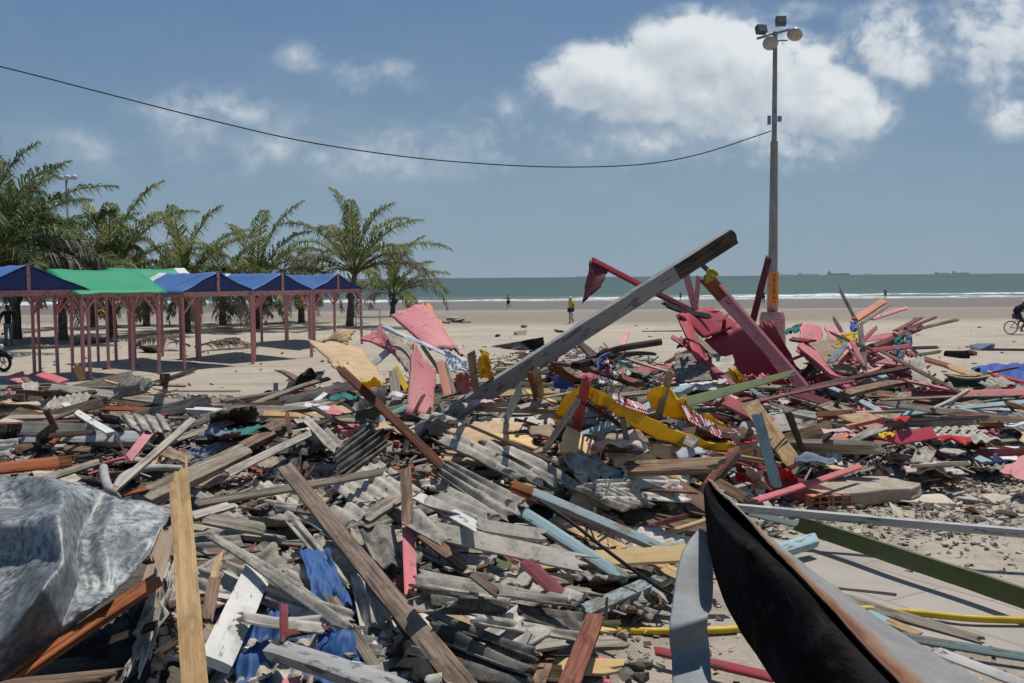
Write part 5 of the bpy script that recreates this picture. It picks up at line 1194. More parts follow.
PL('plank', 'grey plank pointing at the sand right of the driftwood pole', Z(700, 272), Z(908, 203), 7, M['grey'], t=.35, la=.25, lb=.3)
PANEL('dark_board', 'dark brown curved board standing at the sand edge', [(Z(828, 180), .45), (Z(1005, 138), .45), (Z(1020, 200), .08), (Z(835, 228), .05)], M['dark'], .025, .04, .05, cat='board')
CLOTH('plastic_sheet', 'blue grey crumpled plastic beside the thick weathered beam', [(Z(690, 325), .2), (Z(880, 290), .2), (Z(915, 320), .15), (Z(740, 365), .15)], M['slate_cloth'], .09)
PANEL('pink_board', 'flat pink board lying behind the debris at the far left', [(Z(18, 30), .25), (Z(92, 4), .3), (Z(105, 40), .2), (Z(85, 58), .2)], M['pink_pale'], .02, .02, cat='board')
PL('board', 'red-pink board lying right of the flat pink board', Z(140, 12), Z(252, 48), 8.5, M['pink'], t=.25, la=.3, lb=.22, cat='board')
PL('plank', 'grey plank pile top layer at the far left', Z(-30, 70), Z(130, 68), 6, M['grey'], la=.25, lb=.25)
PL('log', 'weathered round log below the flat pink board', Z(70, 110), Z(420, 62), 6.5, M['brown'], t=.9, la=.25, lb=.2, cat='log')
PL('plank', 'brown plank leaning over the log at far left', Z(95, 30), Z(150, 62), 6, M['brown'], la=.35, lb=.3)
PL('stake', 'short brown stake standing in the sand left of centre', Z(650, 25), Z(652, 92), 6, M['brown'], t=.7, la=.55, lb=.05, face=.8, cat='stake')
PL('stake', 'short tan stake standing behind the pink boards at left', Z(298, -18), Z(322, 36), 7, M['tan'], t=.6, la=.6, lb=.15, face=.8, cat='stake')
PL('plank', 'dark plank under the greyish white beam', Z(60, 330), Z(300, 300), 7, M['dark'], la=.12, lb=.12)
PL('plank', 'thin white splinter hanging from the end of the greyish white beam', Z(458, 250), Z(485, 312), 2.2, M['white'], la=.4, lb=.25, cat='splinter')
PL('plank', 'grey plank running up to the right below the orange beam', Z(180, 430), Z(392, 362), 8, M['grey'], la=.3, lb=.28)
PL('plank', 'orange-brown splintered board above the crumpled metal sheet', Z(455, 500), Z(575, 468), 6, M['rust_wood'], la=.35, lb=.3)
PL('plank', 'olive brown plank right of the thick weathered beam', ('C', 95, 442), ('C', 372, 318), 10, M['olive'], t=.35, la=.25, lb=.25, mats=[M['brown']])
PL('plank', 'brown square timber right of the thick weathered beam', ('C', 165, 445), ('C', 345, 360), 13, M['brown'], t=.7, la=.2, lb=.25)
PL('board', 'pale grey long board pointing to the corrugated sheets', ('C', 105, 545), ('C', 430, 388), 9, M['pale'], t=.2, la=.28, lb=.35, cat='board', taper=.8)
PL('rafter', 'long level grey-brown rafter under the corrugated sheets', ('C', -15, 660), ('C', 695, 538), 9, M['grey'], t=.7, la=.32, lb=.3, face=.6, cat='rafter')
CORR('corrugated_sheet', 'dark grey corrugated sheet bent like a trough', [(('C', 372, 338), .42), (('C', 500, 470), .25), (('C', 545, 430), .3), (('C', 440, 335), .4)], M['fibro'], .17, .03)
for i, (a, b, c_, d_) in enumerate((((500, 478), (655, 350), (668, 372), (512, 505)), ((512, 505), (690, 385), (700, 405), (528, 540)), ((528, 545), (708, 415), (715, 445), (560, 560)))):
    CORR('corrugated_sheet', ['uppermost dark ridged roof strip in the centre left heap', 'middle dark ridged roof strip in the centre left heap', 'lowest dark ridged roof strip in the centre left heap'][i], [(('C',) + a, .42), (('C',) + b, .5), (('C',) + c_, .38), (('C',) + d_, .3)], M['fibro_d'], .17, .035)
PL('plank', 'tan broken plank below the thin dark stick', ('C', 520, 290), ('C', 640, 355), 8, M['ply'], t=.15, la=.3, lb=.3)
PL('plank', 'dark lath across the tan broken planks', ('C', 548, 280), ('C', 655, 355), 3, M['dark'], la=.36, lb=.36, cat='lath')
PANEL('plywood_sheet', 'tan plywood scrap beside the long dark red-brown rafter', [(('C', 600, 310), .3), (('C', 690, 330), .3), (('C', 735, 380), .2), (('C', 640, 372), .2)], M['ply'], .012, .06, cat='plywood')
# ------------------------------------------------------------------ lower left: crumpled metal sheet and around
mt, k, b = newmat('zinc'); vec, rnd = objvec(k)
vo = k.n('ShaderNodeTexVoronoi', inp={'Vector': vec, 'Scale': 70.0}); n1 = k.noise(vec, 26, 7, .74, .1); n2 = k.noise(vec, 3.0, 5, .65)
c = k.mix(k.ramp(n1, .34, .62), (.075, .09, .10), (.33, .365, .385)); c = k.mix(k.math('MULTIPLY', k.ramp(n2, .46, .62), .6), c, (.09, .11, .125)); c = k.mix(.07, c, vo.outputs['Color'], 'OVERLAY')
hs = k.n('ShaderNodeHueSaturation', inp={'Color': c, 'Saturation': .55})
setc(k, b, hs.outputs[0], k.math('ADD', .46, k.math('MULTIPLY', k.ramp(n1, .3, .7), .26)), .4, .5); bump(k, b, n1, .2, .006); M['zinc'] = mt
rows = [[(-60, 486, 4.9), (25, 479, 4.75), (56, 481, 4.7), (103, 493, 4.7), (119, 499, 4.6), (147, 504, 4.65), (174, 512, 4.7)],
        [(-60, 505, 4.45), (20, 510, 4.60), (62, 494, 4.15), (84, 528, 4.50), (106, 528, 4.22), (132, 530, 4.38), (165, 526, 4.5)],
        [(-60, 530, 3.95), (18, 522, 4.02), (61, 520, 3.80), (76, 558, 4.18), (98, 560, 4.02), (122, 560, 4.12), (150, 552, 4.3)],
        [(-60, 585, 3.9), (22, 560, 4.05), (63, 562, 3.55), (78, 585, 3.88), (98, 590, 3.92), (113, 596, 3.9), (128, 580, 4.05)],
        [(-60, 660, 3.35), (5, 640, 3.30), (42, 592, 3.42), (62, 628, 3.68), (86, 612, 3.76), (104, 602, 3.84), (111, 598, 3.86)],
        [(-60, 730, 3.5), (0, 690, 3.5), (22, 674, 3.55), (55, 645, 3.66), (80, 622, 3.75), (100, 606, 3.84), (110, 600, 3.88)]]
PZ = []
for r in rows:
    md = sum(d for _, _, d in r) / len(r); PZ.append([atd((x, y), md + .62 * (d - md)) for x, y, d in r])
fz1 = net(PZ)
def lin(pts, t):
    f = t * (len(pts) - 1); i = min(len(pts) - 2, int(f)); return pts[i].lerp(pts[i + 1], f - i)
def f0(u, v): return fz1(u, v) * .30 + lin([lin(r, v) for r in PZ], u) * .70
def zf(u, v):
    p = f0(u, v); a = noise.noise(Vector((u * 5, v * 6, 3))); b_ = 1 - 2 * abs(noise.noise(Vector((u * 4 + 2, v * 5, 8))))
    c_ = abs(noise.noise(Vector((u * 9, v * 11, 5))))
    return p + Vector((.2, -.7, .6)) * (.03 * a + .03 * b_ - .02 * c_)
build_surface(zf, 60, 72, .006, 'crumpled_metal_sheet', [M['zinc']], 'big crumpled mottled zinc sheet in the lower left corner', 'metal sheet')
PL('plank', 'orange-brown board under the crumpled zinc sheet', ('B', 40, 672), ('B', 582, 302), 17, M['rust_wood'], t=.35, da=3.45, db=3.95, face=.55, roll=-25, jag=(.03, .04), cat='board')
PL('board', 'pinkish brown board standing right of the zinc sheet', ('B', 625, 110), ('B', 560, 330), 19, M['hardboard'], t=.2, da=4.4, db=4.1, face=.8, jag=(.06, .08), cat='board')
PANEL('curved_sheet', 'dark grey curved sheet under the pale split pole', [(('B', 660, 235), 'd', 4.25), (('B', 600, 300), 'd', 4.15), (('B', 470, 620), 'd', 3.75), (('B', 560, 600), 'd', 3.75)], M['fibro'], .008, .06, -.08, cat='sheet')
PL('pole', 'pale yellow split pole with a pointed top, standing in front at lower left', (178.5, 476), (196, 700), 23, M['fresh'], t=.5, da=4.15, db=3.05, face=.85, jag=(.12, .01), cat='pole', taper=1.0, mats=[M['fresh']])
PL('plank', 'white painted boxed board leaning right of the pale split pole', ('B', 800, 612), ('B', 970, 250), 31, M['white'], t=.4, da=3.85, db=4.7, face=.55, roll=18, jag=(.004, .004), cat='board')
PL('stump', 'splintered brown stump behind the pale split pole', ('B', 800, 300), ('B', 770, 450), 13, M['brown'], t=.7, da=4.2, db=4.0, face=.8, jag=(.12, .03), cat='splinter')
PL('plank', 'pinkish splinter right of the pale split pole', ('B', 815, 210), ('B', 790, 330), 8, M['tan'], t=.6, da=4.4, db=4.2, face=.8, jag=(.12, .04), cat='splinter')
PL('plank', 'brown bark board across the bottom left corner', ('B', 60, 690), ('B', 400, 655), 14, M['brown'], t=.4, da=3.2, db=3.3, jag=(.05, .05), cat='board')
PL('plank', 'grey plank above the white painted boxed board', ('B', 770, 70), ('B', 985, 110), 14, M['grey'], t=.3, la=.4, lb=.35)
PL('plank', 'pale grey board behind the pale split pole', ('B', 720, 60), ('B', 860, 20), 10, M['pale'], t=.3, la=.4, lb=.35)
CLOTH('black_sheet', 'black plastic sheeting in the hollow under the orange-brown board', [((40, 668), 'd', 4.3), ((150, 590), 'd', 4.7), ((182, 640), 'd', 4.2), ((150, 720), 'd', 3.7)], M['black_cloth'], .06, 4)  # no real sheeting: black cloth added where the hollow is only shade
for i, (a, b, w, mk) in enumerate((((70, 655), (165, 622), 9, 'dark'), ((110, 690), (178, 640), 8, 'brown'), ((60, 676), (120, 662), 7, 'dark'), ((150, 560), (176, 640), 8, 'dark'), ((130, 620), (180, 668), 6, 'black'))):  # dark boards added as filling for the hollow's black shade
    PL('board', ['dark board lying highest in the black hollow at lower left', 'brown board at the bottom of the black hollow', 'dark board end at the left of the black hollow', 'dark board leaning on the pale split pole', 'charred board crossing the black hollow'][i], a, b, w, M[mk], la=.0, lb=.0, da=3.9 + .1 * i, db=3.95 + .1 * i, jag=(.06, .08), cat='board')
# blue tarp in the hollow
CLOTH('blue_tarp', 'crumpled blue tarp crammed in the hollow at lower left', [((238, 616), 'd', 4.45), ((338, 590), 'd', 4.7), ((368, 674), 'd', 4.05), ((234, 712), 'd', 3.72)], M['blue_tarp'], .09, 4.5, n=(50, 44), jag=.05)
CLOTH('blue_tarp', 'strip of blue tarp showing between the grey roof strips', [((300, 552), 'd', 5.0), ((330, 550), 'd', 5.05), ((352, 610), 'd', 4.5), ((318, 612), 'd', 4.45)], M['blue_tarp'], .08, 3)
CORR('corrugated_sheet', 'long narrow grey roof strip slanting over the blue tarp', [(('D', 45, 118), 'd', 4.75), (('D', 588, 485), 'd', 4.25), (('D', 560, 500), 'd', 4.2), (('D', 30, 140), 'd', 4.65)], M['fibro'], .17, .018, .008, cat='roof sheet')
CORR('corrugated_sheet', 'short pale wavy roof strip on the blue tarp', [(('D', 140, 425), 'd', 4.15), (('D', 455, 455), 'd', 4.15), (('D', 450, 490), 'd', 4.05), (('D', 165, 450), 'd', 4.05)], M['fibro_p'], .09, .02, .008, cat='roof sheet')
PL('beam', 'long weathered square timber running down to the bottom edge', (286, 468), (478, 704), 20, M['brown'], t=.55, da=6.3, db=3.55, face=.6, roll=10, jag=(.03, .02), cat='timber', mats=[m_wood('timber_weathered', (.12, .085, .062), (.27, .20, .155))])
PL('stake', 'brown stake with a pink pointed tip hanging down in the centre', (405.5, 470), (411, 591), 12, M['brown'], t=.35, da=5.9, db=4.9, face=.85, jag=(.04, .06), cat='stake', cuts=[(0, 0), (.52, 1)], mats=[M['brown'], M['pink']])
PL('beam', 'thick greyish white square post at the bottom centre left', ('D', 268, 555), ('D', 760, 720), 27, M['whitegrey'], t=.8, da=3.95, db=3.3, face=.55, cat='beam', jag=(.005, .01))
PL('stake', 'short dark red stake standing on the blue tarp', ('D', 312, 398), ('D', 314, 525), 9, M['maroon'], t=.8, da=4.0, db=3.9, face=.8, cat='stake')
PL('board', 'dark red-brown board end right of the short stake', ('D', 325, 500), ('D', 472, 478), 9, M['red_brown'], t=.5, da=4.0, db=4.2, cat='board')
CORR('corrugated_sheet', 'upright pale roof sheet beside the long weathered timber', [(('D', 545, 205), 'd', 5.2), (('D', 620, 598), 'd', 4.15), (('D', 690, 590), 'd', 4.2), (('D', 600, 215), 'd', 5.2)], M['fibro_p'], .17, .02, cat='roof sheet')
CORR('corrugated_sheet', 'broken grey roof piece lying on the upright pale sheet', [(('D', 615, 315), 'd', 4.75), (('D', 640, 465), 'd', 4.35), (('D', 725, 460), 'd', 4.4), (('D', 690, 330), 'd', 4.75)], M['fibro'], .17, .022, cat='roof sheet')
CORR('corrugated_sheet', 'curved grey roof strip left of the upright pale sheet', [(('D', 325, 90), 'd', 5.4), (('D', 530, 330), 'd', 4.75), (('D', 565, 310), 'd', 4.8), (('D', 365, 70), 'd', 5.4)], M['fibro'], .14, .02, cat='roof sheet')
CORR('corrugated_sheet', 'pale roof piece under the top of the long weathered timber', [(('D', 370, 60), 'd', 5.7), (('D', 450, 140), 'd', 5.3), (('D', 620, 70), 'd', 5.6), (('D', 560, 20), 'd', 6.0)], M['fibro_p'], .17, .03, cat='roof sheet')
CORR('corrugated_sheet', 'grey roof piece lying flat between the timber and the pink tipped stake', [(('D', 430, 195), 'd', 5.2), (('D', 545, 290), 'd', 4.9), (('D', 600, 240), 'd', 5.0), (('D', 490, 150), 'd', 5.4)], M['fibro'], .17, .025, cat='roof sheet')
CORR('corrugated_sheet', 'dark trough-like roof piece left of the pink tipped stake', [(('D', 590, 110), 'd', 5.6), (('D', 650, 240), 'd', 5.1), (('D', 760, 260), 'd', 5.2), (('D', 720, 80), 'd', 5.7)], M['fibro_d'], .17, .03, cat='roof sheet')
PL('board', 'grey-brown board end left of the pink tipped stake', ('D', 612, 72), ('D', 745, -8), 15, M['grey'], t=.4, da=5.6, db=6.0, cat='board')
PL('plank', 'brown plank passing behind the pink tipped stake', ('D', 700, 30), ('D', 985, 248), 13, M['brown'], t=.4, da=5.9, db=5.3, face=.6)
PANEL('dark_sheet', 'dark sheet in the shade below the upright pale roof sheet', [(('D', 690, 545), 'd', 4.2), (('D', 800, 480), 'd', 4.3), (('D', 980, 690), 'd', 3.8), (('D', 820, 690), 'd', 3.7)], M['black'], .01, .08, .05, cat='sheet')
CORR('corrugated_sheet', 'broken grey roof strip lying across the middle of the blue tarp', [((262, 588), 'd', 4.5), ((352, 612), 'd', 4.3), ((350, 630), 'd', 4.2), ((268, 606), 'd', 4.4)], M['fibro'], .14, .022, cat='roof sheet')
CORR('corrugated_sheet', 'pale roof strip at the left edge of the blue tarp', [((226, 560), 'd', 4.75), ((300, 600), 'd', 4.45), ((290, 618), 'd', 4.35), ((222, 585), 'd', 4.6)], M['fibro_p'], .14, .022, cat='roof sheet')
PL('plank', 'grey plank end lying over the right side of the blue tarp', (330, 596), (376, 668), 12, M['grey'], t=.3, da=4.4, db=4.05, face=.6)
PL('plank', 'pink plank scrap at the bottom left of the white post', ('D', 300, 690), ('D', 372, 672), 9, M['pink'], da=3.7, db=3.75)

# ------------------------------------------------------------------ centre: roof sheets, plywood, yellow awning
Ez = lambda x, y: ('E', x, y)
CORR('corrugated_sheet', 'large grey corrugated sheet behind the long dark red-brown rafter', [(Ez(40, 420), .3), (Ez(330, 560), .25), (Ez(560, 600), .25), (Ez(210, 400), .4)], M['fibro'], .18, .035, jag=.1)
CORR('corrugated_sheet', 'big grey corrugated sheet in the middle foreground', [(Ez(75, 555), .3), (Ez(300, 720), .2), (Ez(430, 660), .25), (Ez(110, 500), .35)], M['fibro'], .18, .04, jag=.08)
CORR('corrugated_sheet', 'grey corrugated sheet below the yellow plywood', [(Ez(535, 490), .4), (Ez(590, 570), .28), (Ez(735, 555), .28), (Ez(640, 440), .42)], M['fibro'], .18, .035)
CORR('corrugated_sheet', 'darker corrugated sheet left of the sheet below the yellow plywood', [(Ez(380, 560), .3), (Ez(470, 615), .22), (Ez(650, 590), .25), (Ez(500, 510), .36)], M['fibro'], .18, .035)
CORR('corrugated_sheet', 'white flat roof sheet right of the centre', [(Ez(655, 575), .3), (Ez(1020, 555), .28), (Ez(1030, 652), .14), (Ez(690, 640), .16)], M['fibro_p'], .10, .012, jag=.05)
CORR('corrugated_sheet', 'pale torn roof piece on top of the white flat sheet', [(Ez(760, 515), .36), (Ez(900, 540), .34), (Ez(985, 590), .3), (Ez(790, 580), .3)], M['fibro_p'], .12, .016)
PL('board', 'cracked white board lying across the middle foreground', ('F', 60, 115), ('F', 600, 235), 19, M['fibro_p'], t=.15, la=.3, lb=.28, jag=(.05, .2), cat='board')
PL('board', 'white board pointing down at the cracked white board', ('F', -10, -15), ('F', 225, 108), 11, M['white'], t=.15, la=.34, lb=.36, cat='board')
PL('board', 'second cracked pale board behind the cracked white board', ('F', 220, 92), ('F', 462, 130), 13, M['fibro_p'], t=.15, la=.4, lb=.38, jag=(.05, .12), cat='board')
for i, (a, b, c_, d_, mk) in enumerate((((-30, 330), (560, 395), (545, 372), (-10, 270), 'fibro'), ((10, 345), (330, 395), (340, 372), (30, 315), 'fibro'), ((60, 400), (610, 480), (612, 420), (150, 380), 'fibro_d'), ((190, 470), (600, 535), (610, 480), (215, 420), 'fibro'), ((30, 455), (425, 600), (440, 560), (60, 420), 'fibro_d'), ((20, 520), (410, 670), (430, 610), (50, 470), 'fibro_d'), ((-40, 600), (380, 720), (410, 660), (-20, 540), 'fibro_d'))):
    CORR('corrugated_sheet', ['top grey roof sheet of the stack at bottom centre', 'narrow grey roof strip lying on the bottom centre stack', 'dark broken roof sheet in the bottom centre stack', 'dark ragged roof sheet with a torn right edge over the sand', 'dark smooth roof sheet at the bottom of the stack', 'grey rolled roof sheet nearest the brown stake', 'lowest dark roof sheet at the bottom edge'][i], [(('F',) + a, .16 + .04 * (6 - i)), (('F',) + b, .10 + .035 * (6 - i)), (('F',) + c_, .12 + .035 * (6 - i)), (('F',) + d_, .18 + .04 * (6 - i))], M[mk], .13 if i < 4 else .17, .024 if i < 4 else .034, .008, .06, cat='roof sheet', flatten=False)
PL('plank', 'pink plank on edge in the middle foreground', ('F', 392, 228), ('F', 555, 385), 15, M['pink'], t=.5, la=.3, lb=.2, face=.5, roll=20)
PL('plank', 'brown plank lying left of the pink plank', ('F', 200, 280), ('F', 290, 350), 10, M['brown'], la=.4, lb=.35)
PL('beam', 'light blue square post with a dark shaded side, in the centre foreground', ('F', 380, 45), ('F', 770, 300), 14, M['lblue'], t=.7, la=.28, lb=.2, face=.45, roll=12, cat='beam')
PL('beam', 'mottled blue-grey post lying on the sand by the yellow hose', ('F', 605, 420), ('F', 965, 262), 17, M['bluegrey'], t=.6, la=.12, lb=.15, face=.55, cat='beam')
PL('beam', 'long slim rail, blue on top and red along its side', Ez(345, 585), ('F', 985, 218), 12, M['bluegrey'], t=.55, la=.42, lb=.25, face=.4, cat='rail', mats=[M['bluegrey'], M['rust_wood']], cuts=[(0, 1), (.12, 0)])
PL('slat', 'red slat along the lower side of the long slim blue rail', Ez(350, 610), ('F', 960, 222), 4.5, M['crimson'], t=.6, la=.36, lb=.2, face=.7, cat='slat')
TUBE('black_cable', 'black cable running down in front of the blue and red rail', [W(('F', x, y), l) for x, y, l in ((440, 0, .4), (560, 80, .36), (700, 190, .33), (850, 300, .28), (960, 368, .15))], .011, M['rubber'], 'cable')
PL('stake', 'brown worn stake standing out of the sand at bottom centre', ('F', 655, 435), ('F', 545, 720), 21, M['red_brown'], t=.4, la=.35, lb=.25, face=.6, cat='stake', jag=(.02, .02))
PL('plank', 'small brown plank on the sand left of the worn stake', ('F', 490, 560), ('F', 440, 690), 14, M['brown'], la=.1, lb=.1)
PANEL('pink_board', 'triangular pink board scrap right of the worn stake', [(('F', 640, 585), .12), (('F', 700, 590), .1), (('F', 705, 690), .08), (('F', 680, 690), .08)], M['pink'], .02, .02, cat='board')
CHUNK('stone_block', 'big brown broken stone block right of the middle roof sheets', Ez(600, 650), (.34, .28, .24), M['plaster'], .4, .12, 'stone')
CHUNK('stone_block', 'flat brown stone beside the big stone block', Ez(715, 665), (.40, .26, .16), M['plaster'], .1, .1, 'stone')
CHUNK('wood_block', 'small sawn block of tan wood at the end of the black cable', ('F', 820, 372), (.08, .07, .12), M['fresh'], .3, .03, 'wood block')
for (lab, cs, mt_) in (('yellow plywood sheet with a torn top in the centre', (((555, 368), .55), ((712, 448), .35), ((650, 482), .28), ((520, 468), .3)), 'ply_yellow'),
                       ('tan plywood sheet lying left in the centre', (((240, 345), .42), ((405, 350), .4), ((375, 385), .3), ((275, 398), .3)), 'ply'),
                       ('yellow plywood strip left of the torn sheet', (((205, 400), .36), ((415, 398), .36), ((440, 455), .25), ((330, 440), .25)), 'ply_yellow'),
                       ('yellow plywood sheet right of the corrugated sheet', (((720, 462), .38), ((880, 460), .38), ((1000, 580), .22), ((740, 515), .28)), 'ply_yellow'),
                       ('pinkish brown plywood sheet behind the yellow one', (((655, 400), .42), ((830, 380), .45), ((900, 460), .34), ((760, 455), .34)), 'hardboard'),
                       ('tan plywood corner under the yellow awning', (((830, 335), .5), ((1000, 400), .42), ((1010, 455), .3), ((880, 405), .36)), 'ply'),
                       ('small orange plywood scrap left of the corrugated sheet', (((335, 475), .28), ((455, 490), .28), ((440, 515), .22), ((350, 505), .22)), 'tan'),
                       ('tan plywood offcut behind the left plywood sheet', (((390, 355), .36), ((510, 372), .36), ((500, 412), .3), ((420, 395), .3)), 'hardboard')):
    PANEL('plywood_sheet', lab, [(('E',) + c_[0], c_[1]) for c_ in cs], M[mt_], .014, .10, .02, cat='plywood')
CORR('corrugated_sheet', 'pale corrugated sheet lying in front of the tan plywood in the centre', [(('E', 290, 455), .36), (('E', 470, 560), .28), (('E', 545, 530), .30), (('E', 370, 440), .38)], M['fibro_p'], .17, .03)
CORR('corrugated_sheet', 'light grey roof sheet tilted behind the cracked white board', [(('F', -10, 20), .34), (('F', 200, 80), .30), (('F', 285, 50), .32), (('F', 110, -40), .42)], M['fibro_p'], .17, .03)
CORR('corrugated_sheet', 'light grey roof sheet between the pink tipped stake and the cracked board', [(('F', -70, 90), .34), (('F', 60, 180), .28), (('F', 120, 140), .30), (('F', 20, 40), .40)], M['fibro'], .17, .03)
CORR('corrugated_sheet', 'wide grey roof sheet under the white flat one', [(('E', 560, 600), .26), (('E', 760, 690), .14), (('E', 900, 660), .16), (('E', 700, 580), .30)], M['fibro'], .17, .03)
PANEL('plywood_sheet', 'large tan plywood sheet right of the foot of the grey beam', [(('E', 100, 380), .40), (('E', 250, 345), .48), (('E', 330, 420), .34), (('E', 200, 435), .30)], M['ply'], .014, .08, .02, cat='plywood')
PANEL('plywood_sheet', 'tan plywood strip in front of the yellow awning', [(('E', 800, 430), .36), (('E', 960, 440), .36), (('E', 990, 500), .28), (('E', 840, 470), .30)], M['ply'], .014, .08, .02, cat='plywood')
# the yellow awning with its lettered red and white fringe (worn, unreadable)
aw = [[(554, 410, .30), (572, 392, .75), (590, 386, .95), (625, 405, .80), (665, 425, .66), (700, 438, .52), (738, 447, .40)],
      [(553, 418, .20), (570, 402, .55), (589, 392, .82), (623, 413, .66), (662, 434, .52), (698, 443, .42), (737, 450, .32)],
      [(557, 424, .12), (568, 412, .40), (588, 398, .70), (620, 418, .50), (655, 438, .40), (695, 447, .33), (735, 453, .26)]]
fA = net([[W((x, y), l) for x, y, l in r] for r in aw])
awo = empty('yellow_awning', W((600, 415), .2), 0, 'long torn yellow awning with a red and white lettered end, draped over posts', 'awning')
o = build_surface(lambda u, v: fA(u, v) + Vector((0, 0, .04 * noise.noise(Vector((u * 3, v * 12, 2))))), 12, 60, .006, 'canvas', [M['yellow_cloth']]); o.parent = awo; o.matrix_local = Matrix.Translation(-awo.location) @ o.matrix_world
def fringe(pts, root, hh, seed):
    rg = random.Random(seed); P = [W((x, y), l) for x, y, l in pts]; mb = MB(); n = 26
    for i in range(n):
        a, b_ = cr(P, i / n), cr(P, (i + 1) / n); dn = Vector((0.05, -.1, -hh)); k_ = 0 if (i // 1) % 2 == 0 else 1
        off = (b_ - a).normalized().cross(dn).normalized() * .004
        mb.add([a, b_, b_ + dn, a + dn, a + off, b_ + off, b_ + dn + off, a + dn + off], [(0, 1, 2, 3), (7, 6, 5, 4), (0, 4, 5, 1), (2, 6, 7, 3)], k_)
        if rg.random() < .8:      # worn letter strokes
            c_ = a.lerp(b_, .5) + dn * .5; mb.bar(c_ - dn * .28, c_ + dn * .28, .03, .014, 1 - k_); mb.bar(c_ - (b_ - a) * .2 - dn * .1, c_ + (b_ - a) * .2 - dn * .1, .014, .02, 1 - k_)
    o = mb.build('lettered_fringe', [M['red_cloth'], M['white_cloth']]); o.parent = root; o.matrix_local = Matrix.Translation(-root.location) @ o.matrix_world
fringe([(697, 447, .36), (710, 450, .33), (725, 452, .3), (740, 452, .28)], awo, .12, 1)
fringe([(608, 391, .86), (622, 397, .8), (640, 403, .74)], awo, .07, 3)
aw2 = [[(646, 394, .55), (660, 388, .75), (676, 395, .7), (700, 412, .5), (728, 428, .3)], [(650, 404, .4), (664, 402, .5), (682, 412, .42), (700, 422, .34), (722, 432, .25)], [(660, 412, .3), (670, 414, .3), (684, 420, .28), (700, 428, .25), (718, 434, .2)]]
fB = net([[W((x, y), l) for x, y, l in r] for r in aw2])
aw2o = empty('yellow_awning', W((680, 415), .2), 0, 'second crumpled yellow awning behind the grey leaning plank, with a lettered edge', 'awning')
o = build_surface(lambda u, v: fB(u, v) + Vector((0, 0, .07 * noise.noise(Vector((u * 4, v * 9, 5))))), 14, 34, .006, 'canvas', [M['yellow_cloth']]); o.parent = aw2o; o.matrix_local = Matrix.Translation(-aw2o.location) @ o.matrix_world
fringe([(680, 403, .62), (695, 412, .52), (712, 422, .42), (730, 431, .34)], aw2o, .13, 2)
PL('post', 'dark red broken post standing inside the yellow awning', Ez(632, 188), Ez(592, 388), 10, M['red'], t=.6, la=1.0, lb=.3, face=.85, jag=(.08, .02), cat='post')
PL('plank', 'light blue plank standing left of the yellow awning', Ez(382, 225), Ez(325, 345), 7.5, M['lblue'], t=.25, la=.8, lb=.35, face=.85)
PL('plank', 'grey plank leaning on the second yellow awning', Ez(950, 158), Ez(908, 315), 8, M['grey'], t=.3, la=.95, lb=.4, face=.85)
PL('pole', 'grey pole leaning in front of the yellow awning', Ez(600, 268), Ez(478, 450), 7, M['grey'], t=.7, la=.85, lb=.35, face=.8, cat='pole')
PL('plank', 'dark plank crossing under the yellow awning', Ez(600, 262), Ez(758, 360), 5, M['dark'], la=.75, lb=.5, face=.7)
PL('stake', 'upright grey stake under the yellow awning', Ez(768, 335), Ez(792, 455), 6, M['grey'], t=.6, la=.6, lb=.32, face=.85, cat='stake')
PL('lath', 'level dark lath on the yellow plywood', Ez(712, 460), Ez(862, 463), 3, M['dark'], la=.42, lb=.42, cat='lath')
PL('lath', 'long thin dark lath slanting over the plywood', Ez(175, 358), Ez(605, 548), 3.4, M['dark'], t=.6, la=.5, lb=.4, cat='lath')
PL('rafter', 'long rust brown rafter lying level behind the yellow awning', Ez(475, 125), Ez(835, 208), 5.5, M['red_brown'], t=.6, la=.55, lb=.5, face=.6, cat='rafter')
PL('plank', 'grey brown log stub right of the light blue plank', Ez(372, 300), Ez(480, 275), 8, M['grey'], t=.8, la=.45, lb=.45, cat='log')
PL('post', 'short dark red post left of the light blue standing plank', Ez(415, 165), Ez(440, 260), 6, M['red_brown'], t=.6, la=.8, lb=.45, face=.85, cat='post')
PL('plank', 'grey stump plank beside the short dark red post', Ez(440, 150), Ez(460, 255), 8, M['grey'], t=.4, la=.8, lb=.45, face=.85)
PL('plank', 'brown plank crossing down beside the blue rag', Ez(540, 140), Ez(610, 215), 7, M['brown'], la=.55, lb=.6, face=.8)
CLOTH('rag', 'deep blue rag behind the yellow awning', [(Ez(500, 180), .45), (Ez(580, 170), .55), (Ez(590, 215), .4), (Ez(515, 225), .35)], M['navy_tarp'], .12)
CLOTH('rag', 'bright yellow rag on the slope right of the pink panels', [(Ez(222, 90), .9), (Ez(255, 82), .9), (Ez(262, 175), .5), (Ez(228, 180), .5)], M['yellow_cloth'], .09)
PL('plank', 'grey post standing left of the bright yellow rag', Ez(195, 88), Ez(212, 230), 8, M['grey'], t=.5, la=1.0, lb=.5, face=.85)
CLOTH('rag', 'hot pink cloth below the end of the white cloth strip', [(Ez(135, 165), .6), (Ez(185, 160), .6), (Ez(195, 240), .35), (Ez(140, 235), .35)], M['pink'], .1)
PANEL('burnt_board', 'burnt black curled panel on the sand left of the long grey beam', [(('L', 185, 490), .05), (('L', 372, 458), .55), (('L', 378, 495), .05), (('L', 300, 505), .02)], M['black'], .03, .04, .12, cat='panel')
TUBE('dark_pipe', 'dark slim pole lying on the heap behind the long grey beam', [W(Ez(680, 97), .8), W(Ez(760, 70), .9), W(Ez(915, 45), .9)], .03, M['dark'], 'pole')
PL('plank', 'faded pink post stub standing behind the beam at the sand', Ez(785, 8), Ez(755, 105), 6, M['pink_beam'], t=.5, la=.75, lb=.25, face=.85, cat='post')
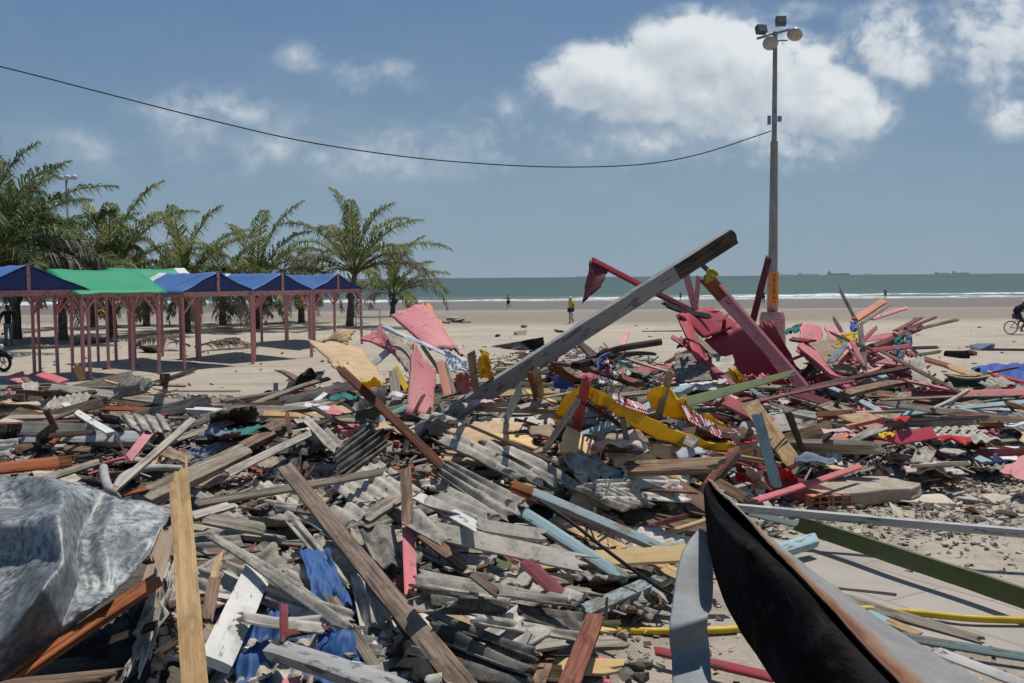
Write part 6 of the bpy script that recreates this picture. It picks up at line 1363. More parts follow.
PL('plank', 'charred beam lying across the back of the centre heap', Ez(590, 135), Ez(890, 92), 6, M['black'], t=.8, la=.6, lb=.6, cat='beam')
PL('plank', 'dark broken rafter pointing left at the back of the centre heap', Ez(560, 40), Ez(690, 135), 4.5, M['dark'], la=.7, lb=.6, cat='rafter')
wc = ['navy_tarp', 'teal_cloth', 'rubber', 'red_cloth', 'white_plain', 'rubber']
for i in range(6):
    r_ = random.Random(i + 40); pts = [W(Ez(700 + r_.uniform(-45, 110), 110 + r_.uniform(-25, 60)), r_.uniform(.45, .95)) for _ in range(6)]
    TUBE('tangled_wire', ['blue wire', 'teal wire', 'black wire', 'red wire', 'white wire', 'thin black wire'][i] + ' tangled on the back of the centre heap', pts, .010, M[wc[i]], 'wire', 'tangled wires', n=5)

# ------------------------------------------------------------------ right of centre
Gz = lambda x, y: ('G', x, y)
PL('rail', 'bright pink rail pointing up to the right over the rubble slab', Gz(545, 645), Gz(965, 508), 7, M['pink'], t=.6, la=.25, lb=.3, cat='rail', face=.6)
PL('plank', 'olive green plank with a splintered right end, in front of the wreck', Gz(265, 250), Gz(692, 132), 10.5, M['olive'], t=.25, la=.6, lb=1.0, face=.8, jag=(.02, .25), taper=.55, mats=[M['green']])
PL('slat', 'long dark red slat lying right in front of the wreck', Gz(488, 262), Gz(940, 165), 4, M['maroon'], t=.6, la=.45, lb=.6, cat='slat')
PL('plank', 'light blue board standing in the right centre rubble', Gz(550, 298), Gz(628, 585), 11, M['lblue'], t=.2, la=.85, lb=.25, face=.85, jag=(.03, .03))
PL('plank', 'dark pointed plank leaning right of the light blue board', Gz(675, 290), Gz(775, 555), 8, M['grey'], t=.3, la=.75, lb=.12, face=.8, taper=.5, jag=(.05, .1), mats=[M['dark']])
PL('post', 'orange topped post leaning left of the red rags', Gz(462, 438), Gz(325, 610), 9, M['salmon'], t=.6, la=.6, lb=.25, face=.7, cat='post', cuts=[(0, 0), (.75, 1)], mats=[M['salmon'], M['pink']])
PL('plank', 'grey plank along the right side of the orange topped post', Gz(480, 450), Gz(380, 585), 7, M['grey'], la=.55, lb=.25, face=.7)
CLOTH('rag', 'red rag below the end of the yellow awning', [(Gz(465, 490), .4), (Gz(505, 500), .4), (Gz(510, 590), .18), (Gz(470, 590), .18)], M['red_cloth'], .08)
CLOTH('rag', 'red rag right of the light blue board', [(Gz(635, 510), .35), (Gz(690, 520), .35), (Gz(715, 580), .15), (Gz(650, 590), .15)], M['red_cloth'], .08)
CLOTH('pink_cloth', 'pale mauve cloth left of the light blue board', [(Gz(500, 500), .4), (Gz(560, 530), .38), (Gz(620, 600), .15), (Gz(530, 600), .15)], M['pink_cloth'], .12)
CLOTH('pink_cloth', 'pale pink and yellow cloth at the end of the awning', [(Gz(420, 370), .5), (Gz(530, 350), .55), (Gz(605, 450), .35), (Gz(480, 430), .4)], M['pink_cloth'], .14)
PL('plank', 'white lath lying below the red rags', Gz(440, 530), Gz(530, 640), 8, M['white'], la=.2, lb=.15)
PL('lath', 'grey lath lying across the white lath', Gz(395, 610), Gz(520, 575), 4, M['grey'], la=.3, lb=.28, cat='lath')
CORR('corrugated_sheet', 'grey corrugated sheet against the left of the wreck', [(Gz(222, 60), 'd', 18.6), (Gz(365, 62), 'd', 18.6), (Gz(372, 165), 'd', 16.6), (Gz(225, 170), 'd', 16.6)], M['fibro'], .17, .03)
CORR('corrugated_sheet', 'white corrugated scrap right of the light blue board', [(Gz(610, 258), .5), (Gz(790, 300), .45), (Gz(780, 320), .35), (Gz(640, 300), .38)], M['fibro_p'], .14, .03)
CORR('corrugated_sheet', 'flat grey roof sheet lying right of the light blue board', [(Gz(535, 265), .4), (Gz(650, 270), .4), (Gz(800, 350), .25), (Gz(600, 370), .25)], M['fibro'], .17, .02)
PL('board', 'weathered grey panel board right of centre', Gz(690, 222), Gz(905, 290), 10, M['grey'], t=.15, la=.4, lb=.35, cat='board')
PL('plank', 'red-brown plank end right of the grey panel board', Gz(785, 300), Gz(925, 292), 7, M['red_brown'], la=.35, lb=.35)
TUBE('grey_pipe', 'pale grey plastic pipe lying in the right rubble', [W(('I', -20, 395), .25), W(('I', 60, 385), .25), W(('I', 118, 378), .25)], .045, M['pvc'], 'pipe')
PANEL('board_scrap', 'square grey board scrap leaning on the big red board', [(('K', 175, 535), 'd', 17.4), (('K', 250, 530), 'd', 17.4), (('K', 258, 590), 'd', 16.5), (('K', 185, 592), 'd', 16.5)], M['fibro_p'], .02, .02, cat='board')
PL('plank', 'dark red plank pile left end in front of the wreck', Gz(400, 245), Gz(540, 285), 6, M['maroon'], la=.35, lb=.35)
PL('plank', 'red-brown plank lying before the olive green plank', Gz(425, 262), Gz(520, 235), 6, M['red_brown'], la=.4, lb=.45)
CLOTH('rag', 'crumpled pink-red rag in front of the wreck', [(Gz(500, 150), .7), (Gz(600, 140), .75), (Gz(610, 165), .6), (Gz(510, 170), .55)], M['pink'], .1)
CLOTH('rag', 'yellow plastic caught under the olive green plank', [(Gz(430, 120), .8), (Gz(475, 115), .8), (Gz(495, 165), .55), (Gz(450, 160), .55)], M['yellow_cloth'], .1)
CLOTH('white_cloth', 'white sheeting left of the olive green plank', [(Gz(230, 180), .5), (Gz(420, 155), .55), (Gz(430, 185), .45), (Gz(260, 205), .4)], M['white_cloth'], .08)
Iz = lambda x, y: ('I', x, y)
# concrete slab on hollow bricks
sl_ = empty('rubble_slab', W(Iz(225, 640), .02), R(9), 'thick broken concrete slab with hollow brick along its edge', 'slab')
bm = bmesh.new(); rg = random.Random(8); outl = []
for i in range(22):
    a = 2 * math.pi * i / 22; rx, ry = .56, .34; outl.append((rx * math.copysign(abs(math.cos(a)) ** .7, math.cos(a)) * rg.uniform(.80, 1.08), ry * math.copysign(abs(math.sin(a)) ** .7, math.sin(a)) * rg.uniform(.76, 1.08)))
mb = MB(); nn = len(outl)
for z, s in ((.01, .94), (.05, .99), (.09, .96), (.125, 1.0), (.135, .985)):
    for (x, y) in outl: j = 1 + .05 * noise.noise(Vector((x * 6, y * 6, z * 30))); mb.v.append((x * s * j, y * s * j, z + .02 * x))
for l in range(4):
    for i in range(nn): mb.f.append((l * nn + i, l * nn + (i + 1) % nn, (l + 1) * nn + (i + 1) % nn, (l + 1) * nn + i)); mb.mi.append(1 if l < 3 else 0); mb.sm.append(False)
mb.f += [tuple(range(4 * nn, 5 * nn)), tuple(range(nn - 1, -1, -1))]; mb.mi += [0, 1]; mb.sm += [False, False]
mb.build('slab_top', [m_mottle('slab_concrete', (.27, .23, .185), (.38, .335, .275), (.17, .145, .115), 4), m_mottle('slab_edge', (.30, .22, .155), (.40, .31, .225), (.2, .15, .11), 7)], sl_)
for i, x in enumerate((-.50, -.30)):
    mb = MB()
    for yy in (-.05, 0, .05): mb.box((x, -.28, .065 + yy), (.18, .10, .010)); mb.box((x + yy * 1.6, -.28, .065), (.012, .10, .11))
    mb.build('hollow_brick', [M['brick']], sl_)
PL('lath', 'long light blue lath slanting down at the right', Iz(380, 315), Iz(752, 492), 7, M['lblue'], t=.4, la=.3, lb=.2, face=.6, cat='lath')
PL('lath', 'shorter light blue lath in the right rubble', Iz(118, 190), Iz(322, 287), 5.5, M['lblue'], t=.4, la=.45, lb=.35, face=.6, cat='lath')
PL('plank', 'long grey plank running to the right edge', Iz(310, 246), Iz(960, 338), 7.5, M['grey'], t=.3, la=.35, lb=.25, face=.7)
PL('pole', 'thin grey pole running level to the right edge', Iz(325, 242), Iz(875, 224), 3.4, M['grey'], t=.7, la=.5, lb=.35, cat='pole')
PL('rafter', 'dark rafter rising right towards the hanging rags', Iz(-15, 205), Iz(452, 108), 5.5, M['dark'], t=.6, la=.5, lb=.75, cat='rafter')
PL('plank', 'dark splintered plank below the dark rafter', Iz(178, 218), Iz(448, 162), 9, M['dark'], t=.4, la=.4, lb=.5, jag=(.03, .2), mats=[M['brown']])
PL('plank', 'grey green plank sloping down in the right rubble', Iz(318, 382), Iz(700, 508), 8.5, M['olive'], t=.35, la=.2, lb=.1, mats=[M['grey']])
PL('plank', 'grey plank stack below the grey green plank', Iz(355, 462), Iz(665, 515), 6.5, M['grey'], t=.5, la=.15, lb=.1)
PL('lath', 'thin brown lath lying level in the right rubble', Iz(150, 448), Iz(365, 452), 3, M['brown'], la=.12, lb=.12, cat='lath')
CORR('corrugated_sheet', 'white broken corrugated patch at the right', [(Iz(520, 352), .2), (Iz(560, 410), .1), (Iz(780, 412), .1), (Iz(700, 345), .2)], M['fibro_p'], .17, .03)
PANEL('plywood_sheet', 'tan splintered plywood at the right of the rubble', [(Iz(148, 308), .35), (Iz(372, 288), .4), (Iz(298, 372), .15), (Iz(270, 352), .2)], M['tan'], .014, .08, cat='plywood')
PL('board', 'orange-brown board at the right edge', Iz(600, 408), Iz(930, 468), 10, M['rust_wood'], t=.2, la=.2, lb=.2, face=.8, cat='board')
PL('board', 'slate grey board sloping from the tan plywood', Iz(75, 338), Iz(320, 385), 8, M['grey'], t=.2, la=.3, lb=.2, cat='board')
PL('plank', 'red-brown plank end left of the tan plywood', Iz(70, 300), Iz(222, 292), 6, M['red_brown'], t=.5, la=.35, lb=.35)
bk_ = empty('white_bucket', W(Iz(280, 205), .1), 0, 'upturned white plastic bucket in the right rubble', 'bucket')
mb = MB(); rot = Matrix.Rotation(R(38), 3, 'X') @ Matrix.Rotation(R(12), 3, 'Y'); mb.tube([rot @ Vector((0, 0, z)) for z in (0, .02, .34, .36)], [.24, .245, .20, .17], 20); mb.build('shell', [M['bag']], bk_)
mb = MB(); mb.tube([rot @ Vector((.26 * math.cos(a), .26 * math.sin(a) * .2, .02 + .25 * math.sin(a))) for a in [math.pi * i / 10 for i in range(11)]], .008, 5); mb.build('handle', [M['steel']], bk_)
TUBE('yellow_hook', 'curved yellow plastic hook standing in the grey rubble', [W(Iz(x, y), l) for x, y, l in ((492, 478, .22), (490, 505, .15), (500, 522, .08), (522, 525, .06))], .025, M['yellow'], 'hook')
CHUNK('tyre_scrap', 'brown rubber lump in the right rubble', Iz(315, 430), (.32, .24, .2), M['red_brown'], .2, .08, 'lump')
CHUNK('stone_block', 'grey concrete block below the long grey plank', Iz(545, 340), (.36, .3, .26), M['concrete'], .5, .1, 'stone')
CHUNK('brick', 'orange brick lying on the grey rubble', Iz(490, 572), (.24, .12, .09), M['brick'], .1, .03, 'brick')
CHUNK('paving_slab', 'flat stone slab right of the thick concrete slab', Iz(485, 645), (.62, .36, .08), M['plaster'], .1, .03, 'slab')
CHUNK('paving_slab', 'flat grey slab piece at the right of the stone slab', Iz(665, 640), (.40, .30, .07), M['concrete'], -.5, .03, 'slab')
CHUNK('paving_slab', 'small slab piece rightmost on the grey rubble', Iz(790, 640), (.34, .24, .07), M['plaster'], .4, .03, 'slab')

# ------------------------------------------------------------------ lower right: burnt sheet metal, bent post, beams on the tiles
mt, k, b = newmat('burnt_metal'); vec, rnd = objvec(k)
n1 = k.noise(vec, 2.6, 6, .62, .4); n2 = k.noise(vec, 11, 5, .6)
c = k.mix(k.ramp(n1, .46, .66), (.003, .003, .0035), (.014, .016, .020)); n4 = k.noise(vec, 3.4, 7, .7, .6)
c = k.mix(k.math('MULTIPLY', k.ramp(n4, .52, .66), .8), c, (.022, .015, .012)); sc4 = k.noise(k.scale(vec, (2, 22, 22)), 1.5, 6, .7)
c = k.mix(k.math('MULTIPLY', k.ramp(sc4, .58, .68), .35), c, (.035, .038, .044)); c = k.mix(k.math('MULTIPLY', k.ramp(n2, .60, .70), k.ramp(n4, .54, .64)), c, (.07, .034, .02))  # blue-grey streaks paint a reflective sheen into the soot colour
bump(k, b, k.math('ADD', k.math('MULTIPLY', n1, 1.6), n2), .5, .03)
setc(k, b, c, .8, .06); M['burnt'] = mt
mt, k, b = newmat('rusty_flange'); vec, rnd = objvec(k)
wr = k.n('ShaderNodeAttribute', attribute_name='wear').outputs['Fac']; n1 = k.noise(vec, 5, 7, .68, .3); n3 = k.noise(k.scale(vec, (1, 1, 1)), 22, 4, .6)
rf = k.math('ADD', wr, k.math('MULTIPLY', k.math('SUBTRACT', n1, .5), .9))
c = k.mix(k.ramp(n1, .35, .7), (.215, .205, .195), (.29, .28, .268)); c = k.mix(k.ramp(rf, .36, .66), c, (.235, .125, .065)); c = k.mix(k.ramp(rf, .58, .88), c, (.13, .048, .020)); c = k.mix(k.math('MULTIPLY', k.ramp(n3, .6, .8), .25), c, (.2, .17, .15))
setc(k, b, c, .6, .3, .1); bump(k, b, n3, .1, .004); M['flange'] = mt
rows = [[(704, 490, 4.82), (705, 487, 4.80), (706, 484, 4.85), (707, 482.5, 4.95), (708, 481, 4.95)],
        [(706, 518, 4.72), (708, 514, 4.64), (713, 510, 4.56), (721, 503, 4.92), (728, 501, 4.82)],
        [(711, 556, 4.52), (720, 546, 4.38), (732, 531, 4.26), (744, 525, 4.74), (752, 525, 4.55)],
        [(727, 606, 4.30), (744, 585, 4.10), (764, 555, 4.03), (773, 555, 4.38), (780, 556, 4.2)],
        [(756, 654, 4.02), (778, 628, 3.82), (801, 594, 3.80), (814, 597, 4.04), (820, 598, 3.9)],
        [(800, 716, 3.72), (822, 690, 3.50), (850, 653, 3.50), (863, 652, 3.66), (868, 650, 3.55)],
        [(872, 796, 3.36), (892, 762, 3.18), (916, 718, 3.20), (926, 717, 3.32), (930, 715, 3.2)]]
bs = empty('burnt_metal_sheet', atd((720, 600), 4.3), 0, 'large curled soot-black sheet of metal with a pale rusty flange at lower right', 'metal sheet')
Rw = [[atd((x, y), d) for x, y, d in r] for r in rows]; fS = net(Rw)
o = build_surface(lambda u, v: fS(u, v) + Vector((0, -1, .4)) * (.022 * noise.noise(Vector((u * 6, v * 4, 1))) + .016 * (.3 - abs(noise.noise(Vector((u * 9, v * 7, 6)))))), 60, 44, .005, 'burnt_face', [M['burnt']]); o.parent = bs; o.matrix_local = Matrix.Translation(-bs.location) @ o.matrix_world
outer = [(709, 481.5, 4.99), (731, 502, 4.9), (764, 534, 4.68), (806, 566, 4.42), (864, 607, 4.12), (932, 652, 3.82), (1025, 706, 3.45)]
fl = [[Rw[i][-1], (Rw[i][-1] + atd(outer[i][:2], outer[i][2])) / 2 + Vector((0, 0, .012)), atd(outer[i][:2], outer[i][2])] for i in range(7)]
fF = net(fl)
o = build_surface(lambda u, v: fF(u, v) + Vector((0, 0, .014 * noise.noise(Vector((u * 9, v * 2.5, 4))) + .005 * noise.noise(Vector((u * 40, v * 3, 9))))), 90, 12, .004, 'rusty_flange', [M['flange']], attr=lambda u, v: max(0, 1.0 - v * (1.1 + .9 * u)) * (.75 + .4 * u)); o.parent = bs; o.matrix_local = Matrix.Translation(-bs.location) @ o.matrix_world
mt, k, b = newmat('galvanised'); vec, rnd = objvec(k); n1 = k.noise(vec, 4, 6, .65); n2 = k.noise(vec, 30, 4, .6)
c = k.mix(k.ramp(n1, .35, .65), (.17, .19, .205), (.26, .285, .30)); c = k.mix(k.math('MULTIPLY', k.ramp(n2, .58, .75), .5), c, (.15, .16, .17)); setc(k, b, c, .62, .3, .1); bump(k, b, n1, .25, .01); M['galv'] = mt
cols = [[(699, 529), (712, 534)], [(682, 556), (711.5, 562)], [(675, 598), (711, 604)], [(671, 630), (706, 618)], [(673, 660), (708, 652)], [(676, 730), (715, 730)]]
dp = [4.75, 4.6, 4.4, 4.2, 4.25, 3.8]
rw = []
for (l, r_), d in zip(cols, dp):
    rw.append([atd((l[0] + 4, l[1]), d + .12), atd(l, d + .02), atd(l, d), atd(((l[0] + r_[0]) / 2, (l[1] + r_[1]) / 2), d - .005), atd(r_, d + .01), atd((r_[0], r_[1]), d + .03), atd((r_[0] - 2, r_[1]), d + .14)])
fG = net(rw)
build_surface(lambda u, v: fG(u, v) + Vector((.004, -.006, 0)) * noise.noise(Vector((u * 9, v * 2, 3))), 30, 18, .004, 'bent_metal_post', [M['galv']], 'bent galvanised metal post standing before the burnt sheet', 'metal post')
TUBE('yellow_hose', 'yellow hose lying on the ground under the burnt sheet and over the tiles', [W((598, 629.5), .03), W((640, 631), .03), W((690, 631), .03), W((745, 628), .03), W((800, 616), .05), W((860, 609), .05), (W((922, 613.5), .06)), W((975, 618.5), .06), W((1060, 621), .06)], .021, M['yellow'], 'hose')
PL('beam', 'long plank with a white top edge crossing the right side level', (735, 507.5), (1060, 536), 10, M['whitegrey'], t=.9, la=.28, lb=.25, face=.9, roll=26, cat='plank', mats=[M['whitegrey']])
PL('beam', 'mossy olive green beam slanting over the tiles to the right edge', (800, 524), (1060, 610), 19, M['olive'], t=.6, la=.18, lb=.16, face=.9, roll=18, cat='beam')
PL('beam', 'pale blue square post end with a green top, butting against the mossy beam', (762, 556), (815, 540), 17, M['lblue'], t=.8, la=.12, lb=.14, face=.5, cat='beam', mats=[M['lblue']])
PL('plank', 'slate blue plank lying between the white edged plank and the mossy beam', (750, 513), (812, 528), 7, M['teal'], t=.3, la=.16, lb=.14)
PL('plank', 'grey driftwood plank lying on the tiles', (848, 600), (985, 641), 13, M['grey'], t=.4, la=.06, lb=.04, jag=(.06, .2), taper=.7)
PL('stick', 'thin dark splinter of wood on the tiles', (826, 588), (897, 595), 3.2, M['dark'], la=.03, lb=.03, jag=(.1, .1), cat='stick')
PL('plank', 'slate green plank along the lower right of the tiles', (905, 637), (1050, 661), 10, M['teal'], t=.4, la=.07, lb=.06)
PL('plank', 'white plank in the lower right corner', (938, 652), (1050, 694), 11, M['white'], t=.4, la=.1, lb=.08)
PL('plank', 'pale plank scrap between the flange and the driftwood plank', (868, 613), (918, 634), 8, M['white'], t=.3, la=.06, lb=.06, cuts=[(0, 0), (.4, 1)], mats=[M['lblue'], M['tan']])
PL('rail', 'crimson pink rail lying on the sand under the burnt sheet', (656, 651), (775, 678), 11, M['pink'], t=.7, la=.08, lb=.1, cat='rail', mats=[M['crimson']])
for i, (x, y, s) in enumerate(((632, 668, .16), (640, 676, .12), (624, 676, .13), (645, 664, .1))):
    CHUNK('charcoal_lump', ['largest grey lump in the ash heap on the sand', 'right lower grey lump of the ash heap', 'left lower grey lump of the ash heap', 'small right grey lump of the ash heap'][i], (x, y), (s, s * .8, s * .5), M['fibro_d'], i, .02, 'ash lump')
CHUNK('stone', 'small tan stone beside the yellow hose', (620, 634), (.10, .06, .05), M['plaster'], .2, .02, 'stone')
CHUNK('stone', 'tiny red tile chip on the tiles by the mossy beam', (909, 571), (.07, .05, .03), M['brick'], .2, .03, 'tile chip')
# ------------------------------------------------------------------ loose debris strewn over the heap
TOP = [(-40, 392), (60, 390), (110, 384), (170, 398), (240, 412), (290, 398), (330, 382), (400, 378), (450, 366), (520, 352), (600, 350), (690, 372), (760, 384), (850, 378), (900, 374), (950, 384), (1064, 392)]
def bot(x):
    return 690 if x < 590 else 612 if x < 640 else 585 if x < 690 else 510 if x < 760 else 486 if x < 860 else 470
rg = random.Random(4242)
EXB = [(325, 335, 470, 425), (548, 385, 745, 462), (690, 335, 830, 402), (798, 466, 915, 512), (20, 425, 150, 455), (160, 430, 260, 505), (430, 415, 690, 520), (400, 470, 420, 600), (510, 480, 690, 570), (800, 340, 950, 400)]
def pick(top_bias=0.0):
    while True:
        x = rg.uniform(-25, 1049); a, b_ = lerp(TOP, x), bot(x)
        y = rg.uniform(345, 690)
        if any(x0 < x < x1 and y0 < y < y1 for x0, y0, x1, y1 in EXB) and rg.random() < .82: continue
        if y > 462 and x < 220 and y > 500 - .2 * x: continue
        if y > 470 and x < 600 and rg.random() > max(.10, 1 - (y - 470) / 55): continue
        if a < y < b_ and rg.random() > top_bias * (y - a) / 300: return x, y
PAL = {'L': [('grey', 8), ('brown', 6), ('dark', 3), ('pale', 4), ('red_brown', 2), ('rust_wood', 2), ('white', 1), ('fresh', 1), ('grey', 2)],
       'C': [('grey', 6), ('brown', 4), ('pale', 3), ('dark', 2), ('tan', 4), ('white', 2), ('red_brown', 2), ('lblue', 1), ('pink', 1), ('olive', 1), ('ply_yellow', 3), ('pale', 2)],
       'R': [('grey', 5), ('brown', 4), ('pale', 4), ('dark', 2), ('maroon', 4), ('pink', 4), ('white', 2), ('lblue', 1), ('olive', 1), ('salmon', 2), ('tan', 2), ('red', 2)]}
CN = {'grey': 'weathered grey', 'brown': 'brown', 'dark': 'dark brown', 'pale': 'pale bleached', 'red_brown': 'red-brown', 'rust_wood': 'orange-brown', 'white': 'white painted', 'pink': 'pink painted', 'fresh': 'yellowish raw', 'tan': 'tan', 'lblue': 'light blue painted', 'olive': 'olive green', 'ply_yellow': 'yellow-tan', 'maroon': 'dark red', 'salmon': 'salmon painted', 'red': 'red painted'}
ANCH = [((170, 455), 'the thick weathered beam'), ((75, 440), 'the greyish white beam'), ((35, 465), 'the orange beam'), ((80, 570), 'the zinc sheet'), ((187, 580), 'the pale split pole'), ((235, 610), 'the white boxed board'), ((310, 620), 'the blue tarp'), ((375, 570), 'the long square timber'),
        ((408, 540), 'the pink tipped stake'), ((365, 600), 'the upright roof sheet'), ((340, 375), 'the large plywood sheet'), ((420, 380), 'the tall pink panel'), ((395, 420), 'the long red-brown rafter'), ((360, 430), 'the dark ridged roof strips'), ((480, 400), 'the grey beam foot'), ((570, 345), 'the grey beam middle'),
        ((500, 470), 'the big corrugated sheets'), ((510, 545), 'the cracked white board'), ((500, 620), 'the roof sheet stack'), ((600, 520), 'the blue and red rail'), ((580, 455), 'the torn yellow plywood'), ((640, 490), 'the white flat roof sheet'), ((650, 415), 'the yellow awning'), ((690, 400), 'the second yellow awning'),
        ((740, 370), 'the big red board'), ((765, 450), 'the standing blue board'), ((740, 390), 'the olive green plank'), ((820, 350), 'the hardboard sheet'), ((870, 320), 'the fan of sticks'), ((890, 345), 'the hanging rags'), ((920, 375), 'the white standing sheet'), ((965, 385), 'the green tub'), ((940, 440), 'the long light blue lath'), ((865, 425), 'the tan splintered plywood'), ((860, 490), 'the concrete slab'), ((950, 430), 'the white corrugated patch'), ((810, 480), 'the bright pink rail'), ((1000, 450), 'the orange-brown edge board'), ((1000, 370), 'the edge blue tarp'), ((280, 505), 'the grey-brown rafter'), ((60, 395), 'the far left pink boards'), ((120, 410), 'the clean white plank'), ((250, 420), 'the dark curved board'), ((555, 500), 'the stone block'), ((700, 500), 'the burnt sheet tip')]
def where(c):
    # a phrase naming the nearest landmark
    x, y, d = proj(c); best = min(ANCH, key=lambda a: (a[0][0] - x) ** 2 + 2.2 * (a[0][1] - y) ** 2); dx, dy = x - best[0][0], y - best[0][1]
    if abs(dx) < 16 and abs(dy) < 9: rel = 'close by'
    elif abs(dx) > 1.6 * abs(dy): rel = 'left of' if dx < 0 else 'right of'
    else: rel = 'behind' if dy < 0 else 'in front of'
    return rel + ' ' + best[1]
FILL = []
def wpick(p):
    t = rg.uniform(0, sum(w for _, w in p))
    for a, w in p:
        t -= w
        if t <= 0: return a
    return p[0][0]
def region(x): return 'L' if x < 330 else 'C' if x < 670 else 'R'
def filler_plank(kind, n, lmin, lmax, wmin, wmax, tr, tilt, lift, gname, bias=.3):
    for i in range(n):
        x, y = pick(bias); c0 = W((x, y), 0); d = (c0 - CAM).length
        mk_ = wpick(PAL[region(x)]); far = min(1.25, max(.62, d / 12))
        nr = y > 470 and x < 620; L = rg.uniform(lmin, lmax) * far * (.6 if nr else 1); w = rg.uniform(wmin, wmax) * (.7 + .3 * far); az = rg.gauss(0, .75) if rg.random() < .7 else rg.uniform(-1.57, 1.57)
        az += R(-12) if x < 560 else R(-5); el = rg.gauss(0, tilt * (.4 if nr else 1))
        dv = Vector((math.cos(az) * math.cos(el), math.sin(az) * math.cos(el), math.sin(el)))
        c0 = c0 + Vector((0, 0, rg.uniform(.02, lift * (.25 if nr else 1)) + abs(math.sin(el)) * L * .42))
        p0, p1 = c0 - dv * L / 2, c0 + dv * L / 2
        for p in (p0, p1): p.z = max(p.z, H(p.x, p.y) + .015)
        if any(pr[1] < lerp(TOP, pr[0]) - 7 for pr in (proj(p0), proj(p1))) and rg.random() < .9: continue
        L = (p1 - p0).length
        mw = frame(p0, p1, rg.uniform(.05, .75), rg.gauss(0, 22)); SEED[0] += 1
        me = plank_mesh(L, w, max(.012, w * rg.uniform(*tr)), SEED[0], (min(.08, L * .15) * rg.random(), min(.1, L * .2) * rg.random()), rg.uniform(0, .03), rg.uniform(-.1, .1), rg.uniform(.75, 1.05), None, 3)
        o = link(kind, me, [M[mk_]], None, mw)
        (xa, ya, _), (xb, yb, _) = proj(p0), proj(p1); px_l = math.hypot(xa - xb, ya - yb); sl = math.degrees(math.atan2(-(yb - ya), xb - xa)) if xb > xa else math.degrees(math.atan2(-(ya - yb), xa - xb))
        o['_d'] = ('short' if px_l < 38 else 'long' if px_l > 90 else '') + ' ' + CN[mk_]; o['_t'] = 'lying level' if abs(sl) < 9 else 'standing steeply' if abs(sl) > 62 else 'rising right' if sl > 0 else 'sloping down right'
        o['category'] = kind; o['group'] = gname; FILL.append((o, (p0 + p1) / 2))
filler_plank('plank', 220, .7, 2.3, .08, .19, (.15, .4), .16, .30, 'loose planks in the heap')
filler_plank('batten', 85, .5, 1.9, .025, .055, (.6, 1.0), .22, .38, 'loose battens in the heap')
filler_plank('splinter', 130, .18, .6, .025, .08, (.2, .7), .35, .34, 'broken wood ends in the heap', .2)
def pick_near(_=0):
    while True:
        x, y = rg.uniform(205, 600), rg.uniform(480, 690)
        if any(x0 < x < x1 and y0 < y < y1 for x0, y0, x1, y1 in ((400, 470, 420, 600), (430, 520, 610, 565), (225, 590, 365, 690), (520, 500, 630, 580), (555, 588, 602, 692))) and rg.random() < .7: continue
        return x, y
_pick = pick; pick = pick_near
filler_plank('plank', 42, .9, 2.4, .07, .14, (.15, .4), .10, .3, 'loose planks in the heap')
filler_plank('batten', 40, .8, 2.2, .03, .055, (.6, 1.0), .10, .3, 'loose battens in the heap')
filler_plank('splinter', 50, .25, .8, .03, .08, (.2, .7), .2, .4, 'broken wood ends in the heap', .2)
pick = _pick
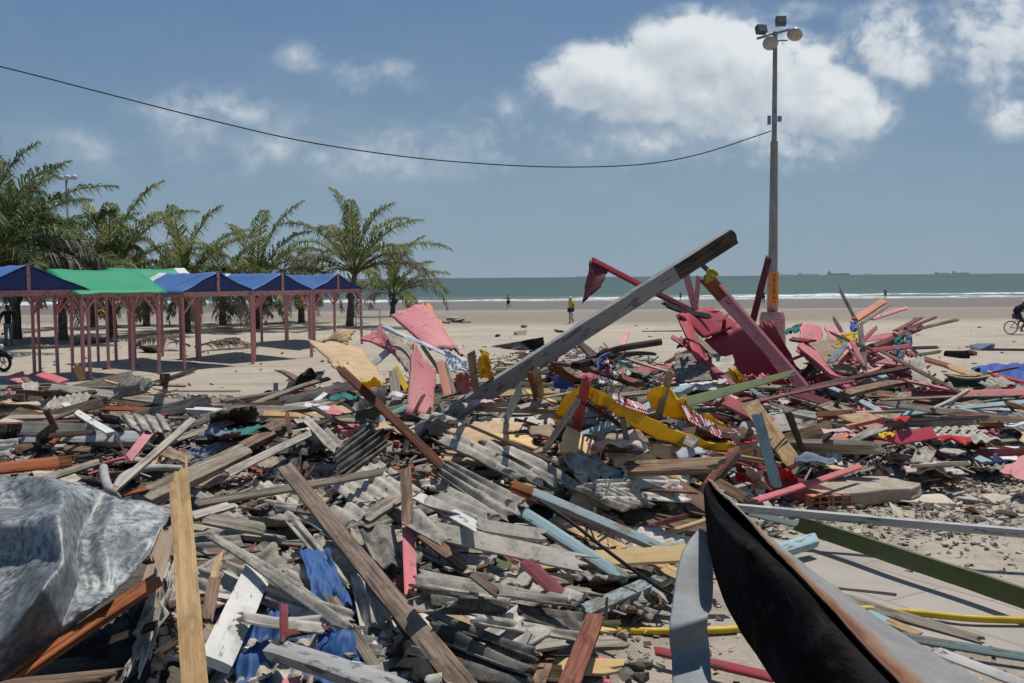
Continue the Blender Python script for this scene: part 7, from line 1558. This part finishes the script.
# broken roof sheet pieces, plywood scraps, lumps, rags
def filler_sheet(n, kind):
    for i in range(n):
        x, y = pick(.1); c = W((x, y), rg.uniform(.03, .10 if y > 470 else .30)); d = (c - CAM).length; far = min(1.2, max(.95 if kind == 'roof_piece' and y > 470 else .6, d / 12))
        if kind == 'roof_piece':
            mk_ = wpick([('fibro', 5), ('fibro_d', 3 if x < 600 else 1), ('fibro_p', 3)]); lu, lv = rg.uniform(.3, 1.05) * far, rg.uniform(.2, .6) * far
        else:
            mk_ = wpick([('ply', 3), ('ply_yellow', 2), ('hardboard', 3), ('pink_pale', 1), ('white', 1), ('pale', 2)] if x > 300 else [('hardboard', 3), ('pale', 3), ('grey', 2), ('ply', 1)]); lu, lv = rg.uniform(.2, .75) * far, rg.uniform(.15, .5) * far
        az = rg.uniform(0, 6.28); n_ = Vector((rg.gauss(0, .25), rg.gauss(-.10, .28), 1)).normalized(); ex = Vector((math.cos(az), math.sin(az), 0)); ex = (ex - n_ * ex.dot(n_)).normalized(); ey = n_.cross(ex)
        sk = [rg.uniform(.55, 1) for _ in range(4)]; P = [c + ex * (a * lu / 2 * sk[j]) + ey * (b_ * lv / 2 * sk[(j + 1) % 4]) for j, (a, b_) in enumerate(((-1, -1), (1, -1), (1, 1), (-1, 1)))]
        for p in P: p.z = max(p.z, H(p.x, p.y) + .02)
        SEED[0] += 1; s_ = SEED[0]
        if kind == 'roof_piece':
            nw = max(1.5, lv / .10)
            fn = lambda u, v, P=P, nw=nw, n_=n_, s_=s_, lu=lu: ((P[0] * (1 - (uu := u + .22 * (u - .5) * noise.noise(Vector((v * 6, s_, 1))))) + P[1] * uu) * (1 - v) + (P[3] * (1 - uu) + P[2] * uu) * v) + n_ * (.013 * math.cos(6.283 * nw * v) + .03 * noise.noise(Vector((u * 2, v * 2, s_))))
            o = build_surface(fn, 5, int(min(40, nw * 6)), .008, 'roof_piece', [M[mk_]])
            o['_d'] = {'fibro': 'grey', 'fibro_d': 'dark grey', 'fibro_p': 'pale'}[mk_] + ' ridged'; o['category'] = 'roof piece'; o['group'] = 'broken roof sheet pieces'
        else:
            fn = lambda u, v, P=P, n_=n_, s_=s_: ((P[0] * (1 - (uu := u + .3 * (u - .5) * noise.noise(Vector((v * 5, s_, 1))))) + P[1] * uu) * (1 - (vv := v + .3 * (v - .5) * noise.noise(Vector((u * 5, s_, 7))))) + (P[3] * (1 - uu) + P[2] * uu) * vv) + n_ * .02 * noise.noise(Vector((u * 2, v * 2, s_)))
            o = build_surface(fn, 7, 6, .012, 'board_scrap', [M[mk_]], smooth=False)
            o['_d'] = {'ply': 'tan', 'ply_yellow': 'yellowish', 'hardboard': 'brownish', 'pink_pale': 'pink', 'white': 'white', 'pale': 'pale', 'grey': 'grey'}[mk_] + ' flat'; o['category'] = 'board scrap'; o['group'] = 'flat board scraps in the heap'
        A_ = lu * lv; o['_t'] = ('small ' if A_ < .1 else 'larger ' if A_ > .22 else '') ; FILL.append((o, c))
pick = pick_near; filler_sheet(85, 'roof_piece'); filler_sheet(25, 'board_scrap'); pick = _pick; filler_sheet(100, 'roof_piece'); filler_sheet(120, 'board_scrap')
for i in range(120):
    if rg.random() < .6: x, y = rg.uniform(690, 1045), rg.uniform(415, 525)
    else: x, y = pick(.1)
    c = W((x, y), .02); mk_ = wpick([('concrete', 4), ('plaster', 4), ('brick', 2), ('fibro', 4), ('fibro_d', 2)]); s = rg.uniform(.06, .26); SEED[0] += 1
    o = link('rubble_lump', chunk_mesh(s * rg.uniform(1, 1.6), s, s * rg.uniform(.18, .45), SEED[0]), [M[mk_]]); o.location = c; o.rotation_euler = (rg.gauss(0, .25), rg.gauss(0, .25), rg.uniform(0, 6.28))
    o['_d'] = {'concrete': 'pale grey', 'plaster': 'beige', 'brick': 'orange brick', 'fibro': 'grey', 'fibro_d': 'dark grey'}[mk_]; o['_t'] = 'small ' if s < .13 else 'large ' if s > .2 else ''; o['category'] = 'rubble'; o['group'] = 'rubble lumps'; FILL.append((o, c))
for i in range(40):
    x, y = pick(.5); x = x if rg.random() < .3 else rg.uniform(440, 960); y = max(y, lerp(TOP, x) + 4); y = y if y < 470 else rg.uniform(lerp(TOP, x), 440)
    c = W((x, y), rg.uniform(.15, .5)); mk_ = wpick([('red_cloth', 3), ('navy_tarp', 1), ('white_cloth', 2), ('yellow_cloth', 1), ('teal_cloth', 1), ('pink_cloth', 3), ('black_cloth', 2), ('slate_cloth', 2), ('bag', 1)]); s = rg.uniform(.10, .26); SEED[0] += 1; s_ = SEED[0]; az = rg.uniform(0, 6.28)
    fn = lambda u, v, c=c, s=s, s_=s_, az=az: c + Vector(((u - .5) * s * 1.5 * math.cos(az) - (v - .5) * s * math.sin(az), (u - .5) * s * 1.5 * math.sin(az) + (v - .5) * s * math.cos(az), s * .30 * (noise.noise(Vector((u * 2.2, v * 2.2, s_))) + .5 * (.3 - abs(noise.noise(Vector((u * 5, v * 5, s_))))) - (abs(u - .5) + abs(v - .5)) * .6)))
    o = build_surface(fn, 12, 10, .006, 'rag', [M[mk_]]); o['_d'] = {'red_cloth': 'red', 'navy_tarp': 'deep blue', 'white_cloth': 'white', 'yellow_cloth': 'yellow', 'teal_cloth': 'teal', 'pink_cloth': 'pale pink', 'black_cloth': 'black', 'slate_cloth': 'slate grey', 'bag': 'pale plastic'}[mk_]; o['_t'] = 'small ' if s < .22 else ''; o['category'] = 'rag'; o['group'] = 'small rags in the heap'; FILL.append((o, c))

# litter nobody could count: splinters, chips and grit
def litter(name, n, mats, lo, hi, thin, pickf, lift):
    mb = MB(); k_ = len(mats)
    for i in range(n):
        x, y = pickf(); c = W((x, y), 0) if False else None
        r = ray((x, y)); 
        c = W((x, y), 0.0); d = (c - CAM).length; c = c + Vector((rg.gauss(0, .12), rg.gauss(0, .25), 0)); c.z = H(c.x, c.y) + rg.uniform(0, lift)
        L = rg.uniform(lo, hi) * max(.6, min(2.0, d / 9)); w = L * rg.uniform(*thin); t = w * rg.uniform(.15, .5); az = rg.uniform(0, 6.28); el = rg.gauss(0, .3)
        ex = Vector((math.cos(az) * math.cos(el), math.sin(az) * math.cos(el), math.sin(el))); ey = Vector((-math.sin(az), math.cos(az), rg.gauss(0, .4))).normalized(); ez = ex.cross(ey)
        a, b_ = ex * (L / 2), ey * (w / 2); h_ = ez * (t / 2)
        mb.add([c - a - b_ * rg.random() - h_, c - a * rg.uniform(.7, 1) + b_ - h_, c + a + b_ * rg.uniform(0, 1) - h_, c + a * rg.uniform(.6, 1) - b_ - h_, c - a - b_ * .7 + h_, c - a * .9 + b_ + h_, c + a + b_ * .4 + h_, c + a * .8 - b_ + h_],
               [(0, 3, 2, 1), (4, 5, 6, 7), (0, 1, 5, 4), (1, 2, 6, 5), (2, 3, 7, 6), (3, 0, 4, 7)], rg.randrange(k_))
    o = mb.build(name, mats); o['kind'] = 'stuff'; return o
M['chip_a'] = m_plain('litter_grey', (.27, .25, .225), .9, .1); M['chip_b'] = m_plain('litter_brown', (.15, .105, .075), .9, .1); M['chip_c'] = m_plain('litter_pale', (.45, .42, .38), .9, .1); M['chip_d'] = m_plain('litter_dark', (.045, .038, .033), .9, .1); M['chip_e'] = m_plain('litter_pink', (.42, .12, .13), .8, .1); M['chip_f'] = m_plain('litter_rust', (.26, .10, .05), .9, .1)
tag(litter('wood_splinters', 9500, [M['chip_a'], M['chip_b'], M['chip_a'], M['chip_c'], M['chip_d'], M['chip_f'], M['chip_b'], M['chip_a'], M['chip_c'], M['chip_a'], M['chip_b'], M['chip_d'], M['chip_e']], .05, .26, (.08, .3), lambda: pick(.1), .16), 'loose splinters of broken wood littering the whole heap', 'splinters')
M['chip_g'] = m_plain('litter_sand', (.40, .33, .26), .95, .1)
tag(litter('rubble_grit', 3600, [M['chip_a'], M['chip_c'], M['plaster'], M['chip_g'], M['plaster'], M['chip_c'], M['chip_g'], M['chip_b']], .015, .075, (.35, .9), lambda: (rg.uniform(690, 1040), rg.uniform(425, 540)) if rg.random() < .93 else (rg.uniform(560, 720), rg.uniform(580, 683)), .03), 'grey grit and chips spread over the ground at right', 'grit')
tag(litter('sand_scraps', 420, [M['chip_d'], M['chip_b'], M['chip_a']], .03, .14, (.15, .6), lambda: (rg.uniform(0, 1024), rg.uniform(325, 420)), .02), 'small dark scraps scattered over the open sand', 'scraps')
tag(litter('floor_crumbs', 500, [M['chip_c'], M['chip_a'], M['plaster'], M['chip_b']], .01, .06, (.4, .9), lambda: (rg.uniform(760, 1040), rg.uniform(510, 683)), .01), 'crumbs of plaster lying on the tiled floor', 'crumbs')

# ------------------------------------------------------------------ remove loose pieces buried out of sight, then word the labels
bpy.context.view_layer.update(); dg = bpy.context.evaluated_depsgraph_get(); seen = set()
from mathutils.bvhtree import BVHTree
import bisect
bv, bp, st_, nm_ = [], [], [], []
for o in COL.objects:
    if o.type != 'MESH' or o.name.startswith(('ground', 'sea', 'surf')) or o.modifiers or len(o.data.polygons) > 9000: continue
    w_ = o.matrix_world; b0 = len(bv); bv += [w_ @ v.co for v in o.data.vertices]; st_.append(len(bp)); nm_.append(o.name)
    bp += [tuple(b0 + i for i in p.vertices) for p in o.data.polygons]
tree = BVHTree.FromPolygons(bv, bp)
for yy in range(340, 683, 2):
    for xx in range(0, 1024, 2):
        h_ = tree.ray_cast(CAM, ray((xx + .5, yy + .5)).normalized())
        if h_[2] is not None: seen.add(nm_[bisect.bisect_right(st_, h_[2]) - 1])
keep = []
for o, c in FILL:
    if o.name in seen: keep.append((o, c))
    else: bpy.data.objects.remove(o, do_unlink=True)
for o, cn, x0, y0, l, a in TANGLE:
    FILL.append((o, W((x0, y0), 0, 18))); o['_d'] = ('short ' if l < 30 else 'long ' if l > 50 else '') + cn; o['_t'] = 'lying level' if abs(a) < .2 else 'rising right' if a < 0 else 'sloping down right'
keep += [(o, c) for o, c in FILL[-len(TANGLE):] if o.name in seen]
for o, c in FILL[-len(TANGLE):]:
    if o.name not in seen: bpy.data.objects.remove(o, do_unlink=True)
NOUN = {'board': 'broken board', 'plank': 'plank', 'batten': 'batten', 'splinter': 'broken stub', 'roof piece': 'roof sheet piece', 'board scrap': 'board scrap', 'rubble': 'lump', 'rag': 'rag'}
byl = {}
for o, c in keep:
    n = NOUN[o['category']]; d_, t_ = o['_d'].strip(), o['_t'].strip()
    lab = '%s %s %s %s' % (d_, n, t_, where(c)) if o['category'] in ('plank', 'batten', 'splinter', 'board') else '%s %s %s %s' % (t_, d_, n, where(c))
    byl.setdefault(' '.join(lab.split()), []).append((o, c)); del o['_d']; del o['_t']
for lab, os_ in byl.items():
    if len(os_) == 1: os_[0][0]['label'] = lab; continue
    os_.sort(key=lambda e: proj(e[1])[0]); k_ = len(os_)
    names = {2: ['left', 'right'], 3: ['left', 'middle', 'right']}.get(k_) or ['leftmost', 'second from left'] + ['next from left'] * max(0, k_ - 4) + ['second from right', 'rightmost']
    for (o, c), nm in zip(os_, names): o['label'] = (nm + ' ' + lab) if k_ <= 3 else (nm + ' ' + lab)
# the long beam keeps grey on its upper edge; only the faces turned to the ground and viewer are bare dark wood at the top end
